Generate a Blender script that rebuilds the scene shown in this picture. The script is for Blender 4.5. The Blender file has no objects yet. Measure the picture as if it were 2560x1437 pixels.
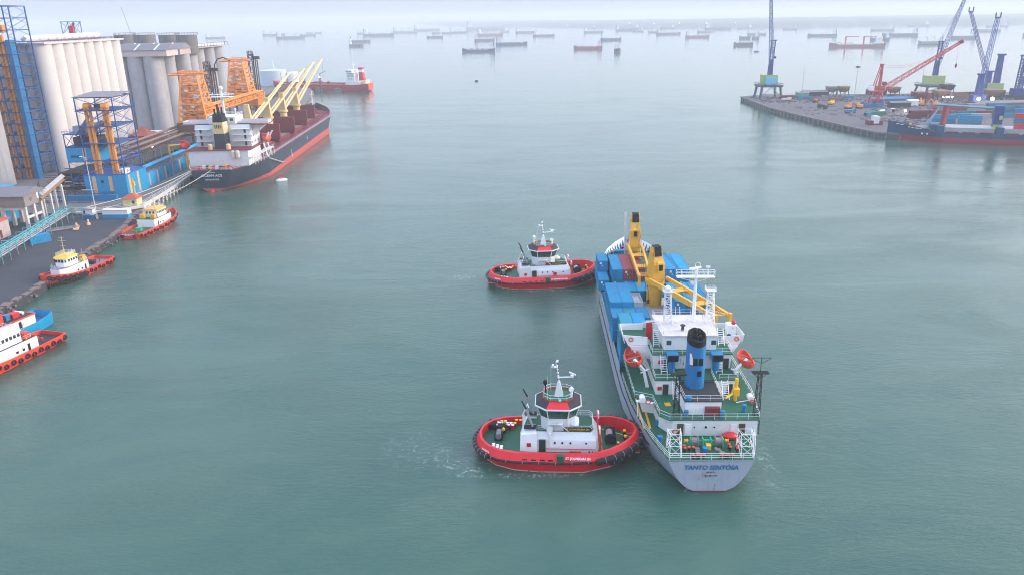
import bpy, math, random
from mathutils import Vector, Matrix
R = math.radians
SC = bpy.context.scene
COL = SC.collection
random.seed(4)
# ------------------------------------------------------------ camera, world, sun
cam = bpy.data.objects.new('camera', bpy.data.cameras.new('camera'))
COL.objects.link(cam)
PITCH, ROLL = R(19.2), R(0.95)
Rv = Vector((1, 0, 0)); Uv = Vector((0, math.sin(PITCH), math.cos(PITCH))); Fv = Vector((0, math.cos(PITCH), -math.sin(PITCH)))
R2 = Rv * math.cos(ROLL) - Uv * math.sin(ROLL); U2 = Uv * math.cos(ROLL) + Rv * math.sin(ROLL)
cam.matrix_world = Matrix(((R2.x, U2.x, -Fv.x, 0), (R2.y, U2.y, -Fv.y, 0), (R2.z, U2.z, -Fv.z, 68), (0, 0, 0, 1)))
cam.data.sensor_width = 36; cam.data.lens = 1942 / 2560 * 36
cam.data.clip_start = 1; cam.data.clip_end = 60000
SC.camera = cam
W = bpy.data.worlds.new('World'); SC.world = W; W.use_nodes = True
nt = W.node_tree; nt.nodes.clear()
sky = nt.nodes.new('ShaderNodeTexSky'); sky.sky_type = 'NISHITA'; sky.sun_disc = False
SUN_EL, SUN_AZ = R(20), R(80)          # low hazy sun, to the right of the view
sky.sun_elevation = SUN_EL; sky.sun_rotation = SUN_AZ; sky.air_density = 1.3; sky.dust_density = 4.5; sky.ozone_density = 1.5
bg1 = nt.nodes.new('ShaderNodeBackground'); bg1.inputs[1].default_value = 0.085
bg2 = nt.nodes.new('ShaderNodeBackground'); bg2.inputs[0].default_value = (0.72, 0.83, 1.07, 1)   # thin even overcast veil
wtc = nt.nodes.new('ShaderNodeTexCoord'); wsp = nt.nodes.new('ShaderNodeSeparateXYZ'); wmr = nt.nodes.new('ShaderNodeMapRange')   # an overcast veil is brighter overhead than at the horizon
wmr.inputs[1].default_value = 0.0; wmr.inputs[2].default_value = 1.0; wmr.inputs[3].default_value = 0.54; wmr.inputs[4].default_value = 1.06
nt.links.new(wtc.outputs['Generated'], wsp.inputs[0]); nt.links.new(wsp.outputs[2], wmr.inputs[0]); nt.links.new(wmr.outputs[0], bg2.inputs[1])
add = nt.nodes.new('ShaderNodeAddShader'); wo = nt.nodes.new('ShaderNodeOutputWorld')
nt.links.new(sky.outputs[0], bg1.inputs[0]); nt.links.new(bg1.outputs[0], add.inputs[0]); nt.links.new(bg2.outputs[0], add.inputs[1]); nt.links.new(add.outputs[0], wo.inputs[0])
sl = bpy.data.lights.new('sun', 'SUN'); sl.energy = 1.3; sl.angle = R(14); sl.color = (1.0, 0.93, 0.86)
sun = bpy.data.objects.new('sun', sl); COL.objects.link(sun)
sd = Vector((math.sin(SUN_AZ) * math.cos(SUN_EL), math.cos(SUN_AZ) * math.cos(SUN_EL), math.sin(SUN_EL)))
sun.rotation_euler = sd.to_track_quat('Z', 'Y').to_euler()
sun.location = (0, 0, 200)
SC.view_settings.view_transform = 'Standard'; SC.view_settings.look = 'None'; SC.view_settings.exposure = 0.60; SC.view_settings.gamma = 1
SC.view_settings.use_curve_mapping = False
SC.render.engine = 'CYCLES'
SC.cycles.max_bounces = 6; SC.cycles.volume_bounces = 1; SC.cycles.glossy_bounces = 3; SC.cycles.diffuse_bounces = 2
SC.cycles.use_denoising = True; SC.cycles.filter_width = 1.05; SC.cycles.caustics_reflective = False; SC.cycles.caustics_refractive = False
# ------------------------------------------------------------ helpers
def lin(c):
    return tuple((x / 255 / 12.92) if x / 255 <= 0.04045 else ((x / 255 + 0.055) / 1.055) ** 2.4 for x in c)
MATS = {}
def paint(name, rgb, dirt=0.25, rust=0.0, rough=0.55, metal=0.0, dcol=None, scale=0.35, bump=0.0, rustcol=(0.16, 0.055, 0.02), var=0.12, grime=1.0):
    """painted or bare surface: blotchy dirt, vertical streaks, rust spots, slight variation between objects"""
    if name in MATS: return MATS[name]
    m = bpy.data.materials.new(name); m.use_nodes = True; t = m.node_tree; N = t.nodes; L = t.links
    bs = N['Principled BSDF']; bs.inputs['Roughness'].default_value = rough; bs.inputs['Metallic'].default_value = metal
    base = lin(rgb) if max(rgb) > 1 else rgb
    dcol = dcol or tuple(x * 0.45 + 0.01 for x in base)
    tc = N.new('ShaderNodeTexCoord'); mp = N.new('ShaderNodeMapping'); mp.inputs[3].default_value = (scale, scale, scale)
    oi = N.new('ShaderNodeObjectInfo'); off = N.new('ShaderNodeVectorMath'); off.operation = 'ADD'
    L.new(tc.outputs['Object'], mp.inputs[0]); L.new(mp.outputs[0], off.inputs[0])
    sc_ = N.new('ShaderNodeMath'); sc_.operation = 'MULTIPLY'; sc_.inputs[1].default_value = 37.0
    L.new(oi.outputs['Random'], sc_.inputs[0]); L.new(sc_.outputs[0], off.inputs[1])
    n1 = N.new('ShaderNodeTexNoise'); n1.inputs['Scale'].default_value = 1.6; n1.inputs['Detail'].default_value = 6; n1.inputs['Roughness'].default_value = 0.65
    L.new(off.outputs[0], n1.inputs['Vector'])
    st = N.new('ShaderNodeMapping'); st.inputs[3].default_value = (7, 7, 0.55); L.new(off.outputs[0], st.inputs[0])
    n2 = N.new('ShaderNodeTexNoise'); n2.inputs['Scale'].default_value = 1.3; n2.inputs['Detail'].default_value = 5; L.new(st.outputs[0], n2.inputs['Vector'])
    r1 = N.new('ShaderNodeMapRange'); r1.inputs[1].default_value = 0.42; r1.inputs[2].default_value = 0.78; r1.inputs[4].default_value = dirt * grime; L.new(n1.outputs[0], r1.inputs[0])
    r2 = N.new('ShaderNodeMapRange'); r2.inputs[1].default_value = 0.5; r2.inputs[2].default_value = 0.8; r2.inputs[4].default_value = dirt; L.new(n2.outputs[0], r2.inputs[0])
    mx = N.new('ShaderNodeMath'); mx.operation = 'MAXIMUM'; L.new(r1.outputs[0], mx.inputs[0]); L.new(r2.outputs[0], mx.inputs[1])
    a = N.new('ShaderNodeMix'); a.data_type = 'RGBA'; a.inputs[6].default_value = (*base, 1); a.inputs[7].default_value = (*dcol, 1); L.new(mx.outputs[0], a.inputs[0])
    out = a.outputs[2]
    if rust:
        mu = N.new('ShaderNodeMath'); mu.operation = 'MULTIPLY'; L.new(n1.outputs[0], mu.inputs[0]); L.new(n2.outputs[0], mu.inputs[1])
        r3 = N.new('ShaderNodeMapRange'); r3.inputs[1].default_value = 0.40 - 0.14 * rust; r3.inputs[2].default_value = 0.47 - 0.10 * rust; r3.inputs[4].default_value = 0.85
        L.new(mu.outputs[0], r3.inputs[0])
        b = N.new('ShaderNodeMix'); b.data_type = 'RGBA'; b.inputs[7].default_value = (*rustcol, 1); L.new(out, b.inputs[6]); L.new(r3.outputs[0], b.inputs[0]); out = b.outputs[2]
    hv = N.new('ShaderNodeHueSaturation'); vr = N.new('ShaderNodeMapRange'); vr.inputs[3].default_value = 1 - var; vr.inputs[4].default_value = 1 + var
    L.new(oi.outputs['Random'], vr.inputs[0]); L.new(vr.outputs[0], hv.inputs['Value']); L.new(out, hv.inputs['Color']); L.new(hv.outputs[0], bs.inputs['Base Color'])
    if bump:
        bp = N.new('ShaderNodeBump'); bp.inputs['Strength'].default_value = bump; bp.inputs['Distance'].default_value = 0.1; L.new(n1.outputs[0], bp.inputs['Height']); L.new(bp.outputs[0], bs.inputs['Normal'])
    MATS[name] = m; return m
def glow(name, rgb, s):
    m = bpy.data.materials.new(name); m.use_nodes = True; b = m.node_tree.nodes['Principled BSDF']
    b.inputs['Base Color'].default_value = (*rgb, 1); b.inputs['Emission Color'].default_value = (*rgb, 1); b.inputs['Emission Strength'].default_value = s
    MATS[name] = m; return m
def glassm(name, rgb=(0.02, 0.035, 0.045)):
    m = bpy.data.materials.new(name); m.use_nodes = True; b = m.node_tree.nodes['Principled BSDF']
    b.inputs['Base Color'].default_value = (*rgb, 1); b.inputs['Roughness'].default_value = 0.08; b.inputs['IOR'].default_value = 1.5
    MATS[name] = m; return m
class MB:
    """mesh builder"""
    def __init__(s): s.v = []; s.f = []
    def add(s, vs, fs):
        o = len(s.v); s.v += [tuple(v) for v in vs]; s.f += [tuple(i + o for i in f) for f in fs]; return s
    def box(s, x0, x1, y0, y1, z0, z1):
        return s.add([(x0, y0, z0), (x1, y0, z0), (x1, y1, z0), (x0, y1, z0), (x0, y0, z1), (x1, y0, z1), (x1, y1, z1), (x0, y1, z1)],
                     [(0, 3, 2, 1), (4, 5, 6, 7), (0, 1, 5, 4), (1, 2, 6, 5), (2, 3, 7, 6), (3, 0, 4, 7)])
    def cb(s, c, d, rz=0, ry=0):
        """box by centre and size, turned by rz about z after ry about y"""
        M = Matrix.Rotation(rz, 3, 'Z') @ Matrix.Rotation(ry, 3, 'Y'); c = Vector(c); h = Vector(d) / 2
        vs = [c + M @ Vector((a * h.x, b * h.y, e * h.z)) for e in (-1, 1) for a, b in ((-1, -1), (1, -1), (1, 1), (-1, 1))]
        return s.add(vs, [(0, 3, 2, 1), (4, 5, 6, 7), (0, 1, 5, 4), (1, 2, 6, 5), (2, 3, 7, 6), (3, 0, 4, 7)])
    def prism(s, poly, z0, z1, top=None):
        n = len(poly); top = top or poly
        return s.add([(x, y, z0) for x, y in poly] + [(x, y, z1) for x, y in top],
                     [tuple(range(n - 1, -1, -1)), tuple(range(n, 2 * n))] + [(i, (i + 1) % n, n + (i + 1) % n, n + i) for i in range(n)])
    def xprism(s, poly, y0, y1):
        """polygon in the x-z plane extruded along y"""
        n = len(poly)
        return s.add([(x, y0, z) for x, z in poly] + [(x, y1, z) for x, z in poly],
                     [tuple(range(n)), tuple(range(2 * n - 1, n - 1, -1))] + [(i, n + i, n + (i + 1) % n, (i + 1) % n) for i in range(n)])
    def yprism(s, poly, x0, x1):
        n = len(poly)
        return s.add([(x0, y, z) for y, z in poly] + [(x1, y, z) for y, z in poly],
                     [tuple(range(n - 1, -1, -1)), tuple(range(n, 2 * n))] + [(i, (i + 1) % n, n + (i + 1) % n, n + i) for i in range(n)])
    def tube(s, p, q, r, n=6, r2=None, caps=True):
        p = Vector(p); q = Vector(q); d = (q - p)
        if d.length < 1e-6: return s
        d.normalize(); a = d.orthogonal().normalized() if abs(d.z) < 0.999 else Vector((1, 0, 0)); b = d.cross(a); r2 = r if r2 is None else r2
        o = math.pi / 4 if n == 4 else 0
        c = [(math.cos(2 * math.pi * i / n + o), math.sin(2 * math.pi * i / n + o)) for i in range(n)]
        vs = [p + (a * x + b * y) * r for x, y in c] + [q + (a * x + b * y) * r2 for x, y in c]
        fs = [(i, (i + 1) % n, n + (i + 1) % n, n + i) for i in range(n)]
        if caps: fs += [tuple(range(n - 1, -1, -1)), tuple(range(n, 2 * n))]
        return s.add(vs, fs)
    def bar(s, p, q, w): return s.tube(p, q, w * 0.7, 4)
    def path(s, pts, r, n=5):
        for a, b in zip(pts, pts[1:]): s.tube(a, b, r, n)
        return s
    def lathe(s, prof, c=(0, 0, 0), n=16, ax='z', sx=1, sy=1):
        """profile of (r, h) turned about an axis through c"""
        vs = []
        for r, h in prof:
            for i in range(n):
                t = 2 * math.pi * i / n; x, y = r * math.cos(t) * sx, r * math.sin(t) * sy
                vs.append((c[0] + x, c[1] + y, c[2] + h) if ax == 'z' else ((c[0] + x, c[1] + h, c[2] + y) if ax == 'y' else (c[0] + h, c[1] + x, c[2] + y)))
        k = len(prof); fs = []
        for j in range(k - 1):
            for i in range(n):
                q = (j * n + i, j * n + (i + 1) % n, (j + 1) * n + (i + 1) % n, (j + 1) * n + i)
                fs.append(q if ax != 'y' else q[::-1])
        a, b = tuple(range(n - 1, -1, -1)), tuple(range((k - 1) * n, k * n))
        if prof[0][0] > 1e-4: fs.append(a if ax != 'y' else a[::-1])
        if prof[-1][0] > 1e-4: fs.append(b if ax != 'y' else b[::-1])
        return s.add(vs, fs)
    def ball(s, c, r, n=10, sz=1.0, k=5):
        return s.lathe([(max(1e-3, r * math.sin(math.pi * j / k)), -r * sz * math.cos(math.pi * j / k)) for j in range(k + 1)], c, n)
    def torus(s, c, rr, r, ax='z', n=14, k=6, frac=1.0):
        vs = []; M = {'z': Matrix.Identity(3), 'y': Matrix.Rotation(R(90), 3, 'X'), 'x': Matrix.Rotation(R(90), 3, 'Y')}[ax] if isinstance(ax, str) else ax
        for i in range(n):
            t = 2 * math.pi * i / n * frac
            for j in range(k):
                u = 2 * math.pi * j / k
                vs.append(Vector(c) + M @ Vector(((rr + r * math.cos(u)) * math.cos(t), (rr + r * math.cos(u)) * math.sin(t), r * math.sin(u))))
        fs = [(i * k + j, ((i + 1) % n) * k + j, ((i + 1) % n) * k + (j + 1) % k, i * k + (j + 1) % k) for i in range(n if frac == 1 else n - 1) for j in range(k)]
        return s.add(vs, fs)
    def rail(s, pts, h=1.0, r=0.035, step=1.6, n=3, rows=2, closed=False):
        if closed: pts = list(pts) + [pts[0]]
        for a, b in zip(pts, pts[1:]):
            a = Vector(a); b = Vector(b); L_ = (b - a).length; k = max(1, int(L_ / step))
            for i in range(k + 1):
                p = a.lerp(b, i / k); s.tube(p, p + Vector((0, 0, h)), r, n, caps=False)
            for j in range(1, rows + 1):
                z = Vector((0, 0, h * j / rows)); s.tube(a + z, b + z, r, n, caps=False)
        return s
    def lattice(s, p, q, w1, w2, r=0.08, n=8, br=None, up=None, sides=4, X=False):
        """square lattice boom from p (width w1) to q (width w2)"""
        p = Vector(p); q = Vector(q); d = (q - p).normalized()
        a = (Vector(up) if up else (Vector((1, 0, 0)) if abs(d.z) > 0.9 else Vector((0, 0, 1)))); a = (a - d * a.dot(d)).normalized(); b = d.cross(a); br = br or r * 0.6
        def c(i, t):
            w = (w1 + (w2 - w1) * t) / 2; x, y = ((-1, -1), (1, -1), (1, 1), (-1, 1))[i % 4]
            return p.lerp(q, t) + a * x * w + b * y * w
        for i in range(4): s.tube(c(i, 0), c(i, 1), r, 4)
        for k in range(n + 1):
            for i in range(4): s.tube(c(i, k / n), c(i + 1, k / n), br, 3)
        for k in range(n):
            for i in range(4):
                u, v = (i, i + 1) if k % 2 else (i + 1, i)
                s.tube(c(u, k / n), c(v, (k + 1) / n), br, 3)
                if X: s.tube(c(v, k / n), c(u, (k + 1) / n), br, 3)
        return s
    def mesh(s, name, smooth=True, ang=32):
        me = bpy.data.meshes.new(name); me.from_pydata(s.v, [], s.f)
        if smooth:
            me.polygons.foreach_set('use_smooth', [True] * len(me.polygons))
            me.set_sharp_from_angle(angle=R(ang))
        me.update(); return me
    def build(s, name, mat, parent=None, label=None, smooth=True, ang=32):
        o = bpy.data.objects.new(name, s.mesh(name, smooth, ang)); COL.objects.link(o)
        o.data.materials.append(mat)
        if parent: o.parent = parent
        if label: o['label'] = label
        return o
def tag(o, label=None, cat=None, group=None, kind=None):
    if label: o['label'] = label
    if cat: o['category'] = cat
    if group: o['group'] = group
    if kind: o['kind'] = kind
    return o
def thing(name, label, cat, loc=(0, 0, 0), rz=0, group=None, sc=None):
    o = bpy.data.objects.new(name, None); COL.objects.link(o); o.location = loc; o.rotation_euler = (0, 0, rz)
    o.empty_display_size = 0.5
    if sc: o.scale = sc
    return tag(o, label, cat, group)
def dup(root, loc=None, rz=None, label=None, group=None, sc=None):
    def cp(o, par):
        c = o.copy(); COL.objects.link(c); c.parent = par
        for ch in list(o.children): cp(ch, c)
        return c
    r = cp(root, root.parent)
    if loc is not None: r.location = loc
    if rz is not None: r.rotation_euler = (0, 0, rz)
    if sc: r.scale = sc
    if label: r['label'] = label
    if group: r['group'] = group
    return r
def inst(name, me, parent, loc=(0, 0, 0), rot=(0, 0, 0), sc=(1, 1, 1), mat=None, label=None):
    """object on shared mesh data"""
    o = bpy.data.objects.new(name, me); COL.objects.link(o); o.parent = parent; o.location = loc; o.rotation_euler = rot; o.scale = sc
    if mat and not me.materials: me.materials.append(mat)
    if label: o['label'] = label
    return o
def text(name, body, size, loc, rot, mat, parent=None, al='CENTER', depth=0.01, sx=1.0, shear=0.0, bold=0.0):
    c = bpy.data.curves.new(name, 'FONT'); c.body = body; c.size = size; c.align_x = al; c.align_y = 'CENTER'; c.extrude = depth; c.shear = shear; c.offset = bold
    tmp = bpy.data.objects.new(name, c); COL.objects.link(tmp); bpy.context.view_layer.update()
    me = bpy.data.meshes.new_from_object(tmp.evaluated_get(bpy.context.evaluated_depsgraph_get())); bpy.data.objects.remove(tmp); bpy.data.curves.remove(c)
    me.name = name; me.materials.clear(); me.materials.append(mat)
    o = bpy.data.objects.new(name, me); COL.objects.link(o); o.location = loc; o.rotation_euler = rot; o.scale = (sx, 1, 1)
    if parent: o.parent = parent
    return o
def interp(tab, s):
    if s <= tab[0][0]: return tab[0][1]
    for (a, u), (b, v) in zip(tab, tab[1:]):
        if s <= b: return u + (v - u) * (s - a) / (b - a)
    return tab[-1][1]
class Hull:
    """ship hull from half-breadth tables: at deck level and at the waterline, sheer height zt, section fullness e"""
    def __init__(s, deck, wl, zt, e=((0, 1),), S=None, x0=0.0):
        s.deck, s.wl, s.zt, s.e = deck, wl, zt, e; a, b = deck[0][0], deck[-1][0]
        s.S = S or sorted(set([a + (b - a) * i / 30 for i in range(31)] + [p[0] for p in deck] + [p[0] for p in wl if a <= p[0] <= b] + [p[0] for p in zt]))
    def b(s, x, z):
        w, d, t = interp(s.wl, x), interp(s.deck, x), interp(s.zt, x)
        if z <= 0: return max(0.0, w * (1 + z * 0.04))
        return w + (d - w) * min(1, max(0, z / t)) ** interp(s.e, x)
    def skin(s, z0, z1, n=6, cap=False):
        """outer skin between heights z0(x), z1(x)"""
        m = MB(); S = s.S; vs = []; fs = []; k = n + 1
        for x in S:
            a = z0(x) if callable(z0) else z0; c = z1(x) if callable(z1) else z1; c = max(c, a + 0.001)
            for j in range(k):
                z = a + (c - a) * j / n; y = s.b(x, z); vs.append((x, y, z)); vs.append((x, -y, z))
        for i in range(len(S) - 1):
            for j in range(n):
                p, q = (i * k + j) * 2, ((i + 1) * k + j) * 2
                fs.append((p, p + 2, q + 2, q)); fs.append((p + 1, q + 1, q + 3, p + 3))
        for j in range(n):
            p = j * 2; fs.append((p, p + 1, p + 3, p + 2))
            p = ((len(S) - 1) * k + j) * 2; fs.append((p, p + 2, p + 3, p + 1))
        return m.add(vs, fs)
    def plate(s, z, xa=None, xb=None, inset=0.12):
        """a deck: closed sheet between the sides"""
        S = [x for x in s.S if (xa is None or x >= xa - 1e-6) and (xb is None or x <= xb + 1e-6)]
        if xa is not None and S[0] > xa: S = [xa] + S
        if xb is not None and S[-1] < xb: S = S + [xb]
        vs = []; fs = []
        for x in S:
            zz = z(x) if callable(z) else z; y = max(0.01, s.b(x, zz) - inset); vs += [(x, y, zz), (x, -y, zz), (x, y, zz - 0.1), (x, -y, zz - 0.1)]
        for i in range(len(S) - 1):
            p, q = i * 4, i * 4 + 4; fs += [(p, p + 1, q + 1, q), (p + 2, q + 2, q + 3, p + 3)]
        e = len(vs) - 4; fs += [(0, 2, 3, 1), (e, e + 1, e + 3, e + 2)]
        return MB().add(vs, fs)
    def strip(s, za, zb, side=0, out=0.0, thick=0.14, xa=None, xb=None, ends=True):
        """wall that follows the side: bulwark, fender or rubbing strake. out is the outer face's distance from the skin (+ outward)"""
        S = [x for x in s.S if (xa is None or x >= xa) and (xb is None or x <= xb)]
        if xa is not None and S and S[0] > xa: S = [xa] + S
        if xb is not None and S and S[-1] < xb: S = S + [xb]
        m = MB()
        for sg in ((1, -1) if side == 0 else (side,)):
            vs = []; fs = []
            for x in S:
                a = za(x) if callable(za) else za; c = zb(x) if callable(zb) else zb
                yo0 = s.b(x, a) + out; yo1 = s.b(x, c) + out
                vs += [(x, sg * yo0, a), (x, sg * yo1, c), (x, sg * max(0, yo1 - thick), c), (x, sg * max(0, yo0 - thick), a)]
            for i in range(len(S) - 1):
                p, q = i * 4, i * 4 + 4
                for j in range(4):
                    f = (p + j, p + (j + 1) % 4, q + (j + 1) % 4, q + j); fs.append(f if sg > 0 else f[::-1])
            e = len(vs) - 4; fs += [(3, 2, 1, 0), (e, e + 1, e + 2, e + 3)] if sg > 0 else [(0, 1, 2, 3), (e + 3, e + 2, e + 1, e)]
            m.add(vs, fs)
        return m
    def edge(s, z, side=1, xa=None, xb=None, inset=0.1, step=None):
        S = [x for x in s.S if (xa is None or x >= xa - 1e-6) and (xb is None or x <= xb + 1e-6)]
        return [(x, side * (s.b(x, z(x) if callable(z) else z) - inset), z(x) if callable(z) else z) for x in S]
# ------------------------------------------------------------ materials
white = paint('white_paint', (238, 238, 240), 0.12, 0.16, 0.45)
cleanwhite = paint('clean_white', (236, 238, 242), 0.10, 0.0, 0.4)
green = paint('green_deck', (22, 92, 66), 0.5, 0.15, 0.6)
hullgrey = paint('grey_hull', (168, 174, 188), 0.3, 0.12, 0.5)
bootred = paint('boot_red', (150, 40, 46), 0.4, 0.2)
yellow = paint('crane_yellow', (242, 180, 58), 0.30, 0.30, 0.5)
blue = paint('ship_blue', (6, 116, 168), 0.25, 0.0, 0.5)
black = paint('black_rubber', (28, 28, 32), 0.3, 0.0, 0.8)
darks = paint('dark_steel', (45, 44, 48), 0.3, 0.2, 0.7)
soot = paint('soot', (16, 16, 17), 0.2, 0, 0.9)
redp = paint('red_paint', (200, 28, 40), 0.2, 0.0, 0.45)
tugred = paint('tug_red', (222, 22, 38), 0.22, 0.12, 0.4)
tugor = paint('tug_orange', (226, 62, 40), 0.3, 0.15, 0.45)
orange = paint('lifeboat_orange', (215, 72, 48), 0.25, 0.0, 0.5)
wyellow = paint('winch_yellow', (240, 180, 30), 0.15, 0.0)
wgreen = paint('winch_green', (40, 175, 130), 0.2, 0.0)
rope = paint('rope', (165, 150, 150), 0.5, 0.0, 0.9)
maroon = paint('maroon', (120, 34, 44), 0.35, 0.25)
cblue = paint('container_blue', (0, 136, 186), 0.4, 0.45, 0.7, var=0.3)
cteal = paint('container_faded_blue', (20, 128, 156), 0.45, 0.45, 0.6, var=0.15)
cred = paint('container_maroon', (150, 52, 60), 0.3, 0.2, 0.55)
cwhite = paint('container_white', (205, 205, 205), 0.4, 0.4)
conc = paint('concrete_pale', (210, 203, 200), 0.38, 0.0, 0.85, dcol=(0.34, 0.33, 0.34), scale=0.05, var=0.05)
concg = paint('concrete_grey', (170, 168, 172), 0.5, 0.0, 0.85, scale=0.08, var=0.06)
concd = paint('concrete_dark', (120, 116, 116), 0.5, 0.0, 0.9, scale=0.2)
coal = paint('coal_apron', (62, 64, 72), 0.55, 0.0, 0.9, scale=0.12, dcol=(0.022, 0.022, 0.026), bump=0.6)
coalr = paint('dusty_apron', (98, 92, 98), 0.7, 0.5, 0.9, scale=0.035, dcol=(0.06, 0.06, 0.075), bump=0.3, rustcol=(0.3, 0.2, 0.16))
lblue = paint('gallery_blue', (0, 150, 204), 0.35, 0.2, 0.55)
sblue = paint('steel_blue', (20, 84, 160), 0.3, 0.1, 0.5)
craneo = paint('unloader_orange', (244, 152, 48), 0.25, 0.25, 0.5)
brown = paint('brown_steel', (104, 74, 64), 0.5, 0.6, 0.7)
cream = paint('crane_cream', (222, 192, 136), 0.2, 0.25, 0.5)
navy = paint('navy_black_hull', (36, 42, 58), 0.25, 0.0, 0.45)
bootpink = paint('red_lead', (184, 82, 80), 0.35, 0.15, 0.6)
roofg = paint('grey_roof', (125, 122, 130), 0.35, 0.0, 0.8)
terra = paint('red_tiles', (170, 84, 66), 0.4, 0.0, 0.8)
peach = paint('peach_paint', (235, 178, 130), 0.25, 0.0)
cyanp = paint('pale_blue_paint', (120, 200, 230), 0.2, 0.0)
limep = paint('lime_paint', (172, 188, 112), 0.2, 0.0)
glass = glassm('dark_glass'); glassg = glassm('green_glass', (0.03, 0.10, 0.09))
lampw = glow('lit_lamp', (1, 0.86, 0.66), 30); lampf = glow('far_lit_lamp', (1, 0.9, 0.75), 5)
lampg = glow('green_lamp', (0.02, 0.5, 0.3), .6)
# ------------------------------------------------------------ water, haze, far coast
def water_mat():
    m = bpy.data.materials.new('sea_water'); m.use_nodes = True; t = m.node_tree; N = t.nodes; L = t.links
    bs = N['Principled BSDF']; bs.inputs['IOR'].default_value = 1.42
    tc = N.new('ShaderNodeTexCoord')
    def noise(scale, sy=1.0, det=4, rot=0.0, dist=0.0, rough=0.55):
        mp = N.new('ShaderNodeMapping'); mp.inputs[3].default_value = (scale, scale * sy, scale); mp.inputs[2].default_value = (0, 0, rot)
        n = N.new('ShaderNodeTexNoise'); n.inputs['Scale'].default_value = 1; n.inputs['Detail'].default_value = det; n.inputs['Distortion'].default_value = dist; n.inputs['Roughness'].default_value = rough
        L.new(tc.outputs['Object'], mp.inputs[0]); L.new(mp.outputs[0], n.inputs['Vector']); return n.outputs[0]
    def math_(op, a, b):
        n = N.new('ShaderNodeMath'); n.operation = op
        for i, q in enumerate((a, b)):
            if isinstance(q, (int, float)): n.inputs[i].default_value = q
            else: L.new(q, n.inputs[i])
        return n.outputs[0]
    def rng(a, lo, hi, o0=0.0, o1=1.0):
        n = N.new('ShaderNodeMapRange'); n.inputs[1].default_value = lo; n.inputs[2].default_value = hi; n.inputs[3].default_value = o0; n.inputs[4].default_value = o1; L.new(a, n.inputs[0]); return n.outputs[0]
    big = noise(0.011, 2.2, 5, 0.35, 1.5)          # wind patches
    rip = noise(0.55, 2.6, 4, 0.25); fine = noise(1.7, 2.0, 3, -0.3); swell = noise(0.11, 2.4, 3, 0.12)
    patch = rng(big, 0.36, 0.62, 0.35, 1.0)
    h = math_('ADD', math_('ADD', math_('MULTIPLY', rip, 0.46), math_('MULTIPLY', fine, 0.26)), math_('MULTIPLY', swell, 0.5))
    sp0 = N.new('ShaderNodeSeparateXYZ'); L.new(tc.outputs['Object'], sp0.inputs[0])      # the open roads are calmer than the working channel
    h = math_('MULTIPLY', math_('MULTIPLY', h, patch), math_('MULTIPLY', rng(sp0.outputs[1], 160, 900, 1.0, 0.22), rng(sp0.outputs[0], 60, 320, 1.0, 0.6)))
    bp = N.new('ShaderNodeBump'); bp.inputs['Strength'].default_value = 1.0; bp.inputs['Distance'].default_value = 0.36; L.new(h, bp.inputs['Height']); L.new(bp.outputs[0], bs.inputs['Normal'])
    silt = noise(0.014, 1.9, 7, 0.5, 2.6, 0.62)
    c = N.new('ShaderNodeMix'); c.data_type = 'RGBA'; c.inputs[6].default_value = (0.030, 0.094, 0.074, 1); c.inputs[7].default_value = (0.044, 0.108, 0.080, 1); L.new(rng(silt, 0.40, 0.62), c.inputs[0])
    # foam thrown up by the working tugs
    sep = N.new('ShaderNodeSeparateXYZ'); L.new(tc.outputs['Object'], sep.inputs[0]); foam = None
    fn = rng(math_('MULTIPLY', noise(0.9, 1, 8, 0, 2.5, 0.7), noise(0.28, 1, 4, 0.5, 3.0)), 0.27, 0.37)
    for (x, y, rx, ry, s) in FOAM:
        dx = math_('DIVIDE', math_('SUBTRACT', sep.outputs[0], x), rx); dy = math_('DIVIDE', math_('SUBTRACT', sep.outputs[1], y), ry)
        d = math_('ADD', math_('MULTIPLY', dx, dx), math_('MULTIPLY', dy, dy)); q = math_('MULTIPLY', rng(d, 0.0, 1.0, 1.0, 0.0), s)
        foam = q if foam is None else math_('MAXIMUM', foam, q)
    fm = math_('MINIMUM', math_('MULTIPLY', foam, math_('ADD', fn, 0.07)), 0.85)
    c2 = N.new('ShaderNodeMix'); c2.data_type = 'RGBA'; c2.inputs[7].default_value = (0.40, 0.47, 0.46, 1); L.new(c.outputs[2], c2.inputs[6]); L.new(fm, c2.inputs[0])
    L.new(c2.outputs[2], bs.inputs['Base Color'])
    L.new(rng(big, 0.35, 0.7, 0.04, 0.10), bs.inputs['Roughness'])
    return m
FOAM = [(-8.5, 108.5, 5.5, 3.5, .8), (-14, 112, 6, 5, .4), (1, 105.6, 12, 1.0, .7), (26.5, 101.8, 1.4, 2.6, 1.0), (39.5, 112, 3, 15, .35), (-17, 114, 6, 9, 0.25), (-14, 205, 5, 2.5, .7), (21.8, 111, 1.6, 6, .8), (9, 192.4, 12, .9, .8)]
xs = [-16000, -3000, -600, 0, 600, 3000, 16000]; ys = [-400, 0, 600, 3000, 16000]
m = MB(); m.add([(x, y, 0) for y in ys for x in xs], [(j * 7 + i, j * 7 + i + 1, (j + 1) * 7 + i + 1, (j + 1) * 7 + i) for j in range(4) for i in range(6)])
wobj = m.build('water', water_mat(), smooth=False); tag(wobj, 'green grey harbour water with low ripples', kind='structure')
hz = MB().box(-16200, 16200, -450, 16200, -3, 104).build('haze', None, smooth=False) if False else None
HZ = bpy.data.materials.new('haze'); HZ.use_nodes = True; t = HZ.node_tree; t.nodes.remove(t.nodes['Principled BSDF'])
pv = t.nodes.new('ShaderNodeVolumePrincipled'); pv.inputs['Color'].default_value = (0.85, 0.885, 0.95, 1); pv.inputs['Density'].default_value = 0.00026; pv.inputs['Anisotropy'].default_value = 0.1
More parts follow.
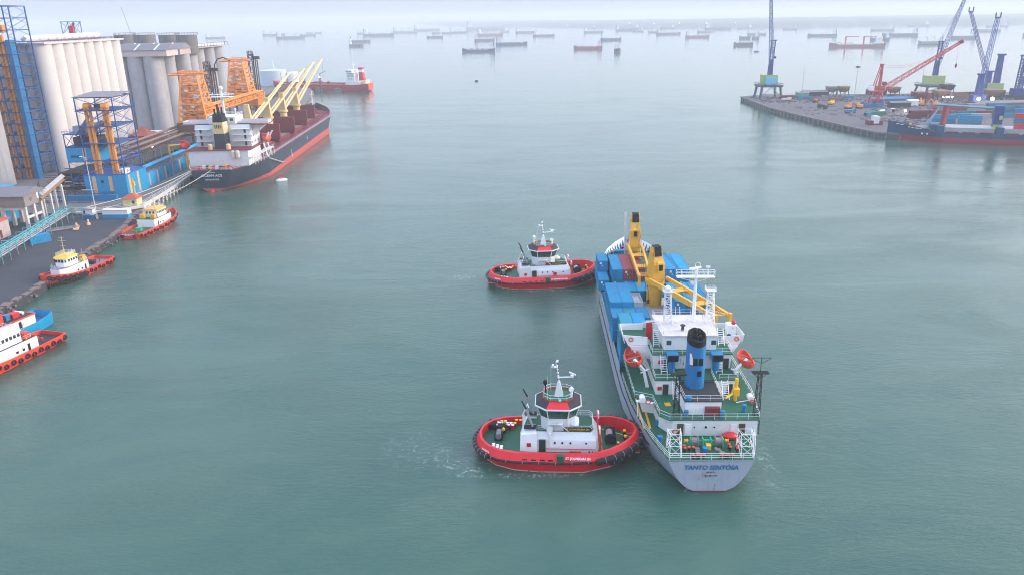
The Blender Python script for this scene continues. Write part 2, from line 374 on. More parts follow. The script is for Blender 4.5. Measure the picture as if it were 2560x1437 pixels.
t.links.new(pv.outputs[0], t.nodes['Material Output'].inputs['Volume'])
hz = MB().box(-16200, 16200, -450, 16200, -3, 104).build('haze', HZ, smooth=False); tag(hz, 'pale sea haze over the harbour', kind='stuff')
# far coast: low wooded plain that recedes to the left
coast = [(-2600, 13500), (-1500, 12500), (-900, 9000), (-500, 7000), (0, 5900), (700, 4500), (1200, 3900), (1700, 3950), (2300, 3780), (3300, 3700), (6000, 3900), (12000, 4200)]
rnd = random.Random(7); vs = []; fs = []; K = 12; pts = []
for (a, b) in zip(coast, coast[1:]):
    n = 26
    for i in range(n): pts.append((a[0] + (b[0] - a[0]) * i / n, a[1] + (b[1] - a[1]) * i / n))
for i, (x, y) in enumerate(pts):
    wob = 30 * math.sin(i * 0.7) + rnd.uniform(-25, 25)
    for k in range(K):
        d = (0, 12, 60, 150, 300, 600, 1000, 1500, 2000, 2600, 3200, 3600)[k]
        h = (-1.0, 0.9, 12, 16, 17, 19, 22, 24, 24, 24, 22, 20)[k] + (rnd.uniform(-5, 6) if k > 1 else 0)
        vs.append((x + d * 0.1, min(15900, y + wob + d), h))
for i in range(len(pts) - 1):
    for k in range(K - 1):
        p = i * K + k; q = p + K; fs.append((p, q, q + 1, p + 1))
land = MB().add(vs, fs).build('wooded_coast', paint('woodland', (0.035, 0.06, 0.04), 0.6, 0, 0.95, scale=0.02, dcol=(0.07, 0.08, 0.06)), smooth=True, ang=60)
tag(land, 'low wooded coast beyond the anchored ships', kind='structure')
# ------------------------------------------------------------ the grey container ship
def window(parent, x, y, z, w, h, axis='x', mat=None, depth=0.06, frame=None):
    """window pane as its own part on a wall; axis = the wall's normal"""
    m = MB()
    if axis == 'x': m.cb((x, y, z), (depth, w, h))
    else: m.cb((x, y, z), (w, depth, h))
    return m.build('window', mat or glass, parent, smooth=False)
def porthole(parent, x, y, z, r, axis='y'):
    a = Vector((x, y, z)); d = Vector((1, 0, 0)) if axis == 'x' else Vector((0, 1, 0))
    return MB().tube(a - d * 0.05, a + d * 0.05, r, 12).build('porthole', glass, parent)
def ladder(parent, p, q, w=0.8, name='stairway', mat=None, axis=(0, 1, 0), n=None):
    p = Vector(p); q = Vector(q); a = Vector(axis) * w / 2; m = MB()
    m.bar(p - a, q - a, 0.09).bar(p + a, q + a, 0.09); n = n or max(3, int((q - p).length / 0.36))
    for i in range(1, n):
        c = p.lerp(q, i / n); m.tube(c - a, c + a, 0.06, 4)
    return m.build(name, mat or white, parent, smooth=False)
def lifering(parent, loc, ax='x', r=0.36):
    return MB().torus(loc, r, 0.09, ax, 12, 5).build('lifebuoy', orange, parent)
def bollard_pair(parent, x, y, z, along='x', r=0.22, h=0.75, gap=0.75, body=None, cap=None):
    o = MB(); c = MB()
    dx, dy = (gap / 2, 0) if along == 'x' else (0, gap / 2)
    for s in (-1, 1):
        o.lathe([(r * 1.05, 0), (r * 0.9, 0.1), (r * 0.9, h)], (x + dx * s, y + dy * s, z), 10)
        c.lathe([(r * 1.25, h + .002), (r * 1.25, h + 0.14), (r * 0.9, h + 0.18)], (x + dx * s, y + dy * s, z), 10)
    b = o.build('bollard', body or black, parent); c.build('bollard_cap', cap or orange, b); return b
ship = thing('container_ship', 'large grey container ship named TANTO SENTOSA with two yellow cranes, white superstructure and blue funnel', 'ship', (29.2, 100.3, 0), R(90 - 1.55))
H1 = Hull(deck=[(0, 6.4), (3, 7.3), (6, 8.1), (10, 8.9), (18, 9.9), (28, 10.3), (84, 10.3), (88, 9.5), (92, 8.2), (96, 6.6), (100, 4.2), (103, 1.7), (104.6, 0.05)],
          wl=[(0, 0.8), (4, 3.6), (9, 6.4), (16, 8.6), (26, 10.0), (36, 10.3), (74, 10.3), (82, 8.6), (90, 5.2), (96, 2.0), (99.5, 0.3), (100.5, 0.05), (104.6, 0.02)],
          zt=[(0, 5.5), (18, 5.6), (84, 5.8), (90, 7.6), (96, 9.0), (104.6, 10.4)],
          e=[(0, 0.36), (10, 0.5), (30, 1), (84, 1), (100, 1.6), (104.6, 1.8)])
zt1 = lambda x: interp(H1.zt, x)
H1.skin(0.22, zt1, 8).build('hull', hullgrey, ship)
H1.skin(-1.2, 0.22, 2).build('boot_topping', bootred, ship)
H1.plate(5.38, None, 84).build('main_deck', green, ship, smooth=False)
H1.plate(8.3, 84, 103).build('forecastle_deck', green, ship, smooth=False)
MB().yprism([(-8.2, 5.3), (8.2, 5.3), (9, 8.2), (-9, 8.2)], 83.9, 84.1).build('forecastle_bulkhead', hullgrey, ship)
# bulwark amidships and round the bow, white inside with stays
H1.strip(lambda x: zt1(x) - 0.1, lambda x: zt1(x) + 0.75, 0, 0.0, 0.12, 31, 84).build('bulwark', hullgrey, ship)
H1.strip(8.4, lambda x: zt1(x) + 1.0, 0, 0.06, 0.1, 84, 104.2).build('bow_bulwark', blue, ship)
H1.strip(8.45, lambda x: zt1(x) + 0.92, 0, -0.05, 0.05, 85, 103.4).build('bulwark_lining', white, ship)
st = MB()
for x in range(86, 103):
    for s in (-1, 1):
        y = H1.b(x, 9) - 0.2; MB().yprism([(s * y, 8.4), (s * (y - 0.7), 8.4), (s * y, zt1(x) + 0.8)], x, x + 0.06).build('bulwark_stay', blue, ship, smooth=False)
H1.strip(3.3, 3.6, 0, 0.12, 0.2, 8, 98).build('rubbing_strake', darks, ship)
r = MB()
for s in (-1, 1): r.rail([p for p in H1.edge(5.5, s, 0, 31, 0.15)], 1.05, 0.035, 1.5, 3, 3)
r.rail([(0.15, -6.2, 5.5), (0.15, 6.2, 5.5)], 1.05, 0.035, 1.5, 3, 3)
r.build('railing', white, ship, smooth=False)
text('ship_name', 'TANTO SENTOSA', 0.95, (-0.10, 0.0, 4.25), (R(90), 0, R(-90)), blue, ship, sx=1.05, bold=0.028, shear=0.15)
text('home_port', 'JAKARTA', 0.34, (-0.08, 0.0, 3.45), (R(90), 0, R(-90)), darks, ship)
text('ship_number', 'IMO 8817479', 0.34, (-0.08, 0.0, 2.85), (R(90), 0, R(-90)), darks, ship)
# ---- superstructure: poop house, boat deck, accommodation, wheelhouse
d1 = MB().prism([(7.3, -8.6), (7.3, 4.6), (10.3, 6.3), (14.6, 6.4), (15.2, 8.2), (32, 8.3), (32, -9.2), (10.2, -9.0)], 5.4, 8.1).build('poop_house', white, ship, smooth=False)
MB().prism([(7.2, -8.9), (7.2, 5.2), (8.6, 6.6), (13.8, 6.9), (15.0, 9.7), (30.5, 9.9), (32.2, 9.9), (32.2, -9.9), (16, -9.9), (9, -9.1)], 8.1, 8.25).build('boat_deck', green, ship, smooth=False)
MB().prism([(15.9, -7.3), (15.9, 6.0), (31.5, 6.2), (31.5, -7.3)], 8.25, 10.8).build('accommodation', white, ship, smooth=False)
MB().prism([(15.7, -7.5), (15.7, 6.3), (31.6, 6.4), (31.6, -7.5)], 10.8, 10.95).build('upper_deck', green, ship, smooth=False)
MB().prism([(20.2, -7.2), (20.2, 5.9), (31.4, 6.0), (31.4, -7.2)], 10.95, 13.5).build('upper_house', white, ship, smooth=False)
MB().prism([(20.0, -7.4), (20.0, 6.2), (24.4, 6.3), (26.0, 10.4), (31.2, 10.4), (32.0, 6.4), (32.0, -7.4), (30.6, -10.6), (26.0, -10.6), (24.4, -7.4)], 13.5, 13.65).build('bridge_deck', green, ship, smooth=False)
wh = MB().prism([(21.9, -5.0), (21.9, 3.9), (31.2, 4.3), (31.2, -5.4)], 13.65, 16.2).build('wheelhouse', white, ship, smooth=False)
MB().prism([(21.6, -5.2), (21.6, 4.3), (31.5, 4.7), (31.5, -5.8)], 16.2, 16.4).build('monkey_island', paint('stained_top', (208, 200, 202), 0.6, 0.3, 0.8, scale=0.6), ship, smooth=False)
for y in (3.1, -4.5): window(ship, 21.86, y, 15.0, 0.8, 0.8, 'x', glassg)
for i in range(8): window(ship, 31.24, -4.4 + i * 1.15, 15.2, 0.9, 0.9, 'x', glassg)
for y0 in (6.0, -7.24):
    pass
for lev, zz in ((15.87, 9.9), (20.17, 12.6)):
    for y in ((4.4, -6.2) if lev < 16 else (3.6, -6.4)):
        MB().cb((lev, y, zz - 0.75), (0.08, 0.95, 1.9)).build('door', paint('dark_doorway', (52, 56, 54), 0.2, 0, 0.8), ship, smooth=False)
for y in (3.4, -6.2):
    MB().cb((7.26, y, 6.5), (0.1, 1.0, 2.0)).build('doorway', paint('brown_doorway', (84, 68, 44), 0.4, 0.3, 0.8), ship, smooth=False)
    MB().cb((7.18, y - 1.25 if y > 0 else y + 1.25, 6.5), (0.1, 1.05, 1.95)).build('open_door', white, ship, smooth=False)
for y, rr in ((1.2, .12), (-0.6, .2), (-1.9, .13), (2.0, .14)): porthole(ship, 7.27, y, 6.9, rr, 'x')
for x, y, z in ((20.1, 4.7, 12.2), (15.82, 5.4, 9.4)): MB().cb((x, y, z), (0.3, 0.7, 0.6)).build('fire_hose_box', redp, ship, smooth=False)
# wing bulwarks of the bridge, with lifebuoys
for s, lab in ((1, None), (-1, None)):
    w = MB()
    w.add([(24.4, s * 6.3, 13.5), (25.0, s * 9.6, 13.1), (25.1, s * 10.6, 15.1), (24.4, s * 6.4, 15.0), (24.52, s * 6.3, 13.5), (25.12, s * 9.6, 13.1), (25.22, s * 10.6, 15.1), (24.52, s * 6.4, 15.0)],
          [(0, 1, 2, 3), (7, 6, 5, 4), (0, 4, 5, 1), (1, 5, 6, 2), (2, 6, 7, 3), (3, 7, 4, 0)])
    w.add([(25.2, s * 10.3, 13.5), (31.0, s * 10.3, 13.5), (31.0, s * 10.5, 14.8), (25.2, s * 10.6, 15.1), (25.2, s * 10.2, 13.5), (31.0, s * 10.2, 13.5), (31.0, s * 10.4, 14.8), (25.2, s * 10.5, 15.1)],
          [(0, 1, 2, 3), (7, 6, 5, 4), (0, 4, 5, 1), (1, 5, 6, 2), (2, 6, 7, 3), (3, 7, 4, 0)])
    w.cb((31.1, s * 8.4, 14.2), (0.12, 4.2, 1.3)); w.build('wing_bulwark', white, ship, smooth=False)
    lifering(ship, (24.75, s * 9.2, 14.4), 'x')
    sp = MB().add([(24.3, s * 5.9, 8.3), (24.3, s * 9.4, 13.3), (24.3, s * 5.9, 13.4), (24.5, s * 5.9, 8.3), (24.5, s * 9.4, 13.3), (24.5, s * 5.9, 13.4)], [(0, 1, 2), (5, 4, 3), (0, 3, 4, 1), (1, 4, 5, 2), (2, 5, 3, 0)])
    sp.build('wing_support', white, ship, smooth=False)
# forward bulwark band and green screens on the bridge front
MB().cb((31.9, 0, 14.3), (0.1, 12.5, 1.2)).build('bridge_front_screen', white, ship, smooth=False)
MB().cb((26.5, 5.9, 15.2), (0.5, 1.0, 3.4)).build('red_locker', redp, ship, smooth=False)
MB().cb((26.5, 5.3, 17.0), (0.1, 2.4, 0.55)).build('sign_board', white, ship, smooth=False)
for k in range(5): MB().cb((26.43, 5.75 - k * .2, 17.0), (.03, .11, .12 + .1 * (k % 2))).build('sign_lettering', redp, ship, smooth=False)
MB().box(25.6, 27.4, -9.2, -7.7, 13.65, 16.6).build('deck_locker', white, ship, smooth=False)
MB().ball((26.2, -8.8, 16.9), 0.42).ball((26.5, -9.0, 16.85), 0.3).build('red_cover', redp, ship)
MB().tube((25.5, -8.0, 14.6), (25.6, -8.0, 14.6), 0.42, 14).build('locker_fan', darks, ship)
MB().tube((25.9, -8.6, 14.0), (25.9, -8.6, 15.7), 0.28, 8).build('grey_bottle', darks, ship)
# railings of the upper decks
rr = MB()
rr.rail([(7.3, 5.1, 8.25), (7.3, -8.8, 8.25)], 1.0, .035, 1.6)
rr.rail([(7.3, 5.1, 8.25), (8.7, 6.5, 8.25), (13.8, 6.8, 8.25), (15.1, 9.6, 8.25), (30, 9.8, 8.25)], 1.0, .035, 1.6)
rr.rail([(7.3, -8.8, 8.25), (9, -9.0, 8.25), (16, -9.8, 8.25), (30, -9.8, 8.25)], 1.0, .035, 1.6)
for a, b in (((15.8, 6.2), (15.8, 2.2)), ((15.8, -4.3), (15.8, -7.4)), ((15.8, 6.2), (20, 6.3)), ((15.8, -7.4), (20, -7.4))): rr.rail([(*a, 10.95), (*b, 10.95)], 1.0, .035, 1.5)
rr.rail([(20.1, 6.1, 13.65), (20.1, -7.3, 13.65)], 1.0, .035, 1.6); rr.rail([(20.1, 6.1, 13.65), (24.3, 6.2, 13.65)], 1.0, .035, 1.6); rr.rail([(20.1, -7.3, 13.65), (24.3, -7.3, 13.65)], 1.0, .035, 1.6)
rr.rail([(21.7, -5.1, 16.4), (21.7, 4.2, 16.4), (31.4, 4.6, 16.4), (31.4, -5.7, 16.4)], 1.0, .03, 1.6, closed=True)
rr.build('deck_railing', white, ship, smooth=False)
for p, q in (((18.2, 4.3, 10.95), (20.0, 4.3, 13.6)), ((18.2, -4.9, 10.95), (20.0, -4.9, 13.6)), ((13.9, 2.9, 8.3), (15.7, 2.9, 10.9)), ((13.7, -5.2, 8.3), (15.7, -5.2, 10.9)), ((23.2, 5.0, 13.7), (25.0, 4.9, 16.4)), ((23.6, -6.3, 13.7), (25.0, -6.2, 16.4))): ladder(ship, p, q, 1.0)
# funnel casing and funnel
MB().prism([(8.9, -3.2), (8.9, 2.5), (18.6, 2.9), (18.6, -3.6)], 8.25, 10.5).build('funnel_casing', white, ship, smooth=False)
MB().prism([(8.75, -3.35), (8.75, 2.65), (18.8, 3.0), (18.8, -3.75)], 10.5, 10.64).build('casing_top', darks, ship, smooth=False)
MB().rail([(18.6, 2.8, 10.64), (8.85, 2.6, 10.64), (8.85, -3.3, 10.64), (18.6, -3.6, 10.64)], 1.0, .035, 1.5).build('casing_railing', white, ship, smooth=False)
fx, fy = 14.7, 0.0
fn = MB(); n = 28; vs = []
for z, k in ((10.64, 1.0), (12, 1.0), (15, 0.985), (18.4, 0.97)):
    for i in range(n):
        t = 2 * math.pi * i / n; vs.append((fx + 1.95 * k * math.cos(t) + (z - 10.6) * 0.03, fy + 1.55 * k * math.sin(t), z + (0.5 * math.cos(t) if z > 18 else 0)))
fn.add(vs, [(j * n + i, j * n + (i + 1) % n, (j + 1) * n + (i + 1) % n, (j + 1) * n + i) for j in range(3) for i in range(n)])
fun = fn.build('funnel', paint('funnel_blue', (8, 116, 178), 0.35, 0.0, 0.45, dcol=(0.10, 0.22, 0.34), scale=0.2), ship)
sc_ = MB(); vs = []
rnd = random.Random(3)
for z, k in ((18.35, 1.0), (19.3, 0.97), (19.45, 0.80), (18.9, 0.6)):
    for i in range(n):
        t = 2 * math.pi * i / n; vs.append((fx + .24 + 1.93 * k * math.cos(t), fy + 1.53 * k * math.sin(t), z + 0.5 * math.cos(t) + (rnd.uniform(-.12, .12) if k < 1 else 0)))
sc_.add(vs, [(j * n + i, j * n + (i + 1) % n, (j + 1) * n + (i + 1) % n, (j + 1) * n + i) for j in range(3) for i in range(n)] + [tuple(range(3 * n, 4 * n))])
sc_.build('funnel_top', soot, fun)
MB().tube((14.9, .2, 19), (14.9, .2, 20.3), .28, 10).tube((15.4, -.5, 19), (15.3, -.5, 19.8), .2, 8).tube((14.3, -.4, 18.8), (14.2, -.4, 19.6), .2, 8).build('exhaust_pipe', soot, fun)
for y, z in ((-0.45, 15.4), (0.42, 15.4), (-0.3, 13.4)):
    MB().cb((fx - 1.93 + (z - 10.6) * .03 + abs(y) * .12, y, z), (0.14, 0.72, 1.2 if z > 14 else 0.9)).build('funnel_louvre', soot, fun, smooth=False)
def arc_pt(t, z, off=0.05): return (fx + (1.95 * .98 + off) * math.cos(t) + (z - 10.6) * .03, fy + (1.55 * .98 + off) * math.sin(t), z)
fl = MB(); T0, T1 = R(128), R(160)
a = [(T0, 16.9), (T0 + .22, 16.9), (T1 + .05, 14.7), (T0 + .04, 14.7)]
for (o_, mt, nm, inset) in ((0.03, redp, 'funnel_mark_border', 0.0), (0.07, cleanwhite, 'funnel_mark', 0.07)):
    pts = []; cen = (sum(p[0] for p in a) / 4, sum(p[1] for p in a) / 4)
    for (t1, z1), (t2, z2) in zip(a, a[1:] + a[:1]):
        for q in (0, .33, .66): pts.append((t1 + (t2 - t1) * q, z1 + (z2 - z1) * q))
    pts = [(t + (cen[0] - t) * inset * 2, z + (cen[1] - z) * inset * 2) for t, z in pts]
    f_ = MB(); f_.add([arc_pt(t, z, o_) for t, z in pts] + [arc_pt(t, z, o_ + .02) for t, z in pts] + [arc_pt(*cen, o_ + .03)], [(12 + i, 12 + (i + 1) % 12, 24) for i in range(12)] + [(i, (i + 1) % 12, 12 + (i + 1) % 12, 12 + i) for i in range(12)])
    f_.build(nm, mt, fun)
# ventilator cowls beside the funnel
for y in (3.0, -4.4):
    v = MB().tube((19.0, y, 10.95), (19.0, y, 13.4), 0.62, 12).build('ventilator', blue, ship)
    MB().box(18.0, 19.9, y - 0.95, y + 0.95, 13.4, 14.4).build('ventilator_cowl', blue, v, smooth=False)
    MB().cb((17.97, y, 13.75), (0.06, 1.7, 1.05)).build('cowl_mouth', soot, v, smooth=False)
for x, y, z, r_, h_ in ((8.3, 2.4, 8.25, .38, 1.0), (8.0, -3.2, 8.25, .38, 1.1), (9.8, -7.0, 8.25, .38, 1.2), (9.3, 2.0, 10.64, .6, .6), (2.6, 0.4, 5.38, .5, .7), (5.0, 6.9, 5.38, .42, 1.3), (10.5, 6.4, 5.4, .3, 1.0)):
    MB().lathe([(r_ * .8, 0), (r_ * .8, h_ * .6), (r_, h_ * .62), (r_, h_), (r_ * .3, h_ + .08)], (x, y, z), 14).build('mushroom_vent', blue, ship)
MB().box(8.2, 9.0, -2.9, -0.6, 8.25, 9.7).build('red_reefer_unit', maroon, ship, smooth=False)
MB().cb((12.2, 4.6, 8.32), (1.1, 0.9, 0.12), .1).build('yellow_hatch', wyellow, ship, smooth=False)
# ---- lifeboats with davits
def lifeboat():
    t = thing('lifeboat', 'open orange lifeboat in davits on the port side of the container ship', 'lifeboat')
    n = 18; k = 8; vs = []; fs = []
    def prof(u): return max(0.02, (1 - abs(2 * u - 1) ** 2.4)) ** 0.75
    for i in range(n + 1):
        u = i / n; w = 1.3 * prof(u); x = -3.7 + 7.4 * u; sh = 0.55 * (2 * u - 1) ** 2
        for j in range(k + 1):
            a_ = math.pi * j / k; vs.append((x, w * math.cos(a_), 1.15 + sh - (1.15 + 0.35 * sh) * math.sin(a_) ** 0.8 * (0.45 + .55 * prof(u))))
    for i in range(n):
        for j in range(k): p = i * (k + 1) + j; fs.append((p, p + 1, p + k + 2, p + k + 1))
    # thickness and inner skin
    o = len(vs); iv = []
    for x, y, z in vs: iv.append((x * 0.95, y * 0.86, z * 0.9 + 0.14))
    m = MB().add(vs + iv, fs + [tuple(q + o for q in f[::-1]) for f in fs] + [(i * (k + 1), (i + 1) * (k + 1), o + (i + 1) * (k + 1), o + i * (k + 1)) for i in range(n)] + [(o + i * (k + 1) + k, o + (i + 1) * (k + 1) + k, (i + 1) * (k + 1) + k, i * (k + 1) + k) for i in range(n)])
    m.build('boat_hull', orange, t)
    MB().box(-1.4, 1.2, -.62, .62, .5, 1.0).build('engine_box', paint('boat_brown', (120, 50, 44), .5), t, smooth=False)
    for x in (-2.2, 0.1, 2.1): MB().box(x - .2, x + .2, -1.0, 1.0, .98, 1.06).build('thwart', paint('thwart_orange', (190, 84, 60), .4), t, smooth=False)
    return t
lb = lifeboat(); lb.parent = None
def ship_w(x, y, z):
    a = R(90 - 1.55); return (29.2 + x * math.cos(a) - y * math.sin(a), 100.3 + x * math.sin(a) + y * math.cos(a), z)
SH = R(90 - 1.55)
lb.location = ship_w(21.9, 8.75, 11.0); lb.rotation_euler = (R(-14), R(6), SH + R(4)); lb['group'] = 'lifeboats of the container ship'; lb.scale = (1.12, 1.12, 1.12)
lb2 = dup(lb, ship_w(20.6, -9.5, 11.2), label='open orange lifeboat on the starboard side of the container ship, beside the black lattice mast', group='lifeboats of the container ship'); lb2.rotation_euler = (R(16), R(8), SH - R(7))
for s in (1, -1):
    for x in (18.6, 25.2):
        dv = MB(); y0 = 7.1 * s
        dv.xprism([(0, 0)] * 0 or [(x - .22, 8.3), (x + .22, 8.3), (x + .22, 11), (x - .22, 11)], y0 - .2, y0 + .2) if False else None
        dv.add([(x - .2, s * 6.7, 8.3), (x + .2, s * 6.7, 8.3), (x + .2, s * 7.3, 8.3), (x - .2, s * 7.3, 8.3), (x - .16, s * 7.5, 11.6), (x + .16, s * 7.5, 11.6), (x + .16, s * 7.95, 11.4), (x - .16, s * 7.95, 11.4)],
               [(0, 3, 2, 1), (4, 5, 6, 7), (0, 1, 5, 4), (1, 2, 6, 5), (2, 3, 7, 6), (3, 0, 4, 7)])
        dv.bar((x, s * 7.6, 11.3), (x, s * 9.4, 13.4), 0.4); dv.bar((x, s * 6.9, 11.6), (x, s * 8.2, 10.9), 0.22)
        dv.tube((x, s * 9.3, 13.3), (x, s * 8.9, 12.0), .04, 4)
        dv.build('davit', white, ship, smooth=False)
# yellow provision crane on starboard quarter
pc = MB().tube((13.6, -6.6, 8.25), (13.6, -6.6, 12.2), 0.28, 10).cb((13.3, -6.6, 10.0), (.9, .9, 1.2)).build('provision_crane', wyellow, ship)
MB().bar((13.4, -6.5, 9.9), (12.0, -4.6, 9.5), 0.32).bar((13.6, -6.6, 12.1), (12.8, -5.6, 9.8), .12).build('crane_jib', wyellow, pc, smooth=False)
# rafts, drums and lifebuoys along the boat deck
for x, y in ((13.0, 8.6), (13.2, -8.9)):
    MB().tube((x - .7, y, 9.0), (x + .7, y, 9.0), .48, 12).build('raft_canister', cleanwhite, ship)
for x, y, z in ((12.0, 7.8, 8.9), (13.0, -9.2, 8.8), (12.2, -9.0, 8.7), (7.2, 4.2, 6.2)): lifering(ship, (x, y, z), 'x')
for s in (1, -1):
    MB().bar((13.9, s * 9.5, 8.1), (12.9, s * 6.6, 8.1), .35).bar((13.5, s * 9.3, 8.1), (13.5, s * 9.2, 5.5), .16).build('deck_bracket', white, ship, smooth=False)
for y0, y1, zz in ((7.6, 7.75, 5.4), (8.6, 8.72, 5.4)):
    MB().box(9.5, 30, y0 - .1, y1 + .1, 5.42, 5.46).build('yellow_walkway_line', wyellow, ship, smooth=False)
# stern mooring deck
def winch(x, y0, y1):
    w = MB()
    for y in (y0 + .1, (y0 + y1) / 2 + .6, (y0 + y1) / 2 - .6, y1 - .1): w.yprism([(0, 0)] * 0 or [(y - .08, 5.4), (y + .08, 5.4), (y + .08, 6.9), (y - .08, 6.9)], x - .55, x + .35)
    w.tube((x, y0 - .6, 6.4), (x, y1 + .6, 6.4), .13, 8); w.cb((x + .1, (y0 + y1) / 2, 6.3), (.4, 1.2, .4))
    b = w.build('mooring_winch', wgreen, ship)
    for y in (y0 + .75, y1 - .75): MB().lathe([(.75, -.5), (.75, -.44), (.48, -.42), (.48, .42), (.75, .44), (.75, .5)], (x, y, 6.4), 16, 'y').build('rope_drum', rope, b)
    for y in (y0 - .55, y1 + .55): MB().lathe([(.32, -.25), (.2, -.1), (.2, .1), (.32, .25)], (x, y, 6.4), 12, 'y').build('warping_head', wyellow, b)
winch(4.1, -2.6, 2.5)
MB().cb((3.3, -.2, 5.8), (.8, .7, .8)).build('winch_motor', wyellow, ship, smooth=False)
for x, y, a_ in ((.75, 2.3, 'y'), (.75, 1.4, 'y'), (.75, -1.9, 'y'), (.75, -2.9, 'y'), (2.9, 3.5, 'x'), (2.8, 2.5, 'y'), (3.2, -3.4, 'x'), (4.6, -5.0, 'x'), (2.8, -4.4, 'x')): bollard_pair(ship, x, y, 5.38, a_, .2, .6, .7)
MB().lathe([(.4, 0), (.75, .2), (.8, .6), (.5, .95), (.1, 1.0)], (6.4, -4.2, 5.38), 12, sy=1.6).build('red_tarpaulin', redp, ship)
rp = MB(); rnd = random.Random(5)
for (x0, y0, x1, y1) in ((3.4, 1.5, 1.0, 1.7), (3.3, -1.4, 1.0, -2.4)):
    for k_ in range(26):
        u = rnd.random(); c = (x0 + (x1 - x0) * u, y0 + (y1 - y0) * u, 5.42 + rnd.random() * .25); rp.torus(c, rnd.uniform(.18, .34), .045, Matrix.Rotation(rnd.uniform(-.5, .5), 3, 'X') @ Matrix.Rotation(rnd.uniform(-.5, .5), 3, 'Y'), 9, 4)
ro = rp.build('mooring_rope_heap', rope, ship); ro['kind'] = 'stuff'
# white lattice gantries on the quarters, black lattice masts
for s, y0, y1 in ((1, 4.3, 6.0), (-1, -4.6, -6.4)):
    g = MB(); c = [(1.0, y0), (1.0, y1), (3.6, y0 * .97), (3.6, y1 * 1.02)]
    for x, y in c: g.bar((x, y, 5.4), (x * .6 + 1.2, y * .98 + s * .1, 9.0), .075)
    for a_, b_ in ((0, 1), (0, 2), (1, 3), (2, 3)):
        for z0, z1 in ((5.4, 7.0), (7.0, 8.8)):
            p, q = c[a_], c[b_]; f = lambda c_, z: (c_[0] * (1 - (z - 5.4) / 3.6 * .4) + 1.2 * (z - 5.4) / 3.6, c_[1], z)
            g.bar(f(p, z0), f(q, z1), .045); g.bar(f(q, z0), f(p, z1), .045); g.bar(f(p, z1), f(q, z1), .06)
    g.build('quarter_gantry', white, ship, smooth=False)
for y, zt_, x in ((3.9, 15.4, 8.6), (-8.6, 15.7, 8.4)):
    mm = MB().lattice((x, y, 5.4), (x, y, zt_), 1.0, .5, .055, 14, .03)
    mm.box(x - .55, x + .55, y - 1.25, y + 1.25, zt_, zt_ + .12).bar((x, y - 1.2, zt_), (x, y, zt_ - 1.1), .06).bar((x, y + 1.2, zt_), (x, y, zt_ - 1.1), .06)
    if y < 0: mm.tube((x, y, zt_), (x, y, zt_ + 2.6), .05, 5).tube((x, y - 1.5, 18.2), (x, y + 1.5, 18.2), .05, 4).path([(x, y - 1.5, 18.2), (x, y - 1.3, 18.0), (x, y, 17.3), (x, y + 1.3, 18.0), (x, y + 1.5, 18.2)], .04, 4)
    mm.build('lattice_mast', soot, ship, smooth=False)
# radar mast and signal towers on top of the wheelhouse
mt = MB().tube((28.3, -2.2, 16.3), (28.3, -2.2, 25.2), .36, 10, .24).build('radar_mast', white, ship)
y0, y1, zz, xx = -5.4, 1.2, 24.6, 28.3
pm = MB().box(xx - .6, xx + .6, y0, y1, zz, zz + .1).rail([(xx - .6, y0, zz + .1), (xx + .6, y0, zz + .1), (xx + .6, y1, zz + .1), (xx - .6, y1, zz + .1)], 1.0, .04, .9, closed=True)
for yy in (y0, y1): pm.bar((xx, yy, zz), (xx, -2.2, zz - .9), .09)
pm.build('mast_platform', white, mt, smooth=False)
MB().cb((28.0, -1.9, 26.3), (.35, 2.4, .3), R(25)).tube((28.2, -2.2, 24.7), (28.2, -2.2, 26.2), .3, 8).build('radar_scanner', cleanwhite, mt, smooth=False)
MB().torus((28.3, -2.4, 26.8), .45, .04, 'x', 14, 4).tube((28.3, -2.4, 25.2), (28.3, -2.4, 26.4), .05, 5).build('direction_finder', white, mt)
MB().tube((28.3, -4.2, 24.7), (28.3, -4.2, 26.3), .05, 5).cb((28.3, -4.2, 26.4), (.3, .7, .3)).build('wind_gauge', white, mt, smooth=False)
MB().lathe([(.05, -.35), (.42, .35)], (28.0, -1.6, 23.4), 10).build('loudhailer', white, mt)
sl_ = MB()
for yy in (-5.2, -4.4, .6): sl_.tube((28.3, yy, 24.6), (28.5, -2.5 + yy * .3, 16.6), .02, 3)
sl_.tube((28.6, -2.4, 24.4), (62, -3, 13), .025, 3).tube((28.6, -2.0, 24.0), (62, -5, 12.8), .025, 3).build('rigging', darks, mt, smooth=False)
for y, xx in ((2.5, 27.2), (-5.0, 27.6)):
    tw = MB().lattice((xx, y, 16.3), (xx, y + .25, 22.4), 1.35, .95, .075, 7, .05).box(xx - .8, xx + .8, y - .6, y + 1.1, 22.4, 22.5).rail([(xx - .8, y - .6, 22.5), (xx - .8, y + 1.1, 22.5), (xx + .8, y + 1.1, 22.5), (xx + .8, y - .6, 22.5)], .5, .035, 1, closed=True).build('signal_tower', white, ship, smooth=False)
    if y > 0: MB().ball((xx, y + .25, 23.0), .55, 12, .9).tube((xx, y + .25, 22.4), (xx, y + .25, 22.8), .2, 8).build('satellite_dome', cleanwhite, tw)
MB().tube((23.9, 0.5, 16.4), (23.9, 0.5, 17.3), .3, 10, .2).lathe([(.45, 0), (.45, .15)], (23.9, .5, 17.3), 10).build('compass_stand', darks, ship)
for y in (-.2, .5, 2.2): MB().tube((31, y, 16.4), (31, y, 18.1), .05, 4).build('whip_aerial', white, ship)
# hatch covers and cargo deck
for x0, x1 in ((33.5, 46.5), (49, 66.0), (70, 84)):
    k = MB()
    for y0 in (-8.9, -4.4, 0.05, 4.5): k.box(x0, x1, y0, y0 + 4.4, 5.38, 7.15)
    k.build('hatch_cover', concg, ship, smooth=False)
